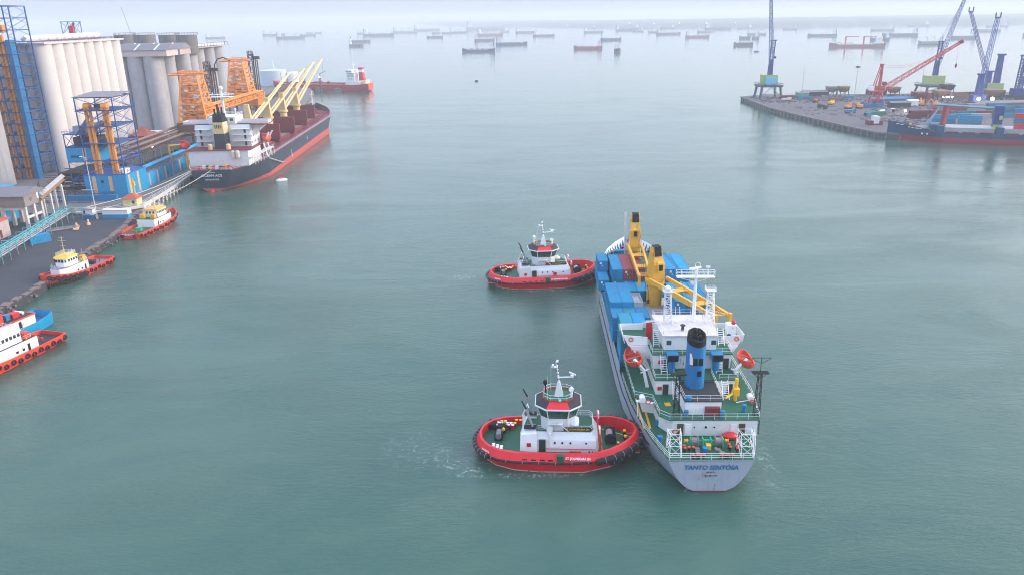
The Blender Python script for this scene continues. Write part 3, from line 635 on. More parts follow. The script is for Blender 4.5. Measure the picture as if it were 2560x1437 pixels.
# ---- the two deck cranes
def deck_crane(x, y, zb, zt_, jib_tip, jib_w, foot_z, lift=0.0):
    c = MB().lathe([(1.7, 0), (1.7, foot_z - 1.5 - zb), (2.15, foot_z - 1.2 - zb), (2.15, foot_z - zb)], (x, y, zb), 20).build('crane_pedestal', yellow, ship)
    jt = Vector(jib_tip); ang = math.atan2(jt.y - y, jt.x - x); ca, sa = math.cos(ang), math.sin(ang)
    def w(u, v, z): return (x + u * ca - v * sa, y + u * sa + v * ca, z)
    hz_ = zt_ - foot_z
    prof = [(-1.7, foot_z), (1.9, foot_z), (1.9, foot_z + hz_ * .5), (1.1, zt_ - 1.9), (0.6, zt_), (-0.7, zt_ + .1), (-1.5, zt_ - 2.4)]
    n = len(prof)
    hb = MB().add([w(u, -1.35 * (1 if z < zt_ - 2.6 else .72), z) for u, z in prof] + [w(u, 1.35 * (1 if z < zt_ - 2.6 else .72), z) for u, z in prof],
                  [tuple(range(n)), tuple(range(2 * n - 1, n - 1, -1))] + [(i, n + i, n + (i + 1) % n, (i + 1) % n) for i in range(n)]).build('crane_house', yellow, c, ang=20)
    MB().add([w(1.1, -.8, zt_ - 1.85), w(1.1, .8, zt_ - 1.85), w(.62, .8, zt_ + .1), w(.62, -.8, zt_ + .1), w(-.75, .8, zt_ + .2), w(-.75, -.8, zt_ + .2), w(1.2, -.8, zt_ - 1.8), w(1.2, .8, zt_ - 1.8), w(.7, .8, zt_ + .25), w(.7, -.8, zt_ + .25), w(-.75, .8, zt_ + .35), w(-.75, -.8, zt_ + .35)],
             [(6, 7, 8, 9), (9, 8, 10, 11), (0, 3, 2, 1), (3, 5, 4, 2), (0, 6, 9, 3), (1, 2, 8, 7), (3, 9, 11, 5), (2, 4, 10, 8), (0, 1, 7, 6), (5, 11, 10, 4)]).build('winch_cover', soot, c, smooth=False)
    for v in (-1, 1): MB().tube(w(.2, v * .95, zt_ - 1.2), w(.2, v * 1.25, zt_ - 1.2), .5, 12).build('top_sheave', yellow, c)
    hh = foot_z + hz_ * .45
    cab = MB().add([w(1.9, -.6, hh - 1.0), w(1.9, .6, hh - 1.0), w(1.9, .6, hh + 1.2), w(1.9, -.6, hh + 1.2), w(2.6, -.6, hh - .9), w(2.6, .6, hh - .9), w(2.4, .6, hh + .9), w(2.4, -.6, hh + .9)],
                   [(0, 3, 2, 1), (4, 5, 6, 7), (0, 1, 5, 4), (1, 2, 6, 5), (2, 3, 7, 6), (3, 0, 4, 7)]).build('crane_cab', yellow, c, smooth=False)
    MB().add([w(2.62, -.45, hh - .7), w(2.62, .45, hh - .7), w(2.5, .45, hh + .6), w(2.5, -.45, hh + .6), w(2.66, -.45, hh - .7), w(2.66, .45, hh - .7), w(2.54, .45, hh + .6), w(2.54, -.45, hh + .6)],
             [(0, 3, 2, 1), (4, 5, 6, 7), (0, 1, 5, 4), (2, 3, 7, 6)]).build('cab_window', soot, cab, smooth=False)
    # twin-leg jib
    jb = MB(); L_ = math.hypot(jt.x - x, jt.y - y); jz0, jz1 = foot_z + .5, jt.z
    def jp(u, v, dz): return Vector(w(1.4 + (L_ - 1.4) * u, v, jz0 + (jz1 - jz0) * u + dz))
    segs = 10
    for s in (-1, 1):
        for i in range(segs):
            u0, u1 = i / segs, (i + 1) / segs
            def vv(u): return s * (jib_w / 2 * (1.0 if u < .03 else (1 - u * .28)) )
            dd0, dd1 = .5 + .35 * math.sin(math.pi * min(1, u0 * 1.1)), .5 + .35 * math.sin(math.pi * min(1, u1 * 1.1)); k = .24
            a_ = [jp(u0, vv(u0) - k, -dd0), jp(u0, vv(u0) + k, -dd0), jp(u0, vv(u0) + k, dd0 * .4), jp(u0, vv(u0) - k, dd0 * .4)]
            b_ = [jp(u1, vv(u1) - k, -dd1), jp(u1, vv(u1) + k, -dd1), jp(u1, vv(u1) + k, dd1 * .4), jp(u1, vv(u1) - k, dd1 * .4)]
            jb.add(a_ + b_, [(0, 1, 5, 4), (1, 2, 6, 5), (2, 3, 7, 6), (3, 0, 4, 7), (0, 3, 2, 1), (4, 5, 6, 7)])
    for u in (.32, .36, .66, .70):
        f = jib_w / 2 * (1 - u * .28); jb.bar(jp(u, -f, -.2), jp(u, f, -.2), .5)
    for u in (.28, .4):
        f = jib_w / 2 * (1 - u * .28); jb.bar(jp(u, -f, -.1), jp(.34, -f * .5, -.1), .3); jb.bar(jp(u, f, -.1), jp(.34, f * .5, -.1), .3)
    f = jib_w / 2 * .72
    for k in range(4): jb.bar(jp(.9 + .03 * k, -f, .1), jp(.9 + .03 * k, f, .1), .15)
    jo = jb.build('crane_jib', yellow, c, smooth=False)
    for s in (-1, 1): MB().cb(jp(1.0, s * f, -.9), (.7, .55, 2.6), ang).build('jib_head', yellow, jo, smooth=False)
    hk = MB()
    for s in (-.25, 0, .25): hk.tube(w(.6, s, zt_ + .2), jp(.97, s * 2, .3), .035, 3)
    hk.build('hoist_wire', darks, c, smooth=False)
    return c
c1 = deck_crane(90.0, 0.3, 8.3, 20.6, (61.5, 1.6, 13.6), 3.4, 12.6)
MB().lattice((91.6, 2.3, 9), (91.3, 2.6, 20.8), .55, .4, .05, 12, .03).build('forward_light_mast', white, ship, smooth=False)
c2 = deck_crane(61.6, -0.6, 5.4, 20.3, (35.2, -9.2, 14.6), 4.2, 13.2)
MB().path([(59.2, 1.5, 13), (58.8, 1.2, 11.5), (58.9, 1.1, 10), (58.6, 1.0, 9)], .06, 4).path([(59.0, 1.8, 13.2), (58.2, 2.0, 11), (58.4, 1.9, 9.6)], .05, 4).cb((58.8, 1.1, 8.8), (.5, .5, .8)).build('cargo_hook', darks, c1)
# windlass and rope on the forecastle
MB().cb((95, 1.6, 9.0), (1.4, 1.6, 1.4)).cb((96.5, 3.4, 8.9), (1.2, 1.0, 1.1)).tube((95.2, -1, 9.2), (95.2, 4, 9.2), .45, 10).build('windlass', wgreen, ship)
MB().cb((94.0, 3.4, 9.2), (1.4, 3.4, 1.8)).build('blue_locker', blue, ship, smooth=False)
MB().box(91.5, 94.4, 0.2, 2.1, 8.3, 12.0).build('blue_deckhouse', blue, ship, smooth=False)
rp = MB(); rnd = random.Random(9)
for k_ in range(40): rp.torus((98.2 + rnd.uniform(-2, 1.6), 2.9 + rnd.uniform(-1.6, 1.4), 8.4 + rnd.random() * .3), rnd.uniform(.2, .5), .05, Matrix.Rotation(rnd.uniform(-.4, .4), 3, 'X'), 9, 4)
rp.build('anchor_rope_heap', rope, ship)['kind'] = 'stuff'
for x, y in ((96.6, 5.2), (101, 1.8), (98, -4.6)): bollard_pair(ship, x, y, 8.3, 'x', .22, .6, .8)
# ------------------------------------------------------------ containers on the ship
CM = {}; CLAB = None
def container_meshes(L_):
    if L_ in CM: return CM[L_]
    Wd, Hh = 2.44, 2.59; b = MB(); n = int(L_ / 0.42); x0 = -L_ / 2 + .12; dx = (L_ - .24) / n
    def wall(f):
        pts = []
        for i in range(n):
            a = x0 + i * dx; pts += [(a, 0.0), (a + dx * .3, 0.0), (a + dx * .5, 1.0), (a + dx * .8, 1.0)]
        pts.append((x0 + n * dx, 0.0)); vs = []; fs = []
        for p, d in pts: vs += f(p, d)
        for i in range(len(pts) - 1): fs.append((2 * i, 2 * i + 2, 2 * i + 3, 2 * i + 1))
        return vs, fs
    for s in (1, -1):
        vs, fs = wall(lambda p, d: [(p, s * (1.20 - d * .045), .15), (p, s * (1.20 - d * .045), Hh - .1)]); b.add(vs, fs if s < 0 else [f[::-1] for f in fs])
    vs, fs = wall(lambda p, d: [(p, -1.2, Hh - .03 - d * .03), (p, 1.2, Hh - .03 - d * .03)]); b.add(vs, fs)
    b.box(-L_ / 2 + .06, L_ / 2 - .1, -1.19, 1.19, .1, .16).box(L_ / 2 - .1, L_ / 2 - .05, -1.19, 1.19, .1, Hh - .05)
    f = MB()
    for s in (1, -1):
        for z in (.0, Hh - .12): f.box(-L_ / 2, L_ / 2, s * 1.16, s * 1.22, z + .001, z + .12) if s > 0 else f.box(-L_ / 2, L_ / 2, -1.22, -1.16, z + .001, z + .12)
        for x in (-L_ / 2, L_ / 2 - .14):
            f.box(x, x + .14, *((1.08, 1.222) if s > 0 else (-1.222, -1.08)), 0, Hh)
    for x in (-L_ / 2, L_ / 2 - .12):
        for z in (0.002, Hh - .121): f.box(x + .002, x + .118, -1.1, 1.1, z, z + .12)
    d = MB().box(-.03, .03, -.535, .535, .14, Hh - .14)
    k = MB()
    for y in (-.3, .25): k.tube((-.08, y, .1), (-.08, y, Hh - .1), .028, 5)
    for z in (.7, 1.5): k.cb((-.09, -.02, z), (.03, .8, .05))
    CM[L_] = (b.mesh('container_body', False), f.mesh('container_frame', False), d.mesh('container_door', False), k.mesh('locking_bar', False)); return CM[L_]
def container(x, y, z, mat, label, L_=12.19, hd=SH, shipf=True, group='containers stacked on the grey ship', doors=True):
    loc = ship_w(x, y, z) if shipf else (x, y, z)
    t = thing('shipping_container', label, 'container', loc, hd, group); me = container_meshes(L_)
    parts = [('container_body', me[0], (0, 0, 0))] + [('container_frame', me[1], (0, 0, 0))]
    for nm, q, l in parts:
        o = bpy.data.objects.new(nm, q); COL.objects.link(o); o.parent = t; o.location = l
        if not q.materials: q.materials.append(None)
        o.material_slots[0].link = 'OBJECT'; o.material_slots[0].material = mat
    if doors:
        for s in (-1, 1):
            o = bpy.data.objects.new('container_door', me[2]); COL.objects.link(o); o.parent = t; o.location = (-L_ / 2 + .04, s * .54, 0)
            if not me[2].materials: me[2].materials.append(None)
            o.material_slots[0].link = 'OBJECT'; o.material_slots[0].material = mat
            b = bpy.data.objects.new('locking_bar', me[3]); COL.objects.link(b); b.parent = o
            if not me[3].materials: me[3].materials.append(None)
            b.material_slots[0].link = 'OBJECT'; b.material_slots[0].material = rope if mat is cred else mat
        global CLAB
        if CLAB is None: CLAB = MB().cb((-.075, .1, 2.0), (.02, .42, .5)).cb((-.075, -.25, 1.35), (.02, .2, .22)).mesh('container_label', False)
        if random.random() < .35: inst('container_label', CLAB, t, (-L_ / 2 + .02, .45, 0), mat=cleanwhite)
    return t
T1 = 7.17; T2 = T1 + 2.6; T3 = T2 + 2.6
cols = [9.05, 6.55, 4.05, 1.55, -0.95, -3.75, -6.2, -8.7]
# forward row
def nm_col(c): return ['outer port column', 'second column from port', 'third column from port', 'fourth column from port', 'column beside the crane', 'third column from starboard', 'second column from starboard', 'outer starboard column'][c]
F = [(0, T1, cblue, 1), (1, T1, cteal, 1), (1, T2, cblue, 1), (2, T1, cblue, 1), (2, T2, cred, 1), (3, T1, cteal, 1), (3, T2, cred, 1), (4, T1, cteal, 1), (5, T1, cblue, 1), (5, T2, cblue, 1), (6, T1, cblue, 1), (6, T2, cblue, 1), (7, T1, cblue, 1), (7, T2, cblue, 1)]
colname = {id(cblue): 'bright blue', id(cteal): 'faded teal blue', id(cred): 'maroon red', id(cwhite): 'white'}
for c, z, m_, _ in F:
    container(76.6 + (0 if c else .3), cols[c] + (.55 if c == 0 else 0), z, m_, '%s container, %s tier, foremost stack, %s' % (colname[id(m_)], 'upper' if z > T1 else 'lower', nm_col(c)))
container(80.4, 9.35, T2, cblue, 'short blue container on the port edge of the foremost stack', 6.06)
for x, y in ((78.9, 6.9 - 1.5),): pass
# middle row
M_ = [(0, T1, cteal, 12.19), (0, T2, cblue, 12.19), (1, T1, cblue, 12.19), (1, T2, cblue, 12.19), (5, T1, cblue, 12.19), (5, T2, cblue, 12.19), (6, T1, cblue, 12.19), (6, T2, cblue, 12.19), (7, T1, cteal, 12.19), (7, T2, cblue, 12.19)]
for c, z, m_, l_ in M_:
    container(55.2, cols[c] + (.15 if c < 2 else (.0 if c != 5 else -.3)), z, m_, '%s container, %s tier, middle stack, %s' % (colname[id(m_)], 'upper' if z > T1 else 'lower', nm_col(c)), l_)
for y, q in ((4.1, 'beside the blue stack'), (1.6, 'nearest the crane')):
    container(66.2, y, T1, cblue, 'short blue container low on the hatch %s, ahead of the white bin' % q, 6.06)
wb = thing('open_top_bin', 'white open topped container bin on the hatch between blue containers and the yellow crane', 'container', ship_w(60.0, 3.7, T1), SH)
MB().box(-3.1, 3.1, -1.25, 1.25, .05, .2).build('bin_floor', concg, wb, smooth=False)
b = MB(); b.box(-3.1, -2.98, -1.25, 1.25, .0, 2.2).box(2.98, 3.1, -1.25, 1.25, 0, 2.2).box(-2.98, 2.98, -1.25, -1.13, 0, 2.2).box(-2.98, 2.98, 1.13, 1.25, 0, 2.2); b.build('bin_wall', cwhite, wb, smooth=False)
b = MB(); rnd = random.Random(2)
g = 9; vs = [(-2.95 + 5.9 * i / (g - 1), -1.1 + 2.2 * j / (g - 1), 1.5 + rnd.uniform(-.25, .3)) for i in range(g) for j in range(g)]
b.add(vs, [(i * g + j, (i + 1) * g + j, (i + 1) * g + j + 1, i * g + j + 1) for i in range(g - 1) for j in range(g - 1)]).build('tarpaulin', cwhite, wb)
# aft row, stepped down towards the bow
Aft = [(35.0, 8.9, T1, cblue, 'outer port column'), (35.0, 8.9, T2, cteal, 'outer port column'), (35.0, 6.4, T1, cblue, 'second column from port'), (35.0, 6.4, T2, cblue, 'second column from port'),
       (41.2, 8.3, T1, cteal, 'outer port column'), (41.2, 8.3, T2, cteal, 'outer port column'), (41.2, 5.8, T1, cblue, 'second column from port'), (41.2, 5.8, T2, cblue, 'second column from port'), (41.2, 3.2, T1, cblue, 'third column from port'), (35.0, 3.6, T1, cblue, 'third column from port'),
       (46.0 - .1, 9.2, T1, cblue, 'outer port column'), (45.9, 6.7, T1, cblue, 'second column from port'), (45.9, 4.2, T1, cblue, 'third column from port'), (45.9, 9.2, T2, cblue, 'outer port column'), (45.9, 6.7, T2, cteal, 'second column from port'), (45.9, 4.2, T2, cblue, 'third column from port')]
Aft = [q if q[0] < 45 or q[2] < T2 else (45.9, q[1], T2 - .0, q[3], q[4]) for q in Aft]
for x, y, z, m_, cn in Aft:
    container(x - (1.0 if x > 40 and x < 45 else 0) + (0.2 if x > 45 else -.6 if x < 38 else 0), y, z if x < 45 else z - (1.1 if z > T1 else 1.1), m_, '%s container, %s tier, %s aft stack, %s' % (colname[id(m_)], 'lower' if z < T2 else 'upper', 'rear of' if x < 38 else ('middle of' if x < 44 else 'forward end of'), cn), 6.06)
for x, c, z, m_ in ((40.0, 4, T1, cteal), (40.0, 5, T1, cred), (40.0, 6, T1, cblue), (40.0, 7, T1, cblue)):
    container(x, cols[c], z, m_, '%s container low on the hatch ahead of the wheelhouse, %s' % (colname[id(m_)], nm_col(c)), 6.06 if c != 7 else 12.19)
# lashing posts and orange bins along the port bulwark
for x in (68.8, 48.2, 33.0):
    MB().cb((x, 9.9, 6.4), (.5, .5, 2.2)).cb((x, -9.9, 6.4), (.5, .5, 2.2)).cb((x, 0, 6.2), (.35, 19, 1.5)).build('lashing_bridge', cblue, ship, smooth=False)
for x in (44.5, 50, 57, 63, 34.8): MB().cb((x, 9.95, 5.9), (.8, .45, .7)).build('lashing_box', tugor, ship, smooth=False)
# ------------------------------------------------------------ the two red harbour tugs
def red_tug(num, label, loc, rz, sc=None, variant=0):
    t = thing('tugboat', label, 'tugboat', loc, rz, 'red harbour tugs pushing the container ship', sc)
    H = Hull(deck=[(-13.7, 0.1), (-13.4, 1.7), (-12.8, 3.0), (-11.6, 4.4), (-9.6, 5.5), (-7, 6.0), (0, 6.15), (6, 6.0), (8.5, 5.5), (10.4, 4.5), (11.8, 3.3), (12.8, 1.9), (13.35, 0.1)],
             wl=[(-13.7, 0.0), (-12.2, 0.5), (-11.6, 2.8), (-10, 4.3), (-7, 5.5), (-3, 5.9), (4, 5.8), (8, 4.2), (10, 2.6), (11.8, 0.9), (12.3, 0.05), (13.35, 0.02)],
             zt=[(-13.7, 1.5), (0, 1.4), (6, 1.7), (10, 2.5), (13.35, 2.9)], e=[(-13.7, .7), (0, .8), (13.35, 1.0)])
    zt = lambda x: interp(H.zt, x)
    H.skin(-0.5, zt, 6).build('hull', tugred, t); H.skin(-1.9, -0.5, 1).build('waterline_band', paint('scuffed_white', (215, 190, 170), .7, .6), t)
    H.plate(lambda x: min(1.35, zt(x) - .1), -13.4, 13.1, .3).build('deck', green, t, smooth=False)
    # leaning bulwark with a broad red cap
    def bul(za, zb, o0, o1, o2, xa, xb, nm, mt, gaps=()):
        m = MB(); S = [x for x in H.S if xa <= x <= xb]; S = sorted(set(S + [xa, xb]))
        for sg in (1, -1):
            vs = []; fs = []
            for x in S:
                a, b = za(x), zb(x); y = H.b(x, zt(x)); k = min(1, y / 1.5)
                vs += [(x, sg * max(0, y - o0 * k), a), (x - .0, sg * max(0, y - o1 * k), b), (x, sg * max(0, y - o2 * k), b + .02), (x, sg * max(0, y - o2 * k - .02), a - .1)]
            for i in range(len(S) - 1):
                mid = (S[i] + S[i + 1]) / 2
                p, q = i * 4, i * 4 + 4
                for j in range(3):
                    f = (p + j, p + j + 1, q + j + 1, q + j); fs.append(f if sg > 0 else f[::-1])
            m.add(vs, fs)
        return m.build(nm, mt, t, ang=45)
    top = lambda x: interp([(-13.7, 2.75), (-6, 2.45), (5, 2.5), (9, 3.2), (13.35, 3.9)], x)
    # the ends of the bulwark cap pull inboard so the ring closes round bow and stern
    n = 96; vs = []; ring = []
    for i in range(n):
        a = 2 * math.pi * i / n
    S = H.S; outl = [(x, H.b(x, zt(x))) for x in S] + [(x, -H.b(x, zt(x))) for x in reversed(S[1:-1])]
    def inset(P, d):
        out = []; N_ = len(P)
        for i in range(N_):
            p0, p1, p2 = Vector(P[i - 1]), Vector(P[i]), Vector(P[(i + 1) % N_]); e = (p2 - p0).normalized(); nn = Vector((e.y, -e.x)); out.append((p1.x + nn.x * d, p1.y + nn.y * d))
        return out
    i1 = inset(outl, .62); i2 = inset(outl, .98); i0 = inset(outl, 0.0); N_ = len(outl); vs = []
    for k in range(N_):
        x = outl[k][0]; a, b = zt(x) - .02, top(x)
        vs += [(*i0[k], a), (*i1[k], b), (*i2[k], b + .02), (*i2[k], 1.3)]
    fs = []
    for k in range(N_):
        q = (k + 1) % N_
        for j in range(3): fs.append((k * 4 + j, q * 4 + j, q * 4 + j + 1, k * 4 + j + 1))
    MB().add(vs, fs).build('bulwark', tugred, t, ang=40)
    # fenders: black rubber rolls with pale straps
    def roll(off, z, r, xa, xb, nm, strap=1.1):
        P = [(x, y) for x, y in inset(outl, -off)]; m = MB(); sm = MB(); acc = 0; sel = []
        for k in range(N_):
            if xa <= P[k][0] <= xb: sel.append(k)
        runs = []; cur = []
        for k in list(range(N_)):
            if k in sel: cur.append(k)
            elif cur: runs.append(cur); cur = []
        if cur:
            if runs and runs[0][0] == 0: runs[0] = cur + runs[0]
            else: runs.append(cur)
        for rn in runs:
            pts = [Vector((P[k][0], P[k][1], z(P[k][0]))) for k in rn]
            if len(rn) == N_: pts.append(pts[0])
            for a, b in zip(pts, pts[1:]): m.tube(a, b, r, 9)
            for p in pts[1:-1]: m.ball(p, r * .99, 8, 1, 4)
            d = .5
            for a, b in zip(pts, pts[1:]):
                L_ = (b - a).length
                while d < L_: c = a.lerp(b, d / L_); dd = (b - a).normalized(); sm.tube(c - dd * .04, c + dd * .04, r * 1.05, 9); d += strap
                d -= L_
        o = m.build(nm, black, t); sm.build('fender_strap', rope, o)['kind'] = 'stuff'
    roll(.06, lambda x: zt(x) - .2, .2, -14.5, 6.0, 'side_fender', 2.6)
    roll(.25, lambda x: zt(x) - .05, .5, 6.0, 14.5, 'bow_fender', 1.5)
    roll(.0, lambda x: zt(x) - 1.0, .4, 8.0, 14.5, 'lower_bow_fender', 1.4)
    roll(.22, lambda x: 1.35, .42, -14.5, -10.2, 'stern_fender', .9)
    for s in (-1, 1):
        for x in (-5.3, -3.9, -2.5, -1.2, 1.6, 3.1): MB().cb((x, s * (H.b(x, 1.3) - .12), 1.62), (.8, .12, .2), 0).build('freeing_port', soot, t, smooth=False)
        MB().cb((0.3, s * 5.75, 1.98), (1.1, .9, 1.0)).build('bulwark_gate', green, t, smooth=False)
    sl = math.atan2(.62, 1.05)
    for s, rz_, x_ in ((-1, 0, 3.1), (1, 180, 3.1)):
        text('bulwark_name', 'KT. JAYANEGARA ' + num, .52, (x_, s * 5.98, 2.02), (R(60), 0, R(rz_)), cleanwhite, t, sx=.78, bold=.012)
    text('stern_port', 'JAKARTA', .42, (-11.6, -4.35, 2.1), (R(58), 0, R(-42)), cleanwhite, t, sx=1.0)
    # deckhouse
    hs = MB().add([(-6.1, -3.1, 1.3), (6.1, -3.3, 1.3), (6.5, -2.2, 1.3), (6.5, 2.2, 1.3), (6.1, 3.3, 1.3), (-6.1, 3.1, 1.3), (-6.0, -2.7, 3.2), (5.9, -3.1, 3.4), (6.3, -2.0, 3.4), (6.3, 2.0, 3.4), (5.9, 3.1, 3.4), (-6.0, 2.7, 3.2),
                    (-5.6, -2.3, 4.4), (5.2, -2.5, 4.5), (5.7, -1.7, 4.5), (5.7, 1.7, 4.5), (5.2, 2.5, 4.5), (-5.6, 2.3, 4.4)],
                   [(i, (i + 1) % 6, 6 + (i + 1) % 6, 6 + i) for i in range(6)] + [(6 + i, 6 + (i + 1) % 6, 12 + (i + 1) % 6, 12 + i) for i in range(6)] + [tuple(range(12, 18)), (5, 4, 3, 2, 1, 0)])
    hs.build('deckhouse', cleanwhite, t, smooth=False)
    MB().prism([(-5.5, -2.2), (5.1, -2.4), (5.6, -1.6), (5.6, 1.6), (5.1, 2.4), (-5.5, 2.2)], 4.5, 4.56).build('upper_deck', green, t, smooth=False)
    for s in (-1, 1):
        MB().add([(-6.2, s * 3.2, 1.3), (-3.4, s * 3.35, 1.3), (-3.4, s * 1.2, 1.3), (-6.2, s * 1.2, 1.3), (-6.1, s * 2.9, 4.1), (-3.5, s * 3.0, 4.4), (-3.7, s * 1.3, 5.1), (-5.4, s * 1.3, 5.1)],
                 [(0, 1, 5, 4), (1, 2, 6, 5), (2, 3, 7, 6), (3, 0, 4, 7), (4, 5, 6, 7)] if s < 0 else [(4, 5, 1, 0), (5, 6, 2, 1), (6, 7, 3, 2), (7, 4, 0, 3), (7, 6, 5, 4)]).build('engine_casing', cleanwhite, t, smooth=False)
        MB().cb((-4.6, s * 1.9, 5.02), (1.9, 1.3, .12)).build('casing_grille', soot, t, smooth=False)
        MB().tube((-4.2, s * 1.9, 5.0), (-5.2, s * 1.9, 8.2), .2, 10).build('exhaust_pipe', paint('silver_pipe', (200, 200, 205), .2, 0, .35, .6), t)
        MB().tube((-5.2, s * 1.9, 8.2), (-5.9, s * 1.9, 9.6), .15, 8, .1).build('exhaust_tip', soot, t)
        MB().path([(-6.1, s * 2.6, 4.2), (-5.2, s * 2.3, 6.6), (-4.9, s * .6, 6.9)], .09, 5).build('casing_stay', cleanwhite, t)
        MB().cb((-2.6, s * 3.1, 2.35), (1.05, .3, 2.1)).build('side_doorway', paint('tug_doorway', (38, 52, 50), .3, 0, .8), t, smooth=False)
        for x, z in ((-.6, 2.9), (.6, 2.9), (1.9, 2.9), (4.4, 2.9)): porthole(t, x, s * 3.1, z, .17, 'y')
        MB().cb((-4.75, s * 3.2, 2.5), (.65, .12, .6)).build('red_vent_cover', redp, t, smooth=False)
        MB().box(-2.0, 6.0, *((-3.32, -3.26) if s < 0 else (3.26, 3.32)), 1.9, 1.98).build('trim_line', tugred, t, smooth=False)
    r = MB().rail([(-3.3, -2.35, 4.56), (5.0, -2.35, 4.56), (5.5, -1.6, 4.56), (5.5, 1.6, 4.56), (5.0, 2.35, 4.56), (-3.3, 2.35, 4.56)], 1.0, .035, 1.3, 3, 3); r.build('railing', white, t, smooth=False)
    MB().cb((3.0, -2.42, 5.0), (4.4, .08, .62)).build('name_board', paint('board_dark', (52, 34, 30), .2), t, smooth=False)
    text('board_name', 'KT. JAYANEGARA ' + num, .44, (3.0, -2.48, 5.0), (R(90), 0, 0), wyellow, t, sx=.92, bold=.008)
    # wheelhouse: eight sided, windows lean outward
    cx = -0.1
    def octo(rx, ry, z, k=.5): return [(cx + a * rx, b * ry, z) for a, b in ((-1, -k), (-k, -1), (k, -1), (1, -k), (1, k), (k, 1), (-k, 1), (-1, k))]
    def ring(rs, nm, mt, cap=True, faces=None, sm=False):
        m = MB(); vs = [p for r_ in rs for p in r_]; fs = [(j * 8 + i, j * 8 + (i + 1) % 8, (j + 1) * 8 + (i + 1) % 8, (j + 1) * 8 + i) for j in range(len(rs) - 1) for i in range(8) if faces is None or i in faces]
        if cap: fs.append(tuple(range((len(rs) - 1) * 8, len(rs) * 8)))
        return m.add(vs, fs).build(nm, mt, t, smooth=sm)
    ring([octo(2.7, 2.2, 4.56, .6), octo(2.8, 2.3, 6.75, .55)], 'wheelhouse', cleanwhite)
    ring([octo(2.72, 2.22, 6.7, .55), octo(3.25, 2.75, 8.55, .52)], 'wheelhouse_core', paint('dark_interior', (40, 50, 54), .3, 0, .6))
    b0, b1 = octo(2.84, 2.34, 6.78, .55), octo(3.38, 2.88, 8.5, .52)
    for i in range(8):
        j = (i + 1) % 8; P0, P1, Q0, Q1 = Vector(b0[i]), Vector(b0[j]), Vector(b1[i]), Vector(b1[j]); k = 2
        for u in range(k):
            a = .05 + u / k * .95; b_ = (u + 1) / k * .95
            A, B, C_, D = P0.lerp(P1, a), P0.lerp(P1, b_), Q0.lerp(Q1, b_), Q0.lerp(Q1, a); n_ = (B - A).cross(D - A).normalized() * .04
            MB().add([A, B, C_, D, A - n_, B - n_, C_ - n_, D - n_], [(0, 1, 2, 3), (7, 6, 5, 4), (0, 4, 5, 1), (1, 5, 6, 2), (2, 6, 7, 3), (3, 7, 4, 0)]).build('wheelhouse_window', glassg, t, smooth=False)
    fr = MB()
    for i in range(8): fr.bar(b0[i], b1[i], .13)
    fr.build('window_post', cleanwhite, t, smooth=False)
    ring([octo(3.45, 2.95, 8.5, .52), octo(3.75, 3.2, 8.62, .52), octo(3.72, 3.18, 8.82, .52), octo(3.4, 2.9, 8.85, .52)], 'roof_rim', cleanwhite)
    ring([octo(3.6, 3.1, 8.84, .52), octo(2.5, 2.1, 9.6, .55)], 'roof_slope', tugred, False, (1, 5))
    ring([octo(3.6, 3.1, 8.84, .52), octo(2.5, 2.1, 9.6, .55)], 'roof_panel', darks, False, (0, 2, 3, 4, 6, 7))
    ring([octo(2.5, 2.1, 9.6, .55), octo(2.46, 2.06, 9.62, .55)], 'roof_top', green)
    ring([octo(2.5, 2.1, 9.58, .55), octo(2.52, 2.12, 9.85, .55)], 'roof_coaming', tugred, False)
    MB().rail([(x, y, 9.6) for x, y, z in octo(2.3, 1.9, 9.6, .55)], 1.0, .03, 1.2, 3, 2, True).build('roof_railing', white, t, smooth=False)
    # mast
    ms = MB().add([(-.7, -.5, 9.6), (.7, -.5, 9.6), (.7, .5, 9.6), (-.7, .5, 9.6), (-.22, -.2, 12.0), (.22, -.2, 12.0), (.22, .2, 12.0), (-.22, .2, 12.0)], [(0, 1, 5, 4), (1, 2, 6, 5), (2, 3, 7, 6), (3, 0, 4, 7), (4, 5, 6, 7)]).bar((0, 0, 11.8), (-.4, 0, 15.6), .24).build('mast', cleanwhite, t, smooth=False)
    arm = MB().bar((-.1, 0, 12.8), (2.0, 0, 12.9), .16).cb((2.1, 0, 13.05), (.5, .5, .3)).cb((2.15, 0, 13.5), (.22, 1.3, .16), R(50), R(70)).build('radar_arm', cleanwhite, ms, smooth=False)
    MB().cb((-.7, 0, 14.6), (1.0, .5, .12)).cb((-.95, 0, 14.8), (.35, .5, .4)).build('upper_scanner', cleanwhite, ms, smooth=False)
    MB().tube((-.4, 0, 15.6), (-.1, 0, 15.6), .25, 10).build('mast_lamp', cleanwhite, ms)
    mb_ = MB()
    for z in (12.5, 13.4, 14.0, 14.5, 15.2): mb_.cb((-.3 + (12 - z) * .09 + .25, 0, z), (.35, .22, .22))
    mb_.build('navigation_light', soot, ms, smooth=False)
    MB().tube((-1.8, -1.4, 9.6), (-1.8, -1.4, 13.6), .03, 4).build('whip_aerial', white, t); MB().tube((-1.3, 1.2, 9.6), (-1.3, 1.2, 14.4), .025, 4).build('whip_aerial', white, t)
    MB().ball((.2, -2.05, 9.85), .22, 8).build('green_lamp', lampg, t)
    MB().tube((-2.2, .9, 9.6), (-2.2, .9, 11.2), .12, 6).ball((-2.2, .9, 11.4), .38, 10, 1.2).build('searchlight', soot if variant == 0 else cleanwhite, t)
    MB().tube((2.0, -.6, 9.6), (2.0, -.6, 10.6), .16, 8).cb((2.0, -.6, 11.0), (.5, .6, .6), .4, .5).build('fire_monitor_lamp', cleanwhite, t, smooth=False)
    ladder(t, (1.6, -2.2, 4.6), (-.1, -2.3, 6.2), .6, axis=(0, 1, 0)); 
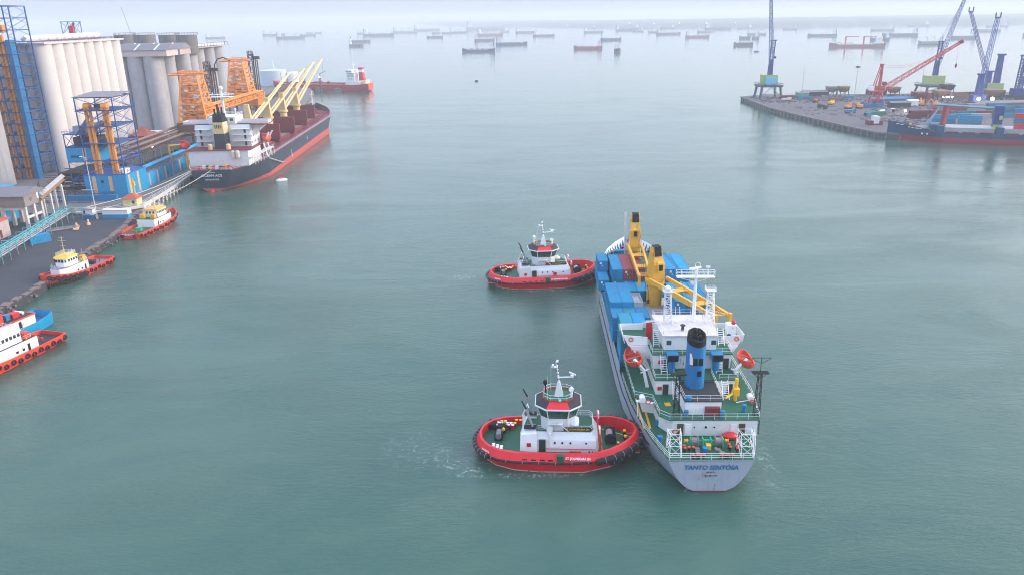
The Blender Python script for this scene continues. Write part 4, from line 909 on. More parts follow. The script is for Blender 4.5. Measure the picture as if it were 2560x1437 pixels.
    MB().rail([(-1.7, -2.9, 6.1), (.6, -2.9, 6.1)], .8, .03, .8, 3, 3).cb((-.5, -2.6, 6.05), (2.4, .7, .08)).build('side_platform', white, t, smooth=False)
    if variant == 0:
        MB().lathe([(.0, -.7), (.85, -.6), (1.05, 0), (.85, .6), (0.01, .7)], (2.6, -1.15, 5.5), 8, 'x').build('workboat_cover', cleanwhite, t, smooth=False)
        MB().cb((-1.4, -2.55, 5.1), (.9, .7, .9)).tube((-1.4, -2.9, 1.5), (-1.4, -2.9, 4.6), .25, 8).build('foam_tank', cleanwhite, t)
    else:
        MB().ball((3.4, .6, 5.4), .8, 12, .8).build('workboat_cover', paint('cream_cover', (236, 228, 205), .2), t)
        MB().cb((.9, -2.1, 5.0), (1.3, .7, .6)).build('red_rescue_boat', redp, t, smooth=False)
        MB().torus((2.4, -3.3, 2.5), .36, .12, 'y', 14, 6).tube((2.4, -3.2, 2.5), (2.4, -3.35, 2.5), .33, 12).build('lifebuoy_board', tugred, t)
    fr = MB()
    for y in (-2.9, 2.9): fr.bar((6.7, y, 1.3), (6.3, y, 5.4), .14).bar((7.3, y, 1.3), (6.6, y, 3.6), .1)
    fr.bar((6.3, -2.9, 5.4), (6.3, 2.9, 5.4), .12); fr.build('front_frame', tugred, t, smooth=False)
    for y in (-2.3, 2.3): MB().cb((6.5, y, 4.9), (.3, 1.1, .9)).build('flood_screen', cleanwhite, t, smooth=False)
    # deck gear
    w = MB().cb((8.5, -.75, 2.1), (1.5, .2, 1.6)).cb((8.5, 1.75, 2.1), (1.5, .2, 1.6)).cb((9.2, .5, 1.9), (.3, 2.4, 1.1)).build('towing_winch', soot, t, smooth=False)
    MB().lathe([(.95, -1.15), (.95, -1.05), (.55, -1.0), (.55, 1.0), (.95, 1.05), (.95, 1.15)], (8.4, .5, 2.2), 18, 'y').build('winch_drum', darks, w)
    MB().tube((8.3, -.5, 2.25), (8.3, 1.4, 2.25), .62, 12).build('tow_rope_coil', rope, w)
    bb = MB().tube((10.8, -.7, 1.3), (10.8, -.7, 2.7), .24, 10).tube((10.8, .9, 1.3), (10.8, .9, 2.7), .24, 10).tube((10.8, -1.1, 2.2), (10.8, 1.3, 2.2), .18, 8).build('towing_bitt', soot, t)
    for y in (-.7, .9): MB().tube((10.8, y, 2.7), (10.8, y, 2.95), .26, 10).build('bitt_cap', wyellow, bb)
    MB().tube((9.6, -1.9, 1.3), (9.6, -1.9, 2.3), .2, 10).build('bollard', soot, t); MB().tube((9.6, -1.9, 2.3), (9.6, -1.9, 2.5), .22, 10).build('bollard_cap', wyellow, t)
    for a, b in (((7.1, -3.6), (12.0, -1.3)), ((12.0, -1.3), (12.0, 1.4)), ((7.1, 3.6), (12.0, 1.4)), ((-12.3, -2.2), (-7.2, -3.9)), ((-12.3, 2.6), (-7.2, 3.6)), ((-6.6, -4.6), (6.6, -4.6)), ((7.0, -4.0), (7.0, 4.0))):
        MB().bar((*a, 1.37), (*b, 1.37), .09).build('deck_line', wyellow, t, smooth=False)
    MB().cb((-9.6, 2.3, 1.95), (1.4, 1.2, 1.2)).build('hydraulic_unit', soot, t, smooth=False); w = MB().cb((-9.9, 0.2, 1.9), (1.3, 1.3, 1.1)).build('aft_winch', soot, t, smooth=False)
    MB().tube((-9.9, -.6, 2.2), (-9.9, 1.0, 2.2), .5, 12).build('capstan', paint('grey_capstan', (120, 122, 130), .3), w)
    for y in (1.0, 3.2): MB().tube((-9.3, y, 2.5), (-9.1, y + .25, 2.5), .3, 10).build('yellow_flange', wyellow, w)
    MB().cb((-11.2, 3.4, 1.9), (1.3, 1.7, 1.1)).build('covered_locker', soot, t)
    rd = random.Random(8 + variant); D = MB().lathe([(.28, 0), (.3, .02), (.3, .84), (.27, .86)], (0, 0, 0), 12).mesh('drum'); DL = MB().lathe([(.29, .861), (.29, .9), (.02, .9)], (0, 0, 0), 12).mesh('drum_lid')
    k = 0
    cl = [(-11.6 + .68 * i + (.3 if j % 2 else 0), 4.0 + .62 * j) for j in range(3) for i in range(5) if 4.0 + .62 * j < H.b(-11.6 + .68 * i, 1.4) - 1.0 + 0.35 * (i > 3)]
    cl = [(-10.4 + .66 * i + (.33 if j % 2 else 0), 2.9 + .6 * j) for j in range(3) for i in range(5)][:13] + [(-7.2, 4.5), (-6.5, 4.5)] + [(-10.5 + .66 * i, -3.3 + .55 * j - .3 * i) for j in range(2) for i in range(3)]
    for x, y in cl:
        if abs(y) > H.b(x, 1.4) - 1.25: y = math.copysign(H.b(x, 1.4) - 1.25, y)
        o = thing('oil_drum', '', 'drum', (0, 0, 0))
        o.location = t.matrix_basis @ Vector((x, y, 1.36)) if False else Vector(loc) + Vector(((x * math.cos(rz) - y * math.sin(rz)) * (sc[0] if sc else 1), (x * math.sin(rz) + y * math.cos(rz)) * (sc[1] if sc else 1), 1.36))
        o['label'] = ('red and white drums with pale lids on the aft deck of the ' + ('lower' if variant == 0 else 'upper') + ' red tug').replace('drums', 'drum').replace('lids', 'lid'); o['group'] = 'drums on the deck of the %s red tug' % ('lower' if variant == 0 else 'upper')
        a = inst('drum_body', D, o, mat=maroon if rd.random() < .6 else cwhite); a.material_slots[0].link = 'OBJECT'; a.material_slots[0].material = redp if k % 3 else maroon
        b = inst('drum_lid', DL, o); 
        if not DL.materials: DL.materials.append(cleanwhite)
        b.material_slots[0].link = 'OBJECT'; b.material_slots[0].material = wyellow if x > -7.5 else cleanwhite; k += 1
    rp = MB()
    for _ in range(18): rp.torus((-8.4 + rd.uniform(-.9, 1.2), -4.0 + rd.uniform(-.3, .5), 1.42 + rd.random() * .2), rd.uniform(.2, .4), .05, 'z', 9, 4)
    rp.build('rope_heap', rope, t)['kind'] = 'stuff'
    m = MB()
    for x in (2.0, 2.6, 3.4): m.tube((x, -4.1, 1.35), (x, -4.1, 2.1), .12, 8)
    m.tube((1.8, -4.1, 2.0), (3.6, -4.1, 2.0), .1, 8).build('valve_rack', redp, t)
    for x in (4.9, 5.4, 5.9): MB().tube((x, -4.0, 1.35), (x, -4.0, 2.0), .15, 8).build('small_bollard', soot, t)
    return t
tA = red_tug('201', 'red harbour tug with green deck pressing its bow against the ship quarter, nearest the camera', (7.27, 112.6, 0.7), R(-4), (1, 1.12, 1))
tB = red_tug('301', 'red harbour tug farther up the channel, touching the bow of the container ship', (8.6, 200.4, 0.7), R(4.3), (1.1, 1.2, 1.0), 1)
tag(MB().tube((18.4, 112.9, 2.9), (25.6, 110.6, 5.9), .06, 4).build('tow_line', rope), 'thin pale tow line from the nearest red tug to the container ship', 'rope')
# ------------------------------------------------------------ smaller moored tugs with tyres
TY = MB().torus((0, 0, 0), .42, .2, 'y', 12, 6).mesh('tyre')
def small_tug(label, loc, rz, L=24, B=8.4, hullm=None, deckm=None, roofm=None, mode='fwd', stackm=None, dense=False, hx=0.0):
    t = thing('moored_tug', label, 'tugboat', loc, rz, 'tugs moored along the quay'); h = L / 2; b = B / 2; hullm = hullm or tugor; deckm = deckm or green; roofm = roofm or wyellow
    H = Hull(deck=[(-h, b * .8), (-h + 1.5, b * .93), (-h * .4, b), (h * .35, b), (h * .62, b * .86), (h * .82, b * .6), (h * .95, b * .28), (h, .08)],
             wl=[(-h, b * .6), (-h * .6, b * .85), (h * .2, b * .92), (h * .55, b * .6), (h * .8, b * .25), (h * .92, .05), (h, .02)],
             zt=[(-h, 1.35), (0, 1.35), (h * .5, 1.9), (h, 3.2)], e=[(-h, .6), (0, .8), (h, 1.2)])
    zt = lambda x: interp(H.zt, x)
    H.skin(.1, lambda x: zt(x) + .75, 5).build('hull', hullm, t); H.skin(-1, .1, 1).build('boot_topping', maroon, t)
    H.strip(lambda x: zt(x) - .15, lambda x: zt(x) + .76, 0, -.02, .3, -h + .05, h - .3).build('bulwark_cap', hullm, t)
    MB().cb((-h + .12, 0, 1.65), (.2, b * 1.55, .9)).build('transom_rail', hullm, t, smooth=False)
    H.plate(lambda x: min(zt(x) - .1, 2.2), -h + .1, h - .6, .25).build('deck', deckm, t, smooth=False)
    k = 0; x = -h + .8
    while x < h - .3:
        for s in (-1, 1):
            z = zt(x) - .05 - (.35 if k % 2 else 0); o = inst('tyre', TY, t, (x, s * (H.b(x, z) + .16), z), (0, 0, R(0) if x < h * .5 else s * R(-35)), mat=black)
        if dense and x > -1:
            for s in (-1, 1): inst('tyre', TY, t, (x + .4, s * (H.b(x, .8) + .2), .75), mat=black)
        x += (.85 if (dense and x > -1) else 1.75); k += 1
    for y in (-b * .45, b * .45): inst('tyre', TY, t, (-h - .15, y, 1.0), (0, 0, R(90)), mat=black)
    if mode == 'fwd':
        MB().prism([(-2.5, -b * .62), (h * .45, -b * .62), (h * .6, -b * .35), (h * .6, b * .35), (h * .45, b * .62), (-2.5, b * .62)], 1.3, 4.0).build('deckhouse', white, t, smooth=False)
        MB().prism([(-2.3, -b * .6), (h * .45, -b * .6), (h * .6, -b * .34), (h * .6, b * .34), (h * .45, b * .6), (-2.3, b * .6)], 4.0, 4.08).build('upper_deck', deckm, t, smooth=False)
        x0, x1, wy = .6, h * .42, b * .5
    else:
        MB().prism([(-3.6, -b * .66), (h * .5, -b * .66), (h * .64, -b * .35), (h * .64, b * .35), (h * .5, b * .66), (-3.6, b * .66)], 1.3, 4.0).build('deckhouse', white, t, smooth=False)
        MB().prism([(-3.5, -b * .64), (h * .5, -b * .64), (h * .62, -b * .34), (h * .62, b * .34), (h * .5, b * .64), (-3.5, b * .64)], 4.0, 4.08).build('upper_deck', deckm, t, smooth=False)
        x0, x1, wy = -.2, h * .44, b * .55
    MB().prism([(x0, -wy), (x1 - .8, -wy), (x1, -wy * .6), (x1, wy * .6), (x1 - .8, wy), (x0, wy)], 4.08, 6.5).build('wheelhouse', white, t, smooth=False)
    MB().prism([(x0 - .3, -wy - .3), (x1 - .6, -wy - .3), (x1 + .35, -wy * .65), (x1 + .35, wy * .65), (x1 - .6, wy + .3), (x0 - .3, wy + .3)], 6.5, 6.85,
               [(x0, -wy * .9), (x1 - .9, -wy * .9), (x1 - .2, -wy * .55), (x1 - .2, wy * .55), (x1 - .9, wy * .9), (x0, wy * .9)]).build('wheelhouse_roof', roofm, t, smooth=False)
    for s in (-1, 1):
        xx = x0 + .5
        while xx < x1 - 1.0: window(t, xx, s * (wy + .02), 5.7, .62, .75, 'y'); xx += .95
        window(t, 0 + x1 - .4, s * wy * .82, 5.7, .5, .75, 'y')
        for xx in (-1.2, .2, 1.8): MB().cb((xx, s * b * (.62 if mode == 'fwd' else .66), 2.3), (.6, .08, 1.7 if xx < 0 else .5)).build('cabin_door' if xx < 0 else 'cabin_window', soot, t, smooth=False)
    for y in (-wy * .45, 0, wy * .45): window(t, x1 + .02, y, 5.7, .7, .75, 'x'); window(t, x0 - .02, y, 5.7, .7, .75, 'x')
    MB().rail([(x0, -wy * .8, 6.85), (x1 - 1, -wy * .8, 6.85), (x1 - 1, wy * .8, 6.85), (x0, wy * .8, 6.85)], .9, .04, .9, 3, 3, True).build('roof_railing', white, t, smooth=False)
    MB().rail([(-2.4, -b * .58, 4.08), (x0, -b * .58, 4.08)], .9, .035, 1).rail([(-2.4, b * .58, 4.08), (x0, b * .58, 4.08)], .9, .035, 1).rail([(x1 + .3, -b * .55, 4.08), (h * .58, -b * .3, 4.08), (h * .58, b * .3, 4.08), (x1 + .3, b * .55, 4.08)], .9, .035, 1).build('railing', white, t, smooth=False)
    mx = (x0 + x1) / 2; m = MB().tube((mx, 0, 6.8), (mx - .2, 0, 12.2), .12, 6, .06)
    for z, w in ((8.2, 1.2), (9.6, .9), (11.0, 1.3), (11.8, .8)): m.bar((mx - .1, -w, z), (mx - .1, w, z), .05)
    m.build('mast', paint('mast_cream', (225, 205, 140), .2) if roofm is wyellow else white, t)
    stackm = stackm or wyellow
    for s in (-1, 1):
        MB().box(-2.3, -1.0, *((b * .25, b * .55) if s > 0 else (-b * .55, -b * .25)), 4.08, 5.5).build('funnel', stackm, t, smooth=False)
        MB().path([(-1.7, s * b * .4, 5.5), (-1.7, s * b * .4, 6.9), (-2.1, s * b * .4, 7.3)], .1, 6).build('exhaust_pipe', rope, t)
    MB().cb((-h * .55, 0, 1.8), (1.3, 1.6, 1.1)).tube((-h * .55, -1.0, 2.2), (-h * .55, 1.0, 2.2), .35, 10).build('towing_winch', wgreen if deckm is green else darks, t, smooth=False)
    MB().tube((-h * .75, -.6, 1.3), (-h * .75, -.6, 2.2), .16, 8).tube((-h * .75, .6, 1.3), (-h * .75, .6, 2.2), .16, 8).tube((-h * .75, -.9, 1.9), (-h * .75, .9, 1.9), .12, 8).build('towing_bitt', tugor, t)
    return t
def at_bow(bx, by, rz, L): return (bx - math.cos(rz) * L / 2, by - math.sin(rz) * L / 2, 0)
a = R(-101); small_tug('yellow roofed tug with thick rows of tyres, bow towards the camera', at_bow(-127.2, 200.0, a, 25), a, 25, 8.2, tugor, paint('wet_grey_deck', (110, 125, 135), .4), wyellow, dense=True)
a = R(83); tY = small_tug('yellow roofed tug with green deck, stern towards the camera, below the pier', (-125.3, 264.2, 0), a, 29, 9.6, tugor, green, wyellow, 'aft')
for k, w_ in enumerate((.5, .35, .6, .4, .7, .3, .5, .45)): MB().cb((-14.56, 2.0 - k * .56, 1.7), (.04, w_ * .8, .3)).build('stern_lettering', cleanwhite, tY, smooth=False)
for k in range(4): MB().cb((-14.56, 1.0 - k * .55, 1.3), (.04, .4, .16)).build('stern_lettering', cleanwhite, tY, smooth=False)
tag(tY)
a = R(-106); tR = small_tug('red hulled tug with white two storey wheelhouse at the lower left edge of the harbour', (-108.9, 150.2, 0), a, 30, 8.6, tugor, darks, white, 'aft', tugor)
for ch in tR.children:
    if ch.name.split('.')[0] in ('deckhouse', 'upper_deck', 'wheelhouse', 'wheelhouse_roof', 'window', 'cabin_door', 'cabin_window', 'roof_railing', 'railing', 'mast', 'funnel', 'exhaust_pipe'): ch.location.x -= 4.6
# blue workboat with white cabin beside it
wbt = thing('workboat', 'blue hulled workboat with white cabin and red roof edge between quay and lower left tug', 'boat', (-115.6, 166.2, 0), R(-106 + 180))
H = Hull(deck=[(-10, 3.6), (4, 3.7), (8.4, 3.3), (9.6, 2.6)], wl=[(-10, 3.0), (5, 3.2), (9.6, 2.2)], zt=[(-10, 1.8), (4, 1.8), (9.6, 2.5)], e=[(-10, 1)])
H.skin(-1, lambda x: interp(H.zt, x) + .7, 4).build('hull', lblue, wbt); H.plate(1.5, -9.8, 9.4, .2).build('deck', paint('blue_deck', (40, 100, 150), .6, .3), wbt, smooth=False)
H.strip(1.4, lambda x: interp(H.zt, x) + .72, 0, -.02, .2, -9.9, 9.5).build('bulwark', lblue, wbt)
MB().box(-6, 4.6, -2.9, 2.9, 1.5, 4.4).build('cabin', white, wbt, smooth=False); MB().box(-6.3, 4.9, -3.1, 3.1, 4.4, 4.6).build('cabin_roof', tugor, wbt, smooth=False); MB().box(-5.9, 4.5, -2.7, 2.7, 4.6, 4.66).build('roof_sheet', darks, wbt, smooth=False)
MB().box(-4.6, -2.2, -1.4, 1.2, 4.66, 6.8).build('red_wheelhouse', tugor, wbt, smooth=False); lifering(wbt, (-2.1, -.1, 5.9), 'x', .5)
MB().box(.2, 2.0, -1.5, .2, 4.66, 5.7).build('red_funnel', redp, wbt, smooth=False); MB().tube((3.2, -1.2, 5.0), (3.2, 1.0, 5.0), .35, 10).build('white_canister', cleanwhite, wbt); MB().box(-1.3, -.2, -1.2, .3, 4.66, 5.9).build('blue_drum_box', blue, wbt, smooth=False)
for x in (-3.5, 0.4): MB().cb((x, -2.92, 3.2), (.7, .1, 1.5)).build('cabin_door', soot, wbt, smooth=False)
for x in (-4.8, 2.3): MB().cb((x, 2.92, 3.2), (.7, .1, .7)).build('cabin_window', soot, wbt, smooth=False)
# ------------------------------------------------------------ left quay: aprons, silos, towers, conveyors
def ground(name, poly, z, mat, label, z0=-2.5):
    o = MB().prism(poly[::-1] if sum((a[0] * b[1] - b[0] * a[1]) for a, b in zip(poly, poly[1:] + poly[:1])) < 0 else poly, z0, z).build(name, mat, smooth=False); return tag(o, label, kind='structure')
rd = random.Random(21)
ed = [(-124.6, 60), (-125.6, 120), (-126.6, 165), (-126.0, 181), (-125.4, 193), (-127.6, 207), (-129.0, 218), (-129.9, 230), (-130.1, 246), (-132.5, 262), (-135.5, 272), (-138, 284)]
ground('coal_apron', [(-700, 60)] + ed + [(-700, 290)], 2.0, coal, 'dark coal dusted quay apron behind the moored tugs')
qe = [(-158.5, 277.6), (-149, 279.4), (-142, 283.0), (-138.6, 286.5), (-139.4, 305), (-141.3, 325), (-143.6, 345), (-145, 400), (-148, 500), (-152, 560), (-166, 640), (-178, 700), (-188, 770)]
ground('quay', [(-700, 277.0)] + qe + [(-205, 820), (-225, 870), (-700, 920)], 2.9, concd, 'weathered concrete quay below the silos')
cap = MB()
for (a, b) in zip(qe[:9], qe[1:10]):
    a_, b_ = Vector((*a, 2.86)), Vector((*b, 2.86)); L_ = (b_ - a_).length; an = math.atan2(b[1] - a[1], b[0] - a[0]); cap.cb((a_ + b_) / 2 + Vector((math.sin(an) * .1, -math.cos(an) * .1, 0)), (L_ + .1, 1.2, .9), an)
tag(cap.build('quay_edge_beam', conc, smooth=False), 'pale concrete beam along the quay edge', kind='structure')
wp = thing('quay_walkway', 'railed concrete walkway along the quay front between apron and blue building', 'walkway', (0, 0, 0))
MB().rail([(x - .6, y + .4, 3.2) for x, y in qe[:9]], 1.1, .05, 4).build('railing', white, wp, smooth=False)
# piles under the quay edge
for i in range(13):
    y = 287 + i * 4.6; x = interp([(p[1], p[0]) for p in qe[3:9]], y)
    o = MB().tube((x + .55, y, -1.5), (x + .25, y, 2.4), .42, 10).cb((x + .3, y, 2.1), (1.3, 1.0, .9)).build('pile', conc); tag(o, 'concrete pile, number %d from the yellow crane, under the quay edge' % (i + 1) if False else 'concrete pile under the quay edge beside the bulk carrier stern', 'pile', 'piles under the quay edge')
# rubble along the apron edge
rb = MB()
for (a, b) in zip(ed, ed[1:]):
    n = int(math.hypot(b[0] - a[0], b[1] - a[1]) / .42)
    for i in range(n):
        t_ = rd.random(); x, y = a[0] + (b[0] - a[0]) * t_ + rd.uniform(-1.5, 1.0), a[1] + (b[1] - a[1]) * t_; s_ = rd.uniform(.25, .8)
        rb.cb((x, y, rd.uniform(.1, 1.9) if x > a[0] else 2.0), (s_, s_ * rd.uniform(.6, 1.3), s_ * .8), rd.uniform(0, 3), rd.uniform(-.6, .6))
    L_ = math.hypot(b[0] - a[0], b[1] - a[1])
    for k in range(int(L_ / 3.2)):
        t_ = (k + .5) / max(1, int(L_ / 3.2)); rb.cb((a[0] + (b[0] - a[0]) * t_ - .9, a[1] + (b[1] - a[1]) * t_, 2.02 + rd.uniform(-.1, .15)), (rd.uniform(1.0, 2.0), 2.9, .5), rd.uniform(-.25, .25))
tag(rb.build('edge_rubble', paint('pink_rubble', (122, 106, 104), .6, .2, .9, scale=.5), smooth=False), 'broken concrete and rocks along the apron edge', kind='stuff')
# --- silos
def silo_bank(label, cyl, r, z1, mat, slab, base=2.9, n=28):
    t = thing('grain_silo_bank', label, 'silo', (0, 0, 0))
    for x, y in cyl:
        o = MB().tube((x, y, base), (x, y, z1), r, n, caps=False).build('silo', mat, t)
    if slab: MB().prism(slab, z1, z1 + .7).build('roof_slab', mat, t, smooth=False)
    return t
A = silo_bank('huge bank of pale ribbed concrete silos behind the blue towers', [(-210.7, 366.5 + 9.3 * i) for i in range(8)] + [(-220.0, 366.5), (-229.3, 366.5), (-238.6, 366.5), (-220, 431.6), (-229.3, 431.6)], 4.95, 59.6, conc,
              [(-205.4, 361.4), (-205.4, 437), (-246, 437), (-246, 361.4)])
MB().box(-236, -208.5, 364, 434, 3, 59.5).build('silo_core', conc, A, smooth=False)
MB().rail([(-205.7, 361.6, 60.3), (-205.7, 436.8, 60.3), (-235, 436.8, 60.3)], 1.1, .07, 3).build('roof_railing', darks, A, smooth=False)
cg = thing('rooftop_conveyor', 'pale inclined conveyor gallery on top of the big silo bank', 'conveyor', (0, 0, 0))
MB().bar((-214, 362, 62.2), (-214, 428, 62.6), 1.6).build('gallery', cleanwhite, cg, smooth=False)
MB().bar((-221, 372, 61.6), (-219, 404, 62.6), 1.3).build('gallery', concg, cg, smooth=False)
m = MB()
for y in range(366, 428, 7): m.bar((-215.4, y, 60.3), (-214.2, y, 62), .22).bar((-212.6, y, 60.3), (-213.8, y, 62), .22)
m.bar((-212.5, 362, 60.8), (-212.5, 432, 60.8), .3).build('support_frame', maroon, cg, smooth=False)
hh = thing('rooftop_headhouse', 'dark lattice headhouse with rusty gearbox standing on the silo roof', 'machine house', (-222, 418, 60.3))
f = MB()
for x in (-3.2, 3.2):
    for y in (-3.2, 3.2): f.bar((x, y, 0), (x, y, 8.6), .26)
for z in (2.6, 8.6): f.box(-3.6, 3.6, -3.6, 3.6, z, z + .25)
for s in (-1, 1): f.bar((-3.2, s * 3.2, 2.8), (3.2, s * 3.2, 8.6), .16).bar((s * 3.2, -3.2, 2.8), (s * 3.2, 3.2, 8.6), .16).bar((3.2, s * 3.2, 2.8), (-3.2, s * 3.2, 8.6), .16)
f.build('frame', sblue, hh, smooth=False); MB().cb((0, 0, 5.0), (2.2, 2.0, 3.6)).tube((-.5, 0, 3), (1.5, 0, 8), .6, 8).build('gearbox', tugor, hh, smooth=False)
B = silo_bank('grey concrete silos under two gable roofed houses, right of the big bank', [(-228.2, 496), (-218.3, 496), (-214.6, 509), (-210.5, 523), (-211, 537), (-228, 509), (-224, 523), (-238, 496)], 4.95, 48.6, concg, None)
for y0 in (491, 511.5):
    g = MB().box(-244, -206.5, y0, y0 + 17.5, 48.6, 52.2).build('roof_house', paint('pinkish_render', (198, 180, 178), .3, 0, .85, scale=.08), B, smooth=False)
    MB().add([(-245, y0 - .8, 52.2), (-205.8, y0 - .8, 52.2), (-205.8, y0 + 8.75, 55.6), (-245, y0 + 8.75, 55.6), (-245, y0 + 18.3, 52.2), (-205.8, y0 + 18.3, 52.2)], [(0, 1, 2, 3), (3, 2, 5, 4), (1, 5, 2), (0, 3, 4), (0, 4, 5, 1)]).build('gable_roof', roofg, g, smooth=False)
    m = MB()
    for x in (-238, -226, -214): m.add([(x, y0 - .6, 52.32), (x + .9, y0 - .6, 52.32), (x + .9, y0 + 8.6, 55.66), (x, y0 + 8.6, 55.66), (x, y0 - .6, 52.2), (x + .9, y0 - .6, 52.2), (x + .9, y0 + 8.6, 55.5), (x, y0 + 8.6, 55.5)], [(0, 1, 2, 3), (4, 0, 3, 7), (1, 5, 6, 2), (0, 4, 5, 1)])
    m.build('roof_sheet', cleanwhite, g, smooth=False)
MB().box(-240, -214, 495, 540, 3, 48.5).build('silo_core', concg, B, smooth=False)
Cb = silo_bank('farther row of tall grey silos with a red railed roof, behind the gabled houses', [(-236, 572), (-231, 583), (-229, 597), (-226, 610), (-224, 623), (-240, 600)], 5.3, 50.2, concg, [(-222, 560), (-217, 632), (-290, 640), (-290, 570)])
MB().prism([(-232, 575), (-226, 620), (-282, 625), (-282, 578)], 3, 50.1).build('silo_core', concg, Cb, smooth=False)
MB().rail([(-246, 565, 51.0), (-222.4, 561, 51.0), (-217.5, 632, 51.0)], 2.2, .16, 5, 4, 1).build('roof_railing', maroon, Cb, smooth=False)
MB().prism([(-222, 566), (-219, 628), (-236, 628), (-238, 566)], 51.3, 52.6).build('roof_machinery', cleanwhite, Cb, smooth=False)
for i, (x, y) in enumerate(((-276, 590), (-253.5, 570.5), (-228, 550), (-210.5, 535.5))):
    tk = thing('rooftop_tank', ('squat grey round tank on the silo roofs, %s in the row of four' % ('leftmost', 'second from left', 'third from left', 'rightmost')[i]), 'tank', (x, y, 51 if i < 1 else 52), 0, 'round tanks above the silo roofs')
    MB().tube((0, 0, -4), (0, 0, 8.0 if i else 9), 7.4 if i < 2 else 6.6, 24).build('tank_shell', concd, tk); MB().rail([(7.2 * math.cos(k * math.pi / 6), 7.2 * math.sin(k * math.pi / 6), 8.0 if i else 9) for k in range(12)], 1.2, .1, 6, 4, 1, True).build('tank_railing', maroon, tk, smooth=False)
MB().tube((-276, 600, 60), (-280, 600, 79), .12, 4).build('aerial', darks, Cb)
tag(silo_bank('dirty grey silo standing behind the tall blue elevator tower', [(-220.5, 331), (-234, 338)], 7.2, 57, concg, None))
tag(silo_bank('near pale silo cut by the left picture edge', [(-177.0, 246.5)], 8.2, 52, conc, None, 2.0, 36))
# --- tall blue elevator tower
et = thing('elevator_tower', 'tall narrow blue lattice tower with orange elevator legs at the left edge', 'tower', (0, 0, 0))
f = MB(); X0, X1, Y0, Y1, ZT = -224, -210, 344, 360, 75.6; nz = 15; dz = (ZT - 2.9) / nz
for x in (X0, -217, X1):
    for y in (Y0, Y1): f.bar((x, y, 2.9), (x, y, ZT), .42)
f.build('frame_post', sblue, et, smooth=False)
f = MB()
for k in range(nz + 1):
    z = 2.9 + k * dz
    f.bar((X0, Y0, z), (X1, Y0, z), .26).bar((X0, Y1, z), (X1, Y1, z), .22).bar((X1, Y0, z), (X1, Y1, z), .26).bar((X0, Y0, z), (X0, Y1, z), .22)
    if k < nz:
        if k % 2: f.bar((X1, Y0, z), (X1, Y1, z + dz), .16)
        f.bar((X1, (Y0 + Y1) / 2, z), (X1, Y1, z + dz / 2), .13).bar((X1, (Y0 + Y1) / 2, z), (X1, Y0, z + dz / 2), .13).bar((X1, Y0, z + dz / 2), (X1, (Y0 + Y1) / 2, z + dz), .13).bar((X1, Y1, z + dz / 2), (X1, (Y0 + Y1) / 2, z + dz), .13)
        f.bar((-217, Y0, z), (X1, Y0, z + dz), .12)
f.build('bracing', sblue, et, smooth=False)
for i, x in enumerate((-221.5, -219.2, -216.0, -214.4)): MB().box(x - .42, x + .42, 346.0, 347.3, 2.9, 66 - 2.2 * (i % 2)).build('elevator_leg', craneo, et, smooth=False)
MB().box(-213.0, -211.0, 346, 349.5, 2.9, 62).build('stair_shaft', blue, et, smooth=False)
m = MB()
for k in range(1, nz - 1): m.box(X0 + .2, -213.6, Y0 + .4, Y1 - .4, 2.9 + k * dz - .1, 2.9 + k * dz + .02)
m.build('floor_grating', paint('grating_blue', (40, 70, 110), .4), et, smooth=False)
for x in (-221, -215): MB().cb((x, 348, 66.5), (3.4, 3, 3.2)).build('head_machinery', craneo, et, smooth=False)
# --- middle blue tower with its building
bt = thing('loading_tower', 'mid height blue lattice tower with two orange legs above the blue building', 'tower', (0, 0, 0))
f = MB(); X0, X1, Y0, Y1 = -165.3, -151.0, 303, 318
for x in (X0, X1):
    for y in (Y0, Y1): f.bar((x, y, 12), (x, y, 41.5), .36)
lv = (12, 17.5, 24, 30.5, 36.5, 41.4)
for z in lv: f.bar((X0, Y0, z), (X1, Y0, z), .3).bar((X0, Y1, z), (X1, Y1, z), .3).bar((X0, Y0, z), (X0, Y1, z), .3).bar((X1, Y0, z), (X1, Y1, z), .3)
f.build('frame', sblue, bt, smooth=False)
f = MB()
for a, b in zip(lv, lv[1:]):
    f.bar((X1, Y0, a), (X1, Y1, b), .15).bar((X1, Y1, a), (X1, Y0, b), .15).bar((X0, Y1, a), (X1, Y1, b), .15).bar((X1, Y1, a), (X0, Y1, b), .15)
    if a > 30 or a < 13: f.bar((X0, Y0, a), (X1, Y0, b), .15).bar((X1, Y0, a), (X0, Y0, b), .15)
    f.bar((X0 + 1, Y0 + 1, a), (X0 + 6, Y1 - 1, b), .25)
f.build('bracing', sblue, bt, smooth=False)
MB().add([(X0 - .5, Y0 - .5, 41.5), (X1 + .5, Y0 - .5, 41.5), (X1 + .5, Y1 + .5, 42.3), (X0 - .5, Y1 + .5, 42.3), (X0 - .5, Y0 - .5, 41.7), (X1 + .5, Y0 - .5, 41.7), (X1 + .5, Y1 + .5, 42.5), (X0 - .5, Y1 + .5, 42.5)], [(0, 3, 2, 1), (4, 5, 6, 7), (0, 1, 5, 4), (1, 2, 6, 5), (2, 3, 7, 6), (3, 0, 4, 7)]).build('tower_roof', roofg, bt, smooth=False)
m = MB()
for z in (24, 30.5): m.box(X0 + .4, X1 - .4, Y0 + .4, Y1 - .4, z - .1, z + .03)
m.box(X0 - .5, X1 + 1.2, Y0 - .6, Y1 + .6, 36.4, 36.6).build('platform', paint('platform_blue', (30, 70, 120), .4), bt, smooth=False)
MB().rail([(X0 - .4, Y0 - .5, 36.6), (X1 + 1.1, Y0 - .5, 36.6), (X1 + 1.1, Y1 + .5, 36.6)], 1.1, .06, 2).build('railing', sblue, bt, smooth=False)
for x in (-162.2, -160.6, -155.4, -154.0): MB().box(x - .42, x + .42, 303.6, 304.6, 12, 36.8).build('elevator_leg', craneo, bt, smooth=False)
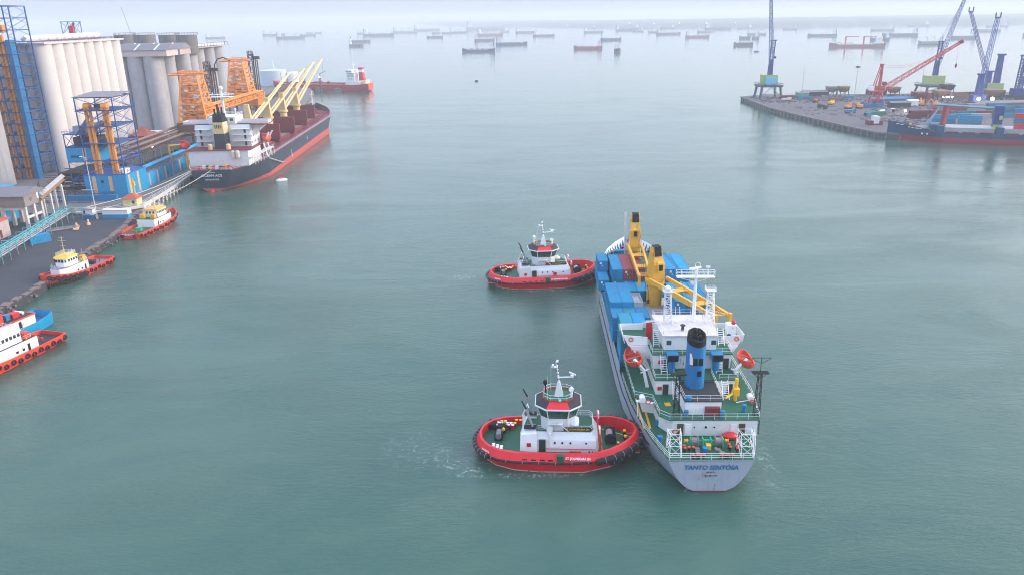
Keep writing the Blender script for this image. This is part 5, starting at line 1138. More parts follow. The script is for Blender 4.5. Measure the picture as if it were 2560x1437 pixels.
for x in (-161.4, -154.7): MB().tube((x - 1.1, 304.2, 38), (x + 1.1, 304.2, 38), 1.35, 14).cb((x, 304.2, 37.4), (2.2, 2.6, 1.4)).build('elevator_head', craneo, bt)
MB().cb((-158, 306, 38), (2.6, 2, 1.6)).build('drive_motor', soot, bt, smooth=False)
MB().bar((-154.5, 305.5, 33), (-169, 312, 25.5), .9).build('grain_chute', concg, bt, smooth=False); MB().bar((-161.5, 304.4, 34.5), (-171, 310, 26.5), .8).build('grain_chute', concg, bt, smooth=False)
bb = thing('blue_building', 'bright blue clad building with orange stripes under the loading tower', 'building', (0, 0, 0))
MB().box(-167, -150.6, 302.4, 320, 2.9, 11.9).build('wall', lblue, bb, smooth=False)
for x in (-163.2, -156.8): MB().box(x - .7, x + .7, 302.3, 302.42, 3.4, 11.4).build('orange_stripe', peach, bb, smooth=False)
for y in (305.0, 312.5): MB().box(-150.62, -150.5, y - .8, y + .8, 3.4, 11.4).build('orange_stripe', peach, bb, smooth=False)
MB().cb((-160, 302.34, 9.4), (.9, .1, 1.2)).build('window', glass, bb, smooth=False); MB().cb((-158.6, 302.3, 4.2), (5, .3, 2.6)).build('roller_door', blue, bb, smooth=False)
MB().box(-167.2, -150.4, 302.2, 320.2, 11.9, 12.1).build('roof', sblue, bb, smooth=False)
sg = thing('sign_box', 'white sign box with a red cross band on the roof corner of the blue building', 'sign', (-150.9, 303.4, 12.1))
MB().box(-2.2, .2, -.3, 3.6, 0, 1.8).build('sign_body', cleanwhite, sg, smooth=False); MB().box(-1.6, -1.2, -.34, -.3, .1, 1.7).box(.2, .24, 1.3, 1.8, .1, 1.7).box(.2, .24, 2.0, 3.4, .7, 1.1).build('red_band', redp, sg, smooth=False)
an = thing('machine_house', 'blue clad machine house on stilts left of the loading tower', 'building', (0, 0, 0))
MB().box(-175.2, -162.2, 308, 320, 16.3, 21.8).build('wall', lblue, an, smooth=False)
MB().box(-168.6, -167.2, 307.9, 308.02, 16.4, 21.6).build('orange_stripe', peach, an, smooth=False)
for k in range(5): MB().cb((-173.1 + k * .78, 307.98, 18.4), (.5, .1, 1.0)).build('window', glass, an, smooth=False)
f = MB()
for x in (-175, -162.4):
    for y in (308.2, 319.8): f.bar((x, y, 2.9), (x, y, 27.2), .3)
for z in (9, 16.2, 22, 27): f.bar((-175, 308.2, z), (-162.4, 308.2, z), .3).bar((-175, 319.8, z), (-162.4, 319.8, z), .3).bar((-175, 308.2, z), (-175, 319.8, z), .3).bar((-162.4, 308.2, z), (-162.4, 319.8, z), .3)
f.bar((-175, 308.2, 22), (-171, 308.2, 27), .18).bar((-171, 308.2, 22), (-175, 308.2, 27), .18)
for a, b in ((3, 9), (9, 16.2)): f.bar((-175, 308.2, a), (-162.4, 308.2, b), .16).bar((-162.4, 308.2, a), (-175, 308.2, b), .16)
f.build('frame', sblue, an, smooth=False)
MB().box(-175.3, -162, 308, 320, 26.9, 27.1).rail([(-175.3, 320, 27.1), (-175.3, 308, 27.1), (-162, 308, 27.1)], 1.2, .06, 2).build('roof_platform', sblue, an, smooth=False)
MB().box(-171.5, -168.4, 309.5, 314, 27.1, 30).box(-166.8, -164.0, 309.5, 314, 27.1, 31).build('machinery_box', concg, an, smooth=False); MB().box(-172.5, -163.5, 310, 318, 22, 25.6).build('machinery', darks, an, smooth=False)
# tangle of pipes and steel below the annex
pj = thing('pipework', 'dark tangle of pipes and steel frames between grey hut and blue building', 'pipework', (0, 0, 0)); f = MB(); g = MB()
for k in range(60):
    x, y, z = rd.uniform(-185, -167), rd.uniform(290, 316), rd.uniform(3.2, 13)
    if rd.random() < .5: f.bar((x, y, z), (x + rd.uniform(3, 9), y, z), .22)
    elif rd.random() < .6: f.bar((x, y, z), (x, y + rd.uniform(3, 9), z), .22)
    else: f.bar((x, y, 3), (x, y, z), .25)
    if k % 3 == 0: g.tube((x, y - 2, z * .6), (x + rd.uniform(2, 8), y - 2, z * .6), .28, 6)
f.build('pipe_frame', brown, pj, smooth=False)['kind'] = 'stuff'; g.build('pipe', concg, pj)['kind'] = 'stuff'
MB().box(-186, -168, 318, 340, 3, 10).build('dark_shed', soot, pj, smooth=False)
MB().box(-175, -152.5, 296.2, 297.4, 2.9, 5.2).build('blue_fence_wall', blue, bb, smooth=False)
# --- long blue gallery along the quay, brown conveyors behind
lg = thing('conveyor_gallery', 'long bright blue conveyor gallery running along the quay beside the bulk carrier', 'gallery', (0, 0, 0))
for i in range(12):
    y0 = 320.4 + i * 8.2; x0 = -151.6 - i * .1
    MB().box(x0 - 5, x0, y0, y0 + 8.1, 3.0, 8.4 - .1 * (i % 2)).build('wall_panel', lblue, lg, smooth=False)
    MB().box(x0, x0 + .08, y0 + 3.6, y0 + 4.5, 3.1, 8.2).build('orange_stripe', peach, lg, smooth=False)
    if i % 3: MB().box(x0, x0 + .07, y0 + 5.6, y0 + 7.2, 3.1, 6.2).build('blue_door', blue, lg, smooth=False)
MB().box(-157.6, -152.2, 320, 420, 8.42, 8.7).build('gallery_roof', roofg, lg, smooth=False)
MB().bar((-153.6, 320, 10.6), (-154.5, 420, 10.8), 1.3).build('roof_conveyor', lblue, lg, smooth=False); MB().rail([(-152.4, 320, 8.7), (-153.2, 420, 8.7)], 1.2, .06, 3).build('railing', sblue, lg, smooth=False)
MB().bar((-155.6, 320, 9.6), (-156.5, 420, 9.8), .8).build('roof_pipe', darks, lg, smooth=False)
bc = thing('belt_conveyor', 'brown trussed belt conveyors on legs behind the blue gallery', 'conveyor', (0, 0, 0))
for x, z in ((-172, 15.5), (-168, 14.6), (-164.6, 13.4)):
    MB().lattice((x, 322, z), (x - 3, 470, z), 1.5, 1.5, .14, 30, .09).build('conveyor_truss', brown, bc, smooth=False)
    MB().bar((x, 322, z + .9), (x - 3, 470, z + .9), .9).build('conveyor_cover', paint('belt_cover', (134, 110, 104), .5, .5, .8), bc, smooth=False)
for k in range(11):
    y = 326 + k * 13.5
    MB().bar((-173, y, 3), (-172, y, 14.6), .3).bar((-163.6, y, 3), (-164.2, y, 12.6), .3).bar((-173, y, 12.4), (-164, y, 12.4), .3).build('trestle_leg', concd, bc, smooth=False)
MB().box(-195, -176, 345, 470, 3, 4.6).build('dark_lean_to', darks, bc, smooth=False)
pg = thing('pagoda_roof_hut', 'small hut with upturned red tiled roof at the foot of the silos', 'hut', (-201, 432, 2.9))
MB().box(-5, 5, -5, 5, 0, 7).build('wall', paint('brick_wall', (160, 110, 96), .4), pg, smooth=False)
MB().prism([(-7, -7), (7, -7), (7, 7), (-7, 7)], 7, 8.6, [(-3, -3), (3, -3), (3, 3), (-3, 3)]).prism([(-3, -3), (3, -3), (3, 3), (-3, 3)], 8.6, 11.4, [(-.3, -.3), (.3, -.3), (.3, .3), (-.3, .3)]).build('roof', terra, pg, smooth=False)
oh = thing('low_office', 'low pale office with flat roof left of the red tiled hut', 'building', (-206, 446, 2.9)); MB().box(-9, 12, -4, 6, 0, 6).build('wall', concg, oh, smooth=False); MB().box(-9.4, 12.4, -4.4, 6.4, 6, 6.6).build('roof', cleanwhite, oh, smooth=False)
# --- grey hut on concrete legs with conveyor, frames
gh = thing('transfer_hut', 'grey roofed transfer hut on tall concrete legs at the left', 'hut', (-168.5, 263, 0))
MB().box(-5, 4.6, -5.4, 6, 9.8, 14.0).build('wall', paint('grey_wall', (146, 134, 134), .5, 0, .85), gh, smooth=False)
MB().add([(-6, -6.6, 13.6), (5.6, -6.6, 13.6), (5.6, 7.2, 13.6), (-6, 7.2, 13.6), (-6, .3, 15.8), (5.6, .3, 15.8)], [(0, 1, 5, 4), (4, 5, 2, 3), (1, 2, 5), (0, 4, 3), (0, 3, 2, 1)]).build('roof', roofg, gh, smooth=False)
MB().cb((4.62, 2.4, 12.3), (.1, 1.0, 2.2)).build('window', cleanwhite, gh, smooth=False); MB().tube((4.6, -1.6, 11.8), (4.7, -1.6, 11.8), .7, 12).build('round_vent', concd, gh)
for x in (-4, 3.6):
    for y in (-4.4, 0.6, 5): MB().box(x - .5, x + .5, y - .5, y + .5, 2, 9.8).build('leg', conc, gh, smooth=False)
MB().box(-5, 4.2, -4.8, -4.2, 8.6, 9.6).box(3.3, 3.9, -4, 5, 5.4, 6.2).build('tie_beam', conc, gh, smooth=False)
ic = thing('inclined_conveyor', 'silver and yellow inclined conveyor running from the grey hut to the machine house', 'conveyor', (0, 0, 0))
MB().bar((-163.6, 266, 11.8), (-169.4, 292, 13.6), 1.5).build('conveyor_cover', concg, ic, smooth=False); MB().bar((-163.6, 266, 10.6), (-169.4, 292, 12.3), 1.1).build('conveyor_side', wyellow if False else paint('rusty_yellow', (160, 124, 78), .6, .6), ic, smooth=False)
for y, z in ((273, 11.2), (284, 12.2)):
    for dx in (-1.4, 1.4): MB().bar((-165.6 + dx - (y - 274) * .17, y, 2), (-165.6 + dx - (y - 274) * .17, y, z), .7).build('leg', conc, ic, smooth=False)
lb_ = thing('red_roofed_warehouse', 'long low warehouse with red roof edge and stained pale wall at the left', 'building', (-170, 232, 2.0)); MB().box(-9, 3.6, -30, 19, 0, 5.6).build('wall', paint('stained_wall', (190, 176, 172), .6, .3, .85), lb_, smooth=False); MB().box(-9.6, 4.2, -30.5, 19.6, 5.6, 6.0).build('roof', terra, lb_, smooth=False)
for k in range(7): MB().cb((3.62, -22 + k * 6, 1.6), (.1, 1.1, 2.6)).build('door', maroon, lb_, smooth=False)
bsh = thing('blue_shed', 'bright blue shed half hidden behind the grey hut', 'shed', (-184, 268, 2)); MB().box(-6, 6, -8, 8, 0, 12).build('wall', lblue, bsh, smooth=False)
# --- pipe rack on the apron
pr = thing('pipe_rack', 'long turquoise pipe rack on frames crossing the dark apron', 'pipe rack', (0, 0, 0)); tq = paint('rack_turquoise', (92, 170, 180), .4, .2)
P0, P1 = Vector((-146.5, 196, 2)), Vector((-158.4, 271, 2)); d = (P1 - P0).normalized(); nv = Vector((d.y, -d.x, 0))
for off, z in ((-1.5, 2.6), (-.5, 2.6), (.5, 2.6), (1.5, 2.6), (-1.2, 3.9), (0, 3.9), (1.2, 3.9)): MB().tube(P0 + nv * off + Vector((0, 0, z)), P1 + nv * off + Vector((0, 0, z)), .2, 6).build('pipe', tq if z > 3 else concg, pr)
for k in range(16):
    c = P0.lerp(P1, k / 15); m = MB()
    for s in (-2, 2): m.bar(c + nv * s, c + nv * s + Vector((0, 0, 4.8)), .16)
    for z in (2.3, 3.6, 4.8): m.bar(c - nv * 2 + Vector((0, 0, z)), c + nv * 2 + Vector((0, 0, z)), .16)
    m.build('rack_frame', tq, pr, smooth=False)
MB().bar(P1 + Vector((0, 0, 4.4)), (-150.5, 272.5, 5.6), .3).bar(P1 + Vector((2, 0, 2.4)), (-150.5, 271.5, 3.6), .25).bar((-156, 270.5, 2), (-156, 270.5, 4), .2).bar((-153, 271, 2), (-153, 271, 4.6), .2).build('branch_pipe', tq, pr, smooth=False)
hp = thing('loading_gangway', 'pale steel gangway frames lying on the apron beside the pipe rack', 'gangway', (-151.5, 255.5, 2.0), R(35)); MB().rail([(-5, 0, .5), (5, 0, .5)], .5, .07, 1.2).rail([(-5, 1.3, .5), (5, 1.3, .5)], .5, .07, 1.2).bar((-5, .6, .3), (5, .6, .3), .5).build('gangway_frame', concg, hp, smooth=False); MB().torus((3.5, -2.4, .4), .8, .18, 'z', 12, 5).build('hose_ring', peach, hp)
cb_ = container(-151.2, 241.0, 2.0, cblue, 'bright blue container standing alone on the dark apron', 6.06, R(50), False, None)
c2_ = thing('site_cabin', 'white roofed site cabin with blue lower side on the apron edge', 'cabin', (-141.2, 272.6, 2.0), R(-2)); MB().box(-4.6, 4.6, -1.4, 1.4, 0, 1.5).build('lower_wall', lblue, c2_, smooth=False); MB().box(-4.6, 4.6, -1.4, 1.4, 1.5, 3.0).build('upper_wall', cleanwhite, c2_, smooth=False); MB().box(-4.8, 4.8, -1.6, 1.6, 3.0, 3.15).build('roof', conc, c2_, smooth=False)
c3_ = thing('gate_hut', 'small white hut with grey roof on a blue base, beside the lamp pole', 'hut', (-151.4, 272.9, 2.0)); MB().box(-2.2, 2.2, -1.5, 1.5, 0, 1.3).build('base', blue, c3_, smooth=False); MB().box(-2.0, 2.0, -1.3, 1.3, 1.3, 3.4).build('wall', cleanwhite, c3_, smooth=False); MB().box(-2.4, 2.4, -1.7, 1.7, 3.4, 3.6).build('roof', concg, c3_, smooth=False); MB().cb((-.9, -1.32, 2.3), (.6, .06, 1.4)).build('door', soot, c3_, smooth=False)
lp = thing('lamp_pole', 'tall slender pale lamp pole on the apron beside the gate hut', 'lamp', (-147.9, 271.3, 2.0)); MB().tube((0, 0, 0), (0, 0, 1.4), .4, 8).tube((0, 0, 1.4), (0, 0, 22), .16, 8, .09).build('pole', conc, lp); MB().bar((0, 0, 21.8), (-1.4, 0, 22.3), .1).cb((-1.6, 0, 22.3), (.9, .4, .25)).build('lamp_head', cleanwhite, lp, smooth=False)
l2 = thing('lamp_pole', 'short white lamp pole beside the blue container', 'lamp', (-158.0, 253.6, 2.0)); MB().tube((0, 0, 0), (0, 0, 6.5), .1, 6).tube((0, 0, 0), (0, 0, 1.2), .35, 8).build('pole', conc, l2)
for x, y, nm in ((-148.5, 258.5, 'nearest the gangway'), (-146.8, 263.0, 'farther out on the open apron')):
    o = MB().lathe([(.7, 0), (.6, .6), (.3, .9), (.35, 1.6), (.1, 1.9)], (x, y, 2.0), 10).build('mooring_bollard', peach); tag(o, 'pale orange mooring bollard on the dark apron, ' + nm, 'bollard')
yh = thing('watch_hut', 'cream hut with brown tiled roof at the quay corner behind the yellow tug mast', 'hut', (-142.6, 288.2, 2.9)); MB().box(-2.6, 2.6, -2.2, 2.2, 0, 3).build('wall', paint('cream_wall', (228, 214, 150), .3), yh, smooth=False)
MB().prism([(-3.3, -2.9), (3.3, -2.9), (3.3, 2.9), (-3.3, 2.9)], 3, 4.6, [(-.6, -.2), (.6, -.2), (.6, .2), (-.6, .2)]).build('roof', terra, yh, smooth=False); MB().cb((1.3, -2.22, 1.6), (.9, .08, 1.3)).build('window', glass, yh, smooth=False)
yc = thing('hose_crane', 'slim yellow post crane beside the cream hut on the quay corner', 'crane', (-143.6, 293.2, 2.9)); MB().tube((0, 0, 0), (0, 0, 9.4), .35, 8, .2).cb((0, 0, 7.2), (1.0, 1.0, 1.4)).bar((0, 0, 9.2), (-.6, 1.4, 7), .2).build('post', wyellow, yc, smooth=False)
# --- orange ship unloaders on brown portals, dark vertical legs
def unloader(label, x, y, z0, z1, w):
    t = thing('ship_unloader', label, 'crane', (x, y, 0), 0, 'orange ship unloaders on the quay')
    pt = MB()
    for sx in (-1, 1):
        for sy in (-1, 1): pt.bar((sx * w * .55, sy * w * .6, 2.9), (sx * w * .5, sy * w * .5, z0 - 4), .9)
    pt.build('portal_leg', brown, t, smooth=False); MB().box(-w * .62, w * .62, -w * .6, w * .6, z0 - 5, z0 - .2).build('machinery_house', brown, t, smooth=False)
    MB().box(-w * .66, w * .66, -w * .64, w * .64, z0 - 5.3, z0 - 5.02).build('orange_deck', craneo, t, smooth=False)
    f = MB(); h = z1 - z0; wt = w * .38
    for sx in (-1, 1):
        for sy in (-1, 1): f.bar((sx * w * .56, sy * w * .5, z0), (sx * wt * .8, sy * wt * .8, z1), .75)
    f.build('tower_leg', craneo, t, smooth=False)
    f = MB(); nl = 8
    def pt_(sx, sy, u): a = w * .56 + (wt * .8 - w * .56) * u; b = w * .5 + (wt * .8 - w * .5) * u; return (sx * a, sy * b, z0 + h * u)
    for k in range(nl + 1):
        u = k / nl; v = (k + 1) / nl
        for (a, b) in (((-1, -1), (1, -1)), ((1, -1), (1, 1)), ((1, 1), (-1, 1)), ((-1, 1), (-1, -1))):
            f.bar(pt_(*a, u), pt_(*b, u), .36)
            if k < nl: f.bar(pt_(*a, u), pt_(*b, v), .2).bar(pt_(*b, u), pt_(*a, v), .16)
    f.build('tower_bracing', craneo, t, smooth=False)
    m = MB()
    for u in (.2, .4, .6, .8): a = pt_(1, 1, u); m.box(-a[0], a[0], -a[1], a[1], a[2] - .1, a[2] + .1)
    m.build('tower_floor', craneo, t, smooth=False)
    m = MB()
    for k in range(60): m.cb((rd.uniform(-w * .4, w * .4), rd.uniform(-w * .4, w * .3), z0 + rd.uniform(.5, h * .8)), (rd.uniform(.5, 2.2), rd.uniform(.5, 2), rd.uniform(.5, 2.4)))
    m.build('tower_machinery', craneo, t, smooth=False)['kind'] = 'stuff'
    m = MB()
    for k in range(6): m.cb((rd.uniform(-w * .4, w * .4), -w * .42, z0 + rd.uniform(2, h * .7)), (1.3, .6, 1.0))
    m.build('white_fitting', cleanwhite, t, smooth=False)['kind'] = 'stuff'
    MB().bar((-wt * 2.4, 0, z1), (wt * 1.6, 0, z1 + .5), .7).bar((-wt * 1.6, -wt, z1 + 1.2), (wt * 1.6, -wt, z1 + 1.0), .4).bar((wt * .9, -wt, z1), (wt * 1.5, -wt, z1 + 2.4), .35).rail([(-wt, -wt, z1 + .4), (wt, -wt, z1 + .4), (wt, wt, z1 + .4), (-wt, wt, z1 + .4)], 1.5, .16, 2.5, 4, 1, True).build('top_platform', craneo, t, smooth=False)
    return t
u1 = unloader('orange lattice ship unloader on a brown portal, nearer the silo bank', -161.5, 410, 19.5, 42.6, 13)
MB().lattice((3, -4, 24.5), (13, 68, 27), 3.6, 3.2, .5, 10, .35).build('unloader_boom', craneo, u1, smooth=False); MB().bar((3, -4, 23.4), (13, 68, 26), 1.8).build('boom_conveyor', craneo, u1, smooth=False)
u2 = unloader('orange lattice ship unloader farther along, with a black curved hose', -160.5, 480, 26.5, 45.6, 12)
pts = [(-9 - 2 * math.sin(a * .5) * 0 - 5 * (1 - math.cos(a)), 0, 44 + 3 * math.sin(a)) for a in [0, .4, .8, 1.2, 1.57]]
MB().path([(-3, -4, 46), (-7, -4, 48), (-10.5, -4, 47), (-12.5, -4, 44), (-13, -4, 40), (-12, -4, 22)], .35, 8).build('black_hose', soot, u2)
MB().box(-2, 12, -9, 6, 20.5, 27.5).bar((6, -9, 12), (6, -9, 21), .8).bar((12, -9, 9), (12, -9, 21), .8).build('lower_carriage', craneo, u2, smooth=False)
for lb__, x, y, z0, z1 in (('dark brown vertical marine leg between the two orange unloaders', -165, 442, 16, 47.3), ('tall dark brown vertical marine leg right of the second orange unloader', -168, 528, 12, 49.5)):
    t = thing('marine_leg', lb__, 'crane', (x, y, 0)); m = MB().lattice((0, 0, z0), (0, 0, z1), 3.0, 2.6, .3, 14, .16).build('lattice_column', brown, t, smooth=False)
    for k, dx in enumerate((1.8, 3.0, 4.2)): MB().tube((dx, 0, z0), (dx, 0, z1 - 3 - k * 1.2), .42, 7).build('vertical_pipe', brown, t)
    MB().cb((3.4, 0, z1 - 4.2), (4.6, 2.2, 1.8)).cb((1, 0, z1 - 2.4), (2.2, 2, 1.2)).build('drive_head', darks, t, smooth=False)
    MB().bar((0, 0, 2.9), (0, 0, z0 + .5), 1.6).bar((0, 0, z0 + 2), (-8, -14, z0 - 2), .9).build('leg_base', brown, t, smooth=False)
yp = thing('gantry', 'small yellow portal frame beside the bulk carrier stern', 'frame', (-150.5, 352, 2.9)); MB().bar((-3, 0, 0), (-3, 0, 12.5), .7).bar((3, 4, 0), (3, 4, 12.5), .7).bar((-3, 0, 12.5), (3, 4, 12.5), .7).build('frame_beam', wyellow, yp, smooth=False)
# lit floodlights on the quay
for x, y, z, nm in ((-202, 440, 8, 'at the foot of the grey silos'), (-196, 405, 9, 'at the foot of the pale silo bank'), (-170, 372, 12, 'above the brown conveyors'), (-178, 455, 14, 'beside the brown unloader portal')):
    t = thing('floodlight', 'small lit floodlight ' + nm, 'lamp', (x, y, 0)); MB().tube((0, 0, 2.9), (0, 0, z), .12, 6).build('pole', darks, t); MB().ball((0, 0, z + .35), .42, 8).build('lit_lamp', lampw, t)
# storage tank and pipes at the pier head
tk = thing('storage_tank', 'round pale blue storage tank near the red tanker bow', 'tank', (-249, 852, 2.9)); tb = paint('tank_blue', (184, 200, 212), .2, .1); MB().tube((0, 0, 0), (0, 0, 15.5), 13.5, 32).lathe([(13.5, 15.5), (6, 16.6), (.1, 17)], (0, 0, 0), 32).build('tank_shell', tb, tk); MB().tube((2, 0, 16.5), (0, 0, 27), .35, 6, .1).build('vent_mast', white, tk)
MB().tube((19, 5, 0), (19, 5, 13), 6, 24).build('small_tank', cleanwhite, tk)
pw = thing('pipe_bridge', 'long rusty pipe bridge on the pier towards the red tanker', 'pipework', (0, 0, 0)); MB().lattice((-176, 560, 13), (-214, 800, 9), 4, 3.4, .4, 30, .25).build('bridge_truss', brown, pw, smooth=False)
for z in (11.5, 12.6): MB().tube((-175, 560, z), (-213, 800, z - 3.5), .8, 6).build('pipe', brown, pw)
# ------------------------------------------------------------ bulk carrier with black hull
bk = thing('bulk_carrier', 'black bulk carrier OCEAN ACE with four cream cranes and open maroon hatch covers', 'ship', (-125.8, 325.5, 0), R(91.2))
H = Hull(deck=[(0, 8.6), (4, 10.6), (10, 12.8), (20, 15.0), (30, 16.0), (176, 16.0), (186, 14.2), (194, 11.0), (200, 7.0), (204, 3.4), (206, .2)],
         wl=[(-9, .0), (0, 1.6), (8, 7), (20, 12), (32, 15.4), (44, 16.0), (168, 16.0), (180, 12.0), (190, 6.4), (197, 2.0), (200, .1), (206, .02)],
         zt=[(0, 8.9), (20, 8.9), (180, 9.6), (188, 11.5), (206, 14.6)], e=[(0, .4), (20, .6), (40, 1), (176, 1), (206, 1.7)])
zt = lambda x: interp(H.zt, x)
zb = lambda x: interp([(0, 1.2), (30, 1.7), (60, 3.2), (180, 4.2), (206, 5.2)], x)
H.skin(zb, zt, 6).build('hull', navy, bk); H.skin(-1.2, zb, 5).build('red_lead_bottom', bootpink, bk)
H.plate(lambda x: zt(x) - .1 if x < 186 else 11.4, 0.1, 204, .05).build('main_deck', maroon, bk, smooth=False)
H.strip(lambda x: max(11.3, zt(x) - .2), lambda x: zt(x) + 1.2, 0, 0, .25, 187, 205.5).build('bow_bulwark', maroon, bk)
r = MB()
for s in (-1, 1): r.rail([p for p in H.edge(lambda x: zt(x), s, 0, 186, .2)], 1.1, .06, 3, 3, 2)
r.rail([(.3, -8.4, 8.9), (.3, 8.4, 8.9)], 1.1, .06, 2).build('railing', white, bk, smooth=False)
text('ship_name', 'OCEAN ACE', 1.35, (-.14, 0, 6.6), (R(90), 0, R(-90)), cleanwhite, bk, sx=1.15, bold=.02); text('home_port', 'SINGAPORE', .95, (-.12, 0, 4.9), (R(90), 0, R(-90)), cleanwhite, bk, sx=1.15); text('ship_number', 'IMO 9304241', .6, (-.12, 0, 7.9), (R(90), 0, R(-90)), cleanwhite, bk)
MB().box(-3.0, -1.2, -.5, .5, -1, 1.1).build('rudder', tugor, bk, smooth=False)
# accommodation
MB().box(10, 29, -13.2, 12.2, 8.8, 15.5).build('lower_house', white, bk, smooth=False); MB().box(9.4, 30, -14.6, 13.2, 15.5, 15.7).build('boat_deck', maroon, bk, smooth=False)
MB().box(19.5, 33, -12.4, 11.4, 15.7, 25.3).build('accommodation_block', cleanwhite, bk, smooth=False)
for z in (18.2, 21, 23.4):
    MB().box(17.4, 19.6, -12.2, -4.6, z, z + .15).box(17.4, 19.6, 4.4, 11.2, z, z + .15).build('stern_gallery', cleanwhite, bk, smooth=False)
    for (ya, yb) in ((-12, -4.8), (4.6, 11)): MB().rail([(17.5, ya, z + .15), (17.5, yb, z + .15)], 1, .06, 2).build('gallery_railing', white, bk, smooth=False)
for z in (16.9, 19.6, 22.3):
    for k in range(5): window(bk, 20.8 + k * 2.4, -12.43, z + .4, .7, .8, 'y')
    for y in (-10, 9.2): MB().cb((19.44, y, z + .2), (.1, .9, 2)).build('door', glass, bk, smooth=False)
for z in (18.2, 21): ladder(bk, (17.8, -5, z + .2), (17.8, -9.5, z + 2.6), .6, axis=(1, 0, 0)); ladder(bk, (17.8, 9.6, z + .2), (17.8, 5, z + 2.6), .6, axis=(1, 0, 0))
MB().box(21, 32.6, -6, 5.6, 25.3, 28.4).build('wheelhouse', white, bk, smooth=False); MB().box(19.6, 33.4, -19.6, 17.6, 25.0, 25.3).build('bridge_deck', maroon, bk, smooth=False)
for s, y0, y1 in ((-1, -19.6, -6.2), (1, 5.8, 17.6)): MB().box(23, 23.2, min(y0, y1), max(y0, y1), 25.3, 26.5).box(28.6, 28.8, min(y0, y1), max(y0, y1), 25.3, 26.6).box(23.2, 28.6, -19.6 if s < 0 else 17.4, -19.4 if s < 0 else 17.6, 25.3, 26.5).build('bridge_wing', white, bk, smooth=False)
MB().add([(23, -12.4, 20), (23, -12.4, 25), (23, -18.6, 25), (28.6, -12.4, 20), (28.6, -12.4, 25), (28.6, -18.6, 25)], [(0, 2, 1), (3, 4, 5), (0, 3, 5, 2), (1, 2, 5, 4)]).build('wing_bracket', white, bk, smooth=False)
MB().rail([(20.5, -6, 28.4), (20.5, 5.6, 28.4), (32.6, 5.6, 28.4), (32.6, -6, 28.4)], 1.1, .06, 2, 3, 2, True).build('monkey_railing', white, bk, smooth=False)
for y in (-4.4, -2, .4, 2.8): window(bk, 20.96, y, 27.2, 1.3, 1.1, 'x')
# funnel
f_ = MB().prism([(13.2, -3.0), (18.8, -3.4), (18.8, 2.0), (13.2, 1.6)], 15.7, 22.2, [(13.4, -2.9), (18.8, -3.2), (18.8, 1.8), (13.4, 1.5)]).build('funnel', navy, bk, smooth=False)
MB().prism([(13.3, -3.0), (18.9, -3.3), (18.9, 1.9), (13.3, 1.6)], 22.2, 27.0, [(13.5, -2.7), (18.8, -3.0), (18.8, 1.6), (13.5, 1.3)]).build('funnel_band', cream, f_, smooth=False)
MB().prism([(13.5, -2.8), (18.8, -3.1), (18.8, 1.7), (13.5, 1.4)], 27.0, 30.4, [(13.8, -2.5), (18.6, -2.7), (18.6, 1.4), (13.8, 1.1)]).build('funnel_cap', soot, f_, smooth=False)
for k in range(4): MB().cb((13.32, -1.75 + k * .75, 25.2), (.1, .3, 1.5)).build('funnel_stripe', soot, f_, smooth=False)
MB().cb((15.5, -3.05, 24.6), (1.6, .1, 1.5)).build('funnel_emblem', cleanwhite, f_, smooth=False)
for x, y, h in ((15, -1.4, 33.2), (16.5, -.4, 34.4), (15.4, .6, 32.6), (17.6, -1.8, 33)): MB().tube((x, y, 30), (x, y, h), .4, 8).build('exhaust_pipe', soot, f_)
m = MB().tube((22.5, -1.2, 25.4), (22.2, -1.2, 37), .7, 10, .5).build('signal_mast', white, bk)
MB().box(20.6, 23.6, -6, 3.6, 36.8, 37).rail([(20.6, -6, 37), (23.6, -6, 37), (23.6, 3.6, 37), (20.6, 3.6, 37)], 1, .08, 2, 4, 1, True).build('mast_platform', white, m, smooth=False)
MB().tube((22, -1.2, 37), (22, -1.2, 39.5), .5, 8).ball((22, -1.2, 40.6), .95, 10, 1.1).build('radar_dome', cleanwhite, m); MB().bar((22, -4, 38), (22, 1, 38), .25).bar((22, -1.2, 38), (22, -3.8, 39), .2).bar((22, 2.6, 37), (22, 2.6, 39), .12).build('scanner', white, m, smooth=False)
MB().tube((26, -5, 28.4), (26, -5, 30.6), .2, 6).ball((26, -5, 31), .55, 8).build('satellite_dome', cleanwhite, bk)
for y in (-4.4, 3.4): MB().tube((12.4, y, 15.7), (12.4, y, 17.6), 1.0, 12).ball((12.4, y, 17.6), 1.0, 12, .5).build('yellow_ventilator', cream, bk)
# orange lifeboat starboard, red one port
lbo = MB(); 
def cap_boat(c, L_, r_, ax=0):
    m = MB(); vs = []; fs = []; n = 14; k = 10
    for i in range(n + 1):
        u = i / n; w = r_ * max(.02, 1 - abs(2 * u - 1) ** 2.6) ** .6
        for j in range(k): a = 2 * math.pi * j / k; vs.append((c[0] - L_ / 2 + L_ * u, c[1] + w * math.cos(a), c[2] + w * 1.05 * math.sin(a)))
    for i in range(n):
        for j in range(k): p = i * k + j; q = i * k + (j + 1) % k; fs.append((p, p + k, q + k, q))
    return m.add(vs, fs)
for s, lab in ((-1, 'orange enclosed lifeboat on the side of the bulk carrier facing the water'), (1, 'red enclosed lifeboat on the quay side of the bulk carrier')):
    t = thing('lifeboat', lab, 'lifeboat', (bk.location.x - math.sin(R(91.2)) * s * 15.2 * 1 + math.cos(R(91.2)) * 30, bk.location.y + math.cos(R(91.2)) * s * 15.2 + math.sin(R(91.2)) * (33.5 if s < 0 else 16), 0), R(91.2), 'lifeboats of the bulk carrier')
    cap_boat((0, 0, 17.2), 8.2, 1.7).build('boat_hull', orange if s < 0 else redp, t); MB().box(-2.6, -1, -.8, .8, 18.6, 19.6).build('boat_canopy', orange if s < 0 else redp, t, smooth=False)
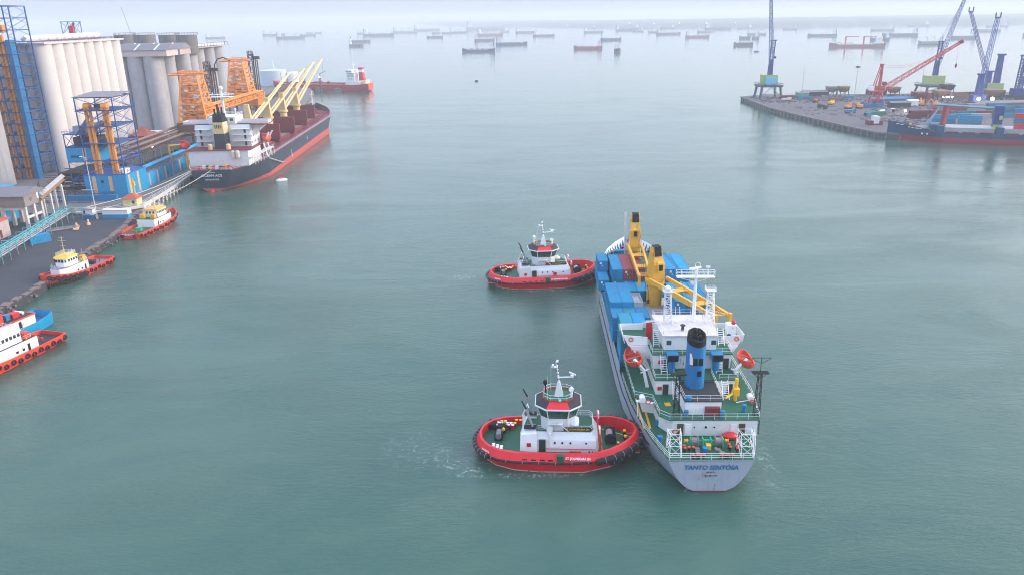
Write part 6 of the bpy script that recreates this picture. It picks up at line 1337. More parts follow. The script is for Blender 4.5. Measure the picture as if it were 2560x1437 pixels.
for x in (31, 37): MB().bar((x, -15.6, 9), (x, -14.2, 15.4), .5).bar((x, -14.2, 15.4), (x, -17.2, 20.2), .5).bar((x, -12, 12), (x, -15.6, 9.2), .3).build('davit', white, bk, smooth=False)
MB().prism([(10, -15.2), (40, -16.4), (40, -14.2), (29, -13.2), (10, -13.2)], 12.2, 12.4).rail([(10, -15.1, 12.4), (40, -16.3, 12.4)], 1.1, .06, 2).build('side_gangway', white, bk, smooth=False)
for x in range(12, 41, 4): MB().bar((x, -15.3 - (x - 10) * .03, 8.9), (x, -15.2 - (x - 10) * .03, 12.2), .25).build('gangway_post', white, bk, smooth=False)
for y in (-9, -7): MB().tube((9.2, y, 12.6), (9.2, y, 15.2), .95, 12).ball((9.2, y, 15.2), .95, 10, .4).build('air_tank', paint('cream_tank', (222, 214, 196), .3), bk)
MB().bar((30, -16.2, 8.6), (52, -16.9, 2.6), .5).build('accommodation_ladder', concg, bk, smooth=False)
for k in range(9): MB().cb((3 + rd.uniform(0, 4), -6 + k * 1.5, 9.5), (1.2, 1.0, 1.2)).build('mooring_gear', (redp, wyellow, darks, white)[k % 4], bk, smooth=False)
fg = MB().bar((.8, -1.5, 9), (-.6, -1.5, 12), .1).build('flag_staff', white, bk); MB().add([(.2, -1.5, 10.4), (-.6, -1.5, 12), (-1.6, -2.3, 11.2), (-.6, -2.2, 9.8), (.2, -1.45, 10.4), (-.6, -1.45, 12), (-1.6, -2.25, 11.2), (-.6, -2.15, 9.8)], [(0, 1, 2, 3), (7, 6, 5, 4)]).build('flag', redp, fg, smooth=False)
# hatches with folded-open covers
for i, x0 in enumerate((44, 75, 106, 137, 164)):
    L_ = 22 if i < 4 else 18; w = 9.6 if i < 4 else 8.2
    MB().box(x0, x0 + L_, -w, w, 9.2, 10.9).build('hatch_coaming', maroon, bk, smooth=False); MB().box(x0 + .8, x0 + L_ - .8, -w + .8, w - .8, 10.9, 10.96).build('hold_opening', paint('hold_grey', (120, 104, 104), .4, 0, .9), bk, smooth=False)
    for (xa, lean) in ((x0 - .6, .25),):
        MB().cb((xa + .4, -.2, 14.6), (.9, w * 2 + 1.6, 7.6), 0, 0).build('hatch_cover', maroon, bk, smooth=False)
        MB().cb((xa - .7, -.2, 14.4), (.7, w * 2 + 1.6, 7.2), 0, 0).build('hatch_cover', maroon, bk, smooth=False)
    MB().rail([(x0, -w - 2.4, 9.4), (x0 + L_, -w - 2.4, 9.4)], 1.1, .1, 2.2, 3, 1).build('deck_pipes', maroon, bk, smooth=False)
    MB().cb((x0 + 8, -w + 2.6, 11.2), (2.6, 1.6, .5)).build('hatch_vent', bootpink, bk, smooth=False)
# cream cranes: pedestal, house, slender jib raised towards the bow
for i, (yw, tip) in enumerate(((388, (-129.5, 477, 38.6)), (423, (-129.6, 516, 38.8)), (454, (-129.8, 544, 41)), (486, (-130, 572, 42)))):
    x = yw - 325.5; c = MB().lathe([(2.0, 0), (2.0, 8.6), (2.7, 9.2), (2.7, 10)], (x, 0.8, 9.4), 16).build('crane_pedestal', cream, bk)
    MB().add([(x - 1.6, -.9, 19.4), (x + 1.9, -.9, 19.4), (x + 1.9, 2.5, 19.4), (x - 1.6, 2.5, 19.4), (x - 1.8, -.3, 29.6), (x - .2, -.3, 29.6), (x - .2, 1.9, 29.6), (x - 1.8, 1.9, 29.6)], [(0, 3, 2, 1), (4, 5, 6, 7), (0, 1, 5, 4), (1, 2, 6, 5), (2, 3, 7, 6), (3, 0, 4, 7)]).build('crane_house', cream, c, smooth=False)
    MB().rail([(x + 2.6 * math.cos(a), .8 + 2.6 * math.sin(a), 18.6) for a in [k * math.pi / 4 for k in range(8)]], 1, .08, 3, 3, 1, True).build('crane_railing', cream, c, smooth=False)
    lx, ly, lz = tip[1] - 325.5, 0.8 + (0.0), tip[2]; p = Vector((x + 1.6, .8, 20.4)); q = Vector((lx, ly, lz)); j = MB()
    for s in (-1, 1): j.bar(p + Vector((0, s * .95, 0)), p.lerp(q, .45) + Vector((0, s * .7, 0)), 1.0); j.bar(p.lerp(q, .45) + Vector((0, s * .7, 0)), q + Vector((0, s * .3, 0)), .85)
    for u in (.12, .3, .45, .6, .75, .9): k_ = .8 if u < .5 else .75 - (u - .45) * .8; j.bar(p.lerp(q, u) + Vector((0, -k_, 0)), p.lerp(q, u) + Vector((0, k_, 0)), .5)
    j.build('crane_jib', cream, c, smooth=False)
    MB().cb(q, (1.2, .9, .9)).build('jib_head', darks, c, smooth=False); MB().tube((x - .5, .8, 29.8), q, .07, 3).tube(q, q - Vector((0, 0, 12)), .06, 3).build('hoist_wire', darks, c, smooth=False)
MB().tube((196, -1, 12), (196, -1, 24), .4, 8, .25).bar((196, -2.4, 22), (196, .6, 22), .2).build('foremast', white, bk)
MB().cb((190, -3, 12.6), (3, 3, 2)).cb((190, 4, 12.6), (3, 3, 2)).cb((185, -4, 11.8), (2, 2, 2)).build('windlass', maroon, bk, smooth=False)
def draught(x, z0, z1): MB().cb((x, -H.b(x, (z0 + z1) / 2) - .06, (z0 + z1) / 2), (.5, .12, z1 - z0)).build('draught_mark', cleanwhite, bk, smooth=False)
draught(72, 2.2, 5.6); draught(182, 3.5, 6.8); draught(108, 5.6, 7.6)
rb_ = thing('small_boat', 'tiny white and orange boat floating beside the red lead bottom of the bulk carrier', 'boat', (-102.4, 345, 0), R(35)); cap_boat((0, 0, .35), 5.4, 1.0).build('boat_hull', cleanwhite, rb_); MB().box(-.8, 1, -.5, .5, 1.0, 1.7).build('boat_cabin', tugor, rb_, smooth=False)
m_ = [((-134.3, 326, 8.9), (-158, 284.6, 3.4)), ((-133.8, 326, 8.7), (-150.5, 281, 3.3)), ((-126, 325.6, 8.8), (-141, 287, 3.2))]
for i, (a, b) in enumerate(m_):
    a = Vector(a); b = Vector(b); pts = [a.lerp(b, k / 8) - Vector((0, 0, 1.6 * math.sin(math.pi * k / 8))) for k in range(9)]
    tag(MB().path(pts, .12, 4).build('mooring_line', paint('line_white', (215, 210, 200), .2)), 'pale mooring line from the bulk carrier stern to the quay', 'rope', 'mooring lines of the bulk carrier')
# ------------------------------------------------------------ red product tanker at the pier head
tn = thing('red_tanker', 'red tanker with white aft house and red white funnel moored at the far pier head', 'ship', (-137.5, 798.5, 0), R(161.5))
H = Hull(deck=[(0, 5.6), (4, 7.2), (10, 8.2), (96, 8.2), (106, 5.4), (112, 1.4), (113, .1)], wl=[(0, 1.0), (6, 5), (14, 8), (90, 8.2), (102, 4), (110, .3), (113, .02)], zt=[(0, 7.4), (14, 6.2), (92, 6.0), (113, 9)], e=[(0, .5), (20, 1), (113, 1.4)])
zt = lambda x: interp(H.zt, x)
H.skin(-1, zt, 6).build('hull', paint('tanker_red', (176, 40, 58), .3, .1), tn); H.plate(lambda x: zt(x) - .1, .1, 111, .1).build('deck', paint('tanker_deck', (190, 60, 80), .3), tn, smooth=False)
MB().box(-.3, .2, -5.2, 5.2, 1.5, 7.3).build('transom', paint('tanker_orange', (235, 88, 70), .2), tn, smooth=False)
MB().box(8, 24, -7.4, 7.4, 6.2, 9.6).build('lower_house', white, tn, smooth=False); MB().box(14, 23, -6.4, 6.4, 9.6, 17.8).build('accommodation', white, tn, smooth=False); MB().box(15, 22, -9.4, 9.4, 17.8, 20.4).build('bridge', white, tn, smooth=False)
for y in (-6, -3, 0, 3, 6): window(tn, 18.5 if False else 22.05, y, 19.4, 1.8, 1.0, 'x')
for x in (15.6, 17.4, 19.2, 21): window(tn, x, 9.42, 19.4, 1.2, .9, 'y'); window(tn, x, 6.42, 14.5, .9, .9, 'y'); window(tn, x, 6.42, 11.8, .9, .9, 'y')
MB().rail([(8, 7.2, 9.6), (24, 7.2, 9.6)], 1.2, .1, 2).rail([(14, 6.4, 20.4), (23, 6.4, 20.4)], 1.2, .1, 2).build('railing', white, tn, smooth=False)
fu = MB().prism([(5.5, -2.4), (11.5, -2.4), (11.5, 2.4), (5.5, 2.4)], 9, 18.2, [(7.5, -2), (11.5, -2), (11.5, 2), (7.5, 2)]).build('funnel', redp, tn, smooth=False); MB().box(7.3, 11.6, -2.1, 2.1, 18.2, 20.6).build('funnel_band', cleanwhite, fu, smooth=False); MB().box(7.2, 11.7, -2.2, 2.2, 20.6, 22.6).build('funnel_top', redp, fu, smooth=False)
MB().box(3, 9, -4.5, 4.5, 7, 10.5).build('stern_house', paint('cream_house', (240, 200, 170), .2), tn, smooth=False); MB().bar((9.8, 2.5, 17), (3.2, 3.0, 8.4), .5).build('lifeboat_ramp', redp, tn, smooth=False)
MB().tube((18, 0, 20.4), (18, 0, 28), .3, 6, .15).bar((18, -3, 25), (18, 3, 25), .2).build('radar_mast', white, tn)
MB().tube((28, 0, 7.2), (104, 0, 7.4), .6, 6).tube((28, 2.2, 7.1), (104, 2, 7.4), .4, 6).tube((28, -2, 7.1), (104, -2, 7.4), .4, 6).cb((60, 0, 8), (3, 13, 1.6)).cb((46, 3, 7.8), (2, 2, 2.4)).cb((78, -3, 7.8), (2, 2, 2.4)).build('deck_piping', maroon, tn, smooth=False)
MB().tube((58, -2, 6), (58, -2, 17), .4, 6).bar((58, -2, 16), (50, 0, 19), .35).tube((103, 0, 8), (103, 0, 17), .25, 6).build('hose_crane', maroon, tn)
for i, x in enumerate((30, 52, 76)):
    a = R(161.5); px_, py_ = -137.5 + x * math.cos(a) - 11 * math.sin(a) * -1 * -1, 798.5 + x * math.sin(a)
    d_ = thing('mooring_dolphin', 'concrete dolphin beside the red tanker, %s' % ('nearest its stern', 'the middle one', 'nearest its bow')[i], 'dolphin', (-137.5 + x * math.cos(a) - 12.5 * math.sin(a) + 0, 798.5 + x * math.sin(a) + 12.5 * math.cos(a) - 0, 0), a, 'dolphins beside the red tanker')
    MB().box(-3, 3, -2.5, 2.5, -1.5, 3.4).build('dolphin_block', concd, d_, smooth=False)
for k, (x, y, nm) in enumerate(((-205, 806, 'nearest the storage tank'), (-186, 790, 'beside the crane jibs'))):
    t = thing('pier_floodlight', 'lit floodlight pole on the pier by the red tanker, ' + nm, 'lamp', (x, y, 0)); MB().tube((0, 0, -1), (0, 0, 14), .3, 6).build('pole', darks, t); MB().ball((0, 0, 14.8), .8, 8).build('lit_lamp', lampf, t)
# ------------------------------------------------------------ right quay peninsula
pen = [(190.5, 652), (189.6, 618), (188.8, 572), (192, 538), (197, 504), (202, 470), (208.5, 441), (222, 434.5), (300, 404), (520, 317), (1100, 100), (1400, 300), (1400, 660), (330, 654), (205, 662)]
ground('dock', pen, 3.0, coalr, 'dusty dark dock surface of the cargo terminal on the right')
m = MB()
for a, b in zip(pen[:9], pen[1:10]):
    L_ = math.hypot(b[0] - a[0], b[1] - a[1]); an = math.atan2(b[1] - a[1], b[0] - a[0]); m.cb(((a[0] + b[0]) / 2, (a[1] + b[1]) / 2, 2.7), (L_, 1.2, 1.0), an)
for a, b in zip(pen[:7], pen[1:8]):
    L_ = math.hypot(b[0] - a[0], b[1] - a[1]); n = int(L_ / 5)
    for i in range(n): u = (i + .5) / n; m.cb((a[0] + (b[0] - a[0]) * u - .5, a[1] + (b[1] - a[1]) * u - .3, .9), (.9, .9, 2.6), 0)
tag(m.build('dock_edge', concd, smooth=False), 'worn concrete edge with fender blocks round the dock', kind='structure')
sa = paint('steel_navy', (28, 58, 130), .25, .1); la = paint('boom_blue', (70, 100, 170), .2); lr = paint('boom_red', (205, 60, 60), .2, .1); hrust = paint('hopper_brown', (150, 110, 90), .5, .5)
def portal_crane(name_l, x, y, w, zp, zh, zt_, tip, boomw=2.6, boomm=None, house2=None, legm=None, col=sa):
    t = thing('portal_crane', name_l, 'crane', (x, y, 0), 0, 'cranes on the right dock'); legm = legm or paint('portal_slate', (52, 66, 96), .4, .2)
    for sx in (-1, 1):
        for sy in (-1, 1): MB().bar((sx * w * .5, sy * w * .45, 3), (sx * w * .42, sy * w * .4, zp), 1.5).build('portal_leg', legm, t, smooth=False)
    MB().box(-w * .52, w * .52, -w * .5, w * .5, zp - 1.4, zp).rail([(-w * .52, -w * .5, zp), (w * .52, -w * .5, zp), (w * .52, w * .5, zp), (-w * .52, w * .5, zp)], 1.2, .12, 3, 4, 1, True).build('portal_deck', legm, t, smooth=False)
    MB().bar((-w * .44, -w * .42, 5), (0, -w * .42, zp - 1.4), .4).bar((w * .44, -w * .42, 5), (0, -w * .42, zp - 1.4), .4).bar((-w * .44, -w * .42, 6.4), (w * .44, -w * .42, 6.4), .5).build('portal_brace', concg, t, smooth=False)
    MB().box(-w * .34, w * .34, -w * .2, w * .3, zp, zh).build('machinery_house', limep, t, smooth=False)
    if house2: MB().box(-w * .25, w * .25, -w * .3, -w * .2 - .05, zp + .4, zh - 1.4).build('cabin_panel', house2, t, smooth=False)
    MB().add([(-1.9, -1.9, zp), (1.9, -1.9, zp), (1.9, 1.9, zp), (-1.9, 1.9, zp), (-1.1, -1.5, zh + (zt_ - zh) * .45), (1.7, -1.5, zh + (zt_ - zh) * .45), (1.7, 1.5, zh + (zt_ - zh) * .45), (-1.1, 1.5, zh + (zt_ - zh) * .45)], [(0, 1, 5, 4), (1, 2, 6, 5), (2, 3, 7, 6), (3, 0, 4, 7), (4, 5, 6, 7)]).build('crane_column', col, t, smooth=False)
    zc = zh + (zt_ - zh) * .45; f = MB()
    for sx in (-1.0, 1.7): f.bar((sx, 0, zc - .5), (sx + .5, 0, zt_), .8)
    f.bar((-1.5, 0, zt_), (3.2, 0, zt_), .7)
    for k in range(4): f.bar((-1, 0, zc + (zt_ - zc) * (k + .5) / 4), (2, 0, zc + (zt_ - zc) * (k + .5) / 4), .35)
    f.build('upper_frame', col, t, smooth=False); MB().cb((2.8, 0, zc + 1.5), (1.8, 1.6, 1.6)).build('operator_cab', soot, t, smooth=False)
    tp = Vector(tip) - Vector((x, y, 0))
    MB().lattice((0, -1.2, zc - 3), tp, boomw, boomw * .55, .2, 22, .11, up=(1, 0, 0)).build('boom', boomm or la, t, smooth=False)
    MB().tube((1, 0, zt_), tp, .1, 3).tube((-1, 0, zt_), tp.lerp(Vector((0, 0, zt_)), .1), .1, 3).build('boom_stay', darks, t, smooth=False)
    MB().cb(tp, (1.6, 1.4, 1.6)).build('boom_head', soot, t, smooth=False)
    return t
k1 = portal_crane('tall blue portal crane alone at the tip of the dock', 208.4, 640, 17, 13.2, 20.9, 47, (202.4, 636, 84), 2.8, la, cyanp)
k2 = portal_crane('blue portal crane with lime house right of the red luffing crane', 345, 648, 20, 10.4, 17.6, 43.8, (360.5, 650, 77), 3.0, la)
# red luffing crane
rc = thing('red_luffing_crane', 'red lattice luffing crane with raised mast and long low boom', 'crane', (268, 581, 0), 0, 'cranes on the right dock')
f = MB()
for sx in (-1, 1):
    for sy in (-1, 1): f.bar((sx * 5.6, sy * 4, 3), (sx * 3, sy * 2.5, 12), .7)
f.bar((-4.6, -3.4, 7), (4.6, -3.4, 7), .5).bar((-5.4, -4, 3.4), (3, -2.5, 12), .4).build('portal_leg', lr, rc, smooth=False)
MB().box(-4, 4, -3, 3, 11.8, 13).build('turntable', lr, rc, smooth=False); MB().box(-5.4, -2.4, -2, 2, 13, 16).build('white_cab', cleanwhite, rc, smooth=False); MB().box(4.2, 6.6, -1.2, 1.2, 16.5, 19).build('machinery_box', maroon, rc, smooth=False)
f = MB()
for s in (-1.6, 1.6): f.bar((2.2, s, 3), (2.2, s * .6, 31), .75).bar((-2.6, s, 13), (1.6, s * .6, 31), .5).bar((-.4, s, 13), (2.0, s * .6, 29), .3)
f.bar((.4, 0, 31.2), (3.4, 0, 31.2), .7).build('mast', lr, rc, smooth=False)
MB().lattice((2, 0, 12), (57, 2, 45.4), 3.2, 1.4, .26, 24, .14, up=(0, 1, 0)).build('boom', lr, rc, smooth=False); MB().cb((57.5, 2, 45.8), (2.6, 1.8, 2.4), 0, -.5).build('boom_head', maroon, rc, smooth=False)
f = MB()
for s in (0, .8):
    pts = [Vector((2.5, s, 31)).lerp(Vector((42, s, 37)), u) - Vector((0, 0, 3.2 * math.sin(math.pi * u) + s * 2)) for u in [k / 8 for k in range(9)]]; f.path(pts, .1, 3)
f.tube((56, 2, 45), (56.5, 2, 31), .08, 3).build('stay_cable', lr, rc, smooth=False); MB().lathe([(.1, 0), (.8, -1), (.8, -2.2), (.1, -3.4)], (56.5, 2, 31), 8).build('hook_block', maroon, rc)
# other cranes, right of it
def mobile_crane(lab, x, y, base, zt_, tip, colr, bw=2.6, foot=None, lat=None):
    t = thing('mobile_crane', lab, 'crane', (x, y, 0), 0, 'cranes on the right dock')
    MB().box(-6, 6, -4, 4, 3, base - 3).build('undercarriage', darks, t, smooth=False); MB().box(-4.5, 4.5, -3, 3, base - 3, base + 2).build('machinery_house', foot or colr, t, smooth=False)
    zc = base + 2
    if lat: MB().lattice((0, 0, zc), (.8, 0, zt_), 3.4, 3.2, .45, 7, .28).build('tower', colr, t, smooth=False)
    else: MB().add([(-2, -1.6, zc), (2, -1.6, zc), (2, 1.6, zc), (-2, 1.6, zc), (-1.4, -1.3, zt_), (1.8, -1.3, zt_), (1.8, 1.3, zt_), (-1.4, 1.3, zt_)], [(0, 1, 5, 4), (1, 2, 6, 5), (2, 3, 7, 6), (3, 0, 4, 7), (4, 5, 6, 7)]).build('tower', colr, t, smooth=False)
    MB().cb((.5, 0, zt_ + .6), (5.4, 3, 1.2)).build('tower_head', colr, t, smooth=False)
    if tip:
        tp = Vector(tip) - Vector((x, y, 0)); MB().lattice((1, 0, zc + 1), tp, bw, bw * .7, .22, 20, .12, up=(1, 0, 0)).build('boom', la, t, smooth=False); MB().bar(tp + Vector((-1.6, 0, 0)), tp + Vector((-1.6, 0, 3.4)), .6).bar(tp + Vector((1.8, 0, 0)), tp + Vector((1.8, 0, 3.6)), .6).bar(tp + Vector((-1.6, 0, 0)), tp + Vector((1.8, 0, 0)), .8).build('boom_head', darks, t, smooth=False)
        MB().tube((-.6, 0, zt_ + 1), tp, .09, 3).build('boom_stay', darks, t, smooth=False)
    return t
mobile_crane('blue mobile crane with lattice boom above two bright floodlights', 336, 569, 8, 23.4, (341, 570, 62), sa, 3.0)
mobile_crane('short blue crane tower with yellow base, without visible boom', 366.5, 600, 13, 35, None, sa, foot=limep)
mobile_crane('blue lattice crane tower at the right picture edge', 384, 600, 9, 34, (399, 600, 68), sa, lat=1)
mobile_crane('far slender lattice boom crane leaning left, between the two blue booms', 384, 640, 9, 20, (361.5, 641, 66), sa, 2.4)
for x, y, z in ((333.0, 562, 7.6), (342.6, 562, 7.6)): t = thing('crane_floodlight', 'bright floodlight at the foot of the blue mobile crane, %s one' % ('left' if x < 335 else 'right'), 'lamp', (x, y, 0)); MB().cb((0, .6, z), (1.6, .4, 1.2)).build('lamp_housing', darks, t, smooth=False); MB().ball((0, 0, z), 1.15, 10).build('lit_lamp', lampw, t)
# grab hoppers
def hopper(x, y, w, z, mt, lab):
    t = thing('grab_hopper', lab, 'hopper', (x, y, 0), 0, 'hoppers along the back of the dock'); w *= .86; MB().prism([(-w * .3, -w * .3), (w * .3, -w * .3), (w * .3, w * .3), (-w * .3, w * .3)], z - 4.6, z - 1.4, [(-w / 2, -w / 2), (w / 2, -w / 2), (w / 2, w / 2), (-w / 2, w / 2)]).prism([(-w / 2, -w / 2), (w / 2, -w / 2), (w / 2, w / 2), (-w / 2, w / 2)], z - 1.4, z).build('funnel_bin', mt, t, smooth=False)
    f = MB()
    for sx in (-1, 1):
        for sy in (-1, 1): MB().bar((sx * w * .42, sy * w * .42, 3), (sx * w * .42, sy * w * .42, z - 1.4), .5).build('hopper_leg', darks, t, smooth=False)
    f.bar((-w * .42, -w * .42, 3), (w * .42, -w * .42, z - 2), .35).build('leg_brace', darks, t, smooth=False); return t
for x, y, w, z, mt, lab in ((262.4, 648, 8.4, 10.5, paint('hopper_grey', (140, 132, 128), .4, .3), 'grey brown hopper, left of the pair on the skyline edge of the dock'), (272, 648, 9, 10.5, hrust, 'orange brown hopper, right of the pair on the skyline edge of the dock'),
                          (296, 640, 10, 11, hrust, 'dark brown hopper under the lime green crane house, left one'), (309, 640, 10, 10, hrust, 'dark brown hopper near the middle portal crane'), (352, 640, 10, 11, darks, 'dark hopper right of the middle portal crane legs'), (318, 585, 11, 12, hrust, 'brown hopper left of the floodlit mobile crane'), (302, 585, 10, 11, maroon, 'maroon hopper behind the moored blue ship bow'), (356, 585, 12, 12, hrust, 'yellowish brown hopper right of the floodlit mobile crane')):
    hopper(x, y, w, z, mt, lab)
def shed(nm, lab, x, y, lx, ly, h, mt, rm=None, rz=0, cat='shed', eaves=.3):
    t = thing(nm, lab, cat, (x, y, 3.0), rz); MB().box(-lx / 2, lx / 2, -ly / 2, ly / 2, 0, h).build('wall', mt, t, smooth=False); e = eaves
    MB().add([(-lx / 2 - e, -ly / 2 - e, h), (lx / 2 + e, -ly / 2 - e, h), (lx / 2 + e, ly / 2 + e, h), (-lx / 2 - e, ly / 2 + e, h), (-lx / 2 - e, 0, h + ly * .16), (lx / 2 + e, 0, h + ly * .16)], [(0, 3, 2, 1), (0, 1, 5, 4), (4, 5, 2, 3), (1, 2, 5), (0, 4, 3)]).build('roof', rm or roofg, t, smooth=False); return t
shed('dock_shed', 'dark low shed at the back edge of the dock, left of the hoppers', 249, 648, 20, 8, 3.4, darks); shed('dock_shed', 'small green shed on the dock left of the hoppers', 236, 640, 9, 6, 3.4, paint('shed_green', (80, 150, 140), .4))
shed('blue_roof_shed', 'long low bright blue shed behind the red crane', 284, 586, 34, 7, 3.6, blue, blue); shed('white_hut', 'small pale hut on the dock right of the red crane foot', 288, 566, 7, 5, 4, cleanwhite, cleanwhite)
shed('dock_shed', 'dark shed right of the red luffing crane legs', 276, 560, 14, 6, 3.5, darks); shed('dock_shed', 'long dusty shed behind the moored blue ship', 350, 545, 60, 8, 4, concd, roofg); shed('dock_shed', 'dark flat shed on the back edge right of the red crane', 300, 650, 14, 7, 4.0, darks)
def dock_container(x, y, mt, lab, L_=12.19, rz=0.0, z=3.0): return container(x, y, z, mt, lab, L_, rz, False, 'containers on the right dock', False)
dock_container(252, 560, cblue, 'bright blue container left of the red crane foot'); dock_container(262, 560, cteal, 'faded blue container at the red crane foot', 6.06); dock_container(258, 531, cwhite, 'white container standing in the middle of the dock yard', 6.06, 1.3)
cgreen = paint('container_green', (40, 130, 90), .4, .3); colname[id(cgreen)] = 'green'
dock_container(240, 517, cgreen, 'green container among scrap near the dock front'); dock_container(233, 512, cteal, 'pale blue container beside the green one', 6.06, .6)
# yard rows behind the moored ship
ry = random.Random(33); ordn = ('first', 'second', 'third', 'fourth', 'fifth', 'sixth', 'seventh', 'eighth', 'ninth', 'tenth')
colname[id(maroon)] = 'dark red'; colname[id(concg)] = 'grey'; colname[id(hrust)] = 'brown'
for r_, (y0, x0, n, rn) in enumerate(((497, 258, 9, 'nearest the moored blue ship'), (512, 283, 9, 'second behind the blue ship'), (530, 300, 8, 'third behind the blue ship'), (607, 292, 8, 'along the back of the dock'))):
    for k in range(n):
        mt = ry.choice((cteal, cblue, maroon, hrust, concg, cred, cgreen, cteal)); h = ry.choice((1, 1, 2))
        for q in range(h): dock_container(x0 + k * 13.2 + ry.uniform(-.5, .5), y0 + ry.uniform(-1, 1), mt, '%s container, %s in yard row %s%s' % (colname[id(mt)], ordn[k], rn, ', on top' if q else ''), 12.19, ry.uniform(-.03, .03), 3.0 + q * 2.6)
# excavators, trucks, scrap
def excavator(lab, x, y, rz):
    t = thing('excavator', lab, 'excavator', (x, y, 3.0), rz, 'orange machines on the dock')
    for s in (-1, 1): MB().prism([(-2.2, s * 1.3 - .4), (2.2, s * 1.3 - .4), (2.2, s * 1.3 + .4), (-2.2, s * 1.3 + .4)], 0, 1.0).build('track', soot, t, smooth=False)
    MB().box(-2.4, 1.4, -1.5, 1.5, 1.1, 2.6).build('body', craneo, t, smooth=False); MB().box(-.2, 1.6, -1.4, -.1, 2.6, 4).build('cab', craneo, t, smooth=False); MB().bar((1.2, .5, 2.2), (4.2, .5, 5.2), .5).bar((4.2, .5, 5.2), (6, .5, 2), .4).cb((6, .5, 1.6), (1.2, 1.4, 1)).build('arm', craneo, t, smooth=False); return t
excavator('orange excavator left of the tall dock lamp post', 238.5, 556, .4); excavator('orange excavator right of the tall dock lamp post', 246.5, 557, 2.6); excavator('orange excavator near the blue portal crane', 295, 566, 1.2); excavator('orange excavator beside the brown hoppers behind the ship', 303, 561, 2.2)
def truck(lab, x, y, rz, mt):
    t = thing('truck', lab, 'truck', (x, y, 3.0), rz, 'trucks on the dock')
    for xx in (-2.8, -1.6, 2.6):
        for s in (-1, 1): MB().tube((xx, s * .9, .5), (xx, s * 1.2, .5), .5, 10).build('wheel', soot, t)
    MB().box(-4, 1.4, -1.2, 1.2, .9, 2.4).build('tipper_body', mt, t, smooth=False); MB().box(1.6, 3.6, -1.15, 1.15, .7, 2.9).build('cab', mt, t, smooth=False); MB().cb((3.62, 0, 2.3), (.06, 2, .8)).build('windscreen', glass, t, smooth=False); return t
truck('blue tipper truck at the foot of the dock lamp post', 229.5, 531, .2, blue); truck('white truck parked beside the green container', 247, 523, 1.0, cleanwhite); truck('blue truck near the blue and teal containers', 252, 571, 0, blue); truck('red truck behind the white hut', 297, 550, .5, redp)
sc2 = MB()
for k in range(120): sc2.cb((rd.uniform(222, 262), rd.uniform(478, 520), 3.3), (rd.uniform(.4, 2.6), rd.uniform(.4, 2), rd.uniform(.3, 1.2)), rd.uniform(0, 3), rd.uniform(-.4, .4))
for k in range(420): sc2.cb((rd.uniform(245, 400), rd.uniform(535, 645), 3.5), (rd.uniform(.5, 3), rd.uniform(.5, 2.4), rd.uniform(.4, 1.8)), rd.uniform(0, 3))
tag(sc2.build('scrap_and_cargo', paint('mixed_scrap', (120, 116, 122), .8, .4, .9, scale=.2), smooth=False), 'scattered scrap and bagged cargo on the dock surface', kind='stuff')
b_ = MB()
for k in range(140): x_ = rd.uniform(194, 262); b_.cb((x_, rd.uniform(600, 642), 3.25), (rd.uniform(.5, 2.2), rd.uniform(.5, 2.2), rd.uniform(.3, 1.3)), rd.uniform(0, 3))
for k in range(60): b_.cb((rd.uniform(200, 240), rd.uniform(520, 600), 3.12), (rd.uniform(.4, 1.6), rd.uniform(.4, 3), .3), rd.uniform(0, 3))
tag(b_.build('pallets_and_dunnage', paint('dunnage', (96, 88, 90), .8, .5, .9, scale=.2), smooth=False), 'loose pallets and dunnage near the tip of the dock', kind='stuff')
for x_, y_, r_, mt_, lb_x in ((214, 612, .3, cwhite, 'white truck near the legs of the tall crane at the dock tip'), (232, 600, 1.4, redp, 'red truck on the open part of the dock'), (222, 560, 2.2, darks, 'dark truck on the open dusty dock surface'), (238, 585, .9, wyellow, 'yellow truck left of the red luffing crane')): truck(lb_x, x_, y_, r_, mt_)
for x_, y_, mt_, lb_x in ((221, 630, maroon, 'dark red container near the tall crane at the dock tip'), (232, 622, cteal, 'teal container on the back of the dock left of the sheds'), (252, 610, hrust, 'brown container in front of the paired hoppers'), (263, 618, cblue, 'blue container below the right one of the paired hoppers')): dock_container(x_, y_, mt_, lb_x)
ww = thing('white_winch_house', 'small red and white winch house on the dock front edge', 'hut', (220, 474, 3.0)); MB().box(-4, 4, -3, 3, 0, 2.6).build('red_base', maroon, ww, smooth=False); MB().box(-1.6, 1.6, -3.3, 1, 1.0, 5.2).build('white_wall', cleanwhite, ww, smooth=False)
for x, y, h, nm in ((227, 521.9, 33, 'left of the red crane'), (339, 655, 27, 'between red crane boom and portal crane')): t = thing('dock_lamp_post', 'tall lamp post with round head, ' + nm, 'lamp', (x, y, 3.0)); MB().tube((0, 0, 0), (0, 0, h - 3), .22, 6, .14).build('pole', concg, t); MB().lathe([(.3, 0), (1.5, .2), (1.5, .8), (.4, 1.2)], (0, 0, h - 3), 10).build('lamp_head', darks, t)
t = thing('signal_mast', 'thin signal mast behind the tip of the dock, right of the tall crane', 'mast', (239.4, 650, 3.0)); MB().tube((0, 0, 0), (0, 0, 26), .16, 5, .08).bar((-1.4, 0, 18.5), (1.4, 0, 18.5), .2).build('pole', concg, t)
t = thing('dock_light', 'lit low lamp on the dock behind the moored ship bow', 'lamp', (262.7, 523.6, 3)); MB().tube((0, 0, 0), (0, 0, 1.4), .12, 5).build('pole', darks, t); MB().ball((0, 0, 1.9), .7, 8).build('lit_lamp', lampw, t)
t = thing('dock_light', 'row of white work lights behind the brown hoppers', 'lamp', (318, 575, 3)); MB().bar((-4, 0, 5), (4, 0, 5), .3).bar((-4, 0, 0), (-4, 0, 5), .2).bar((4, 0, 0), (4, 0, 5), .2).build('light_bar', darks, t, smooth=False)
for x in (-3.4, -1, .8, 3.2): MB().ball((x, -.3, 5), .45, 6).build('lit_lamp', lampw, t)
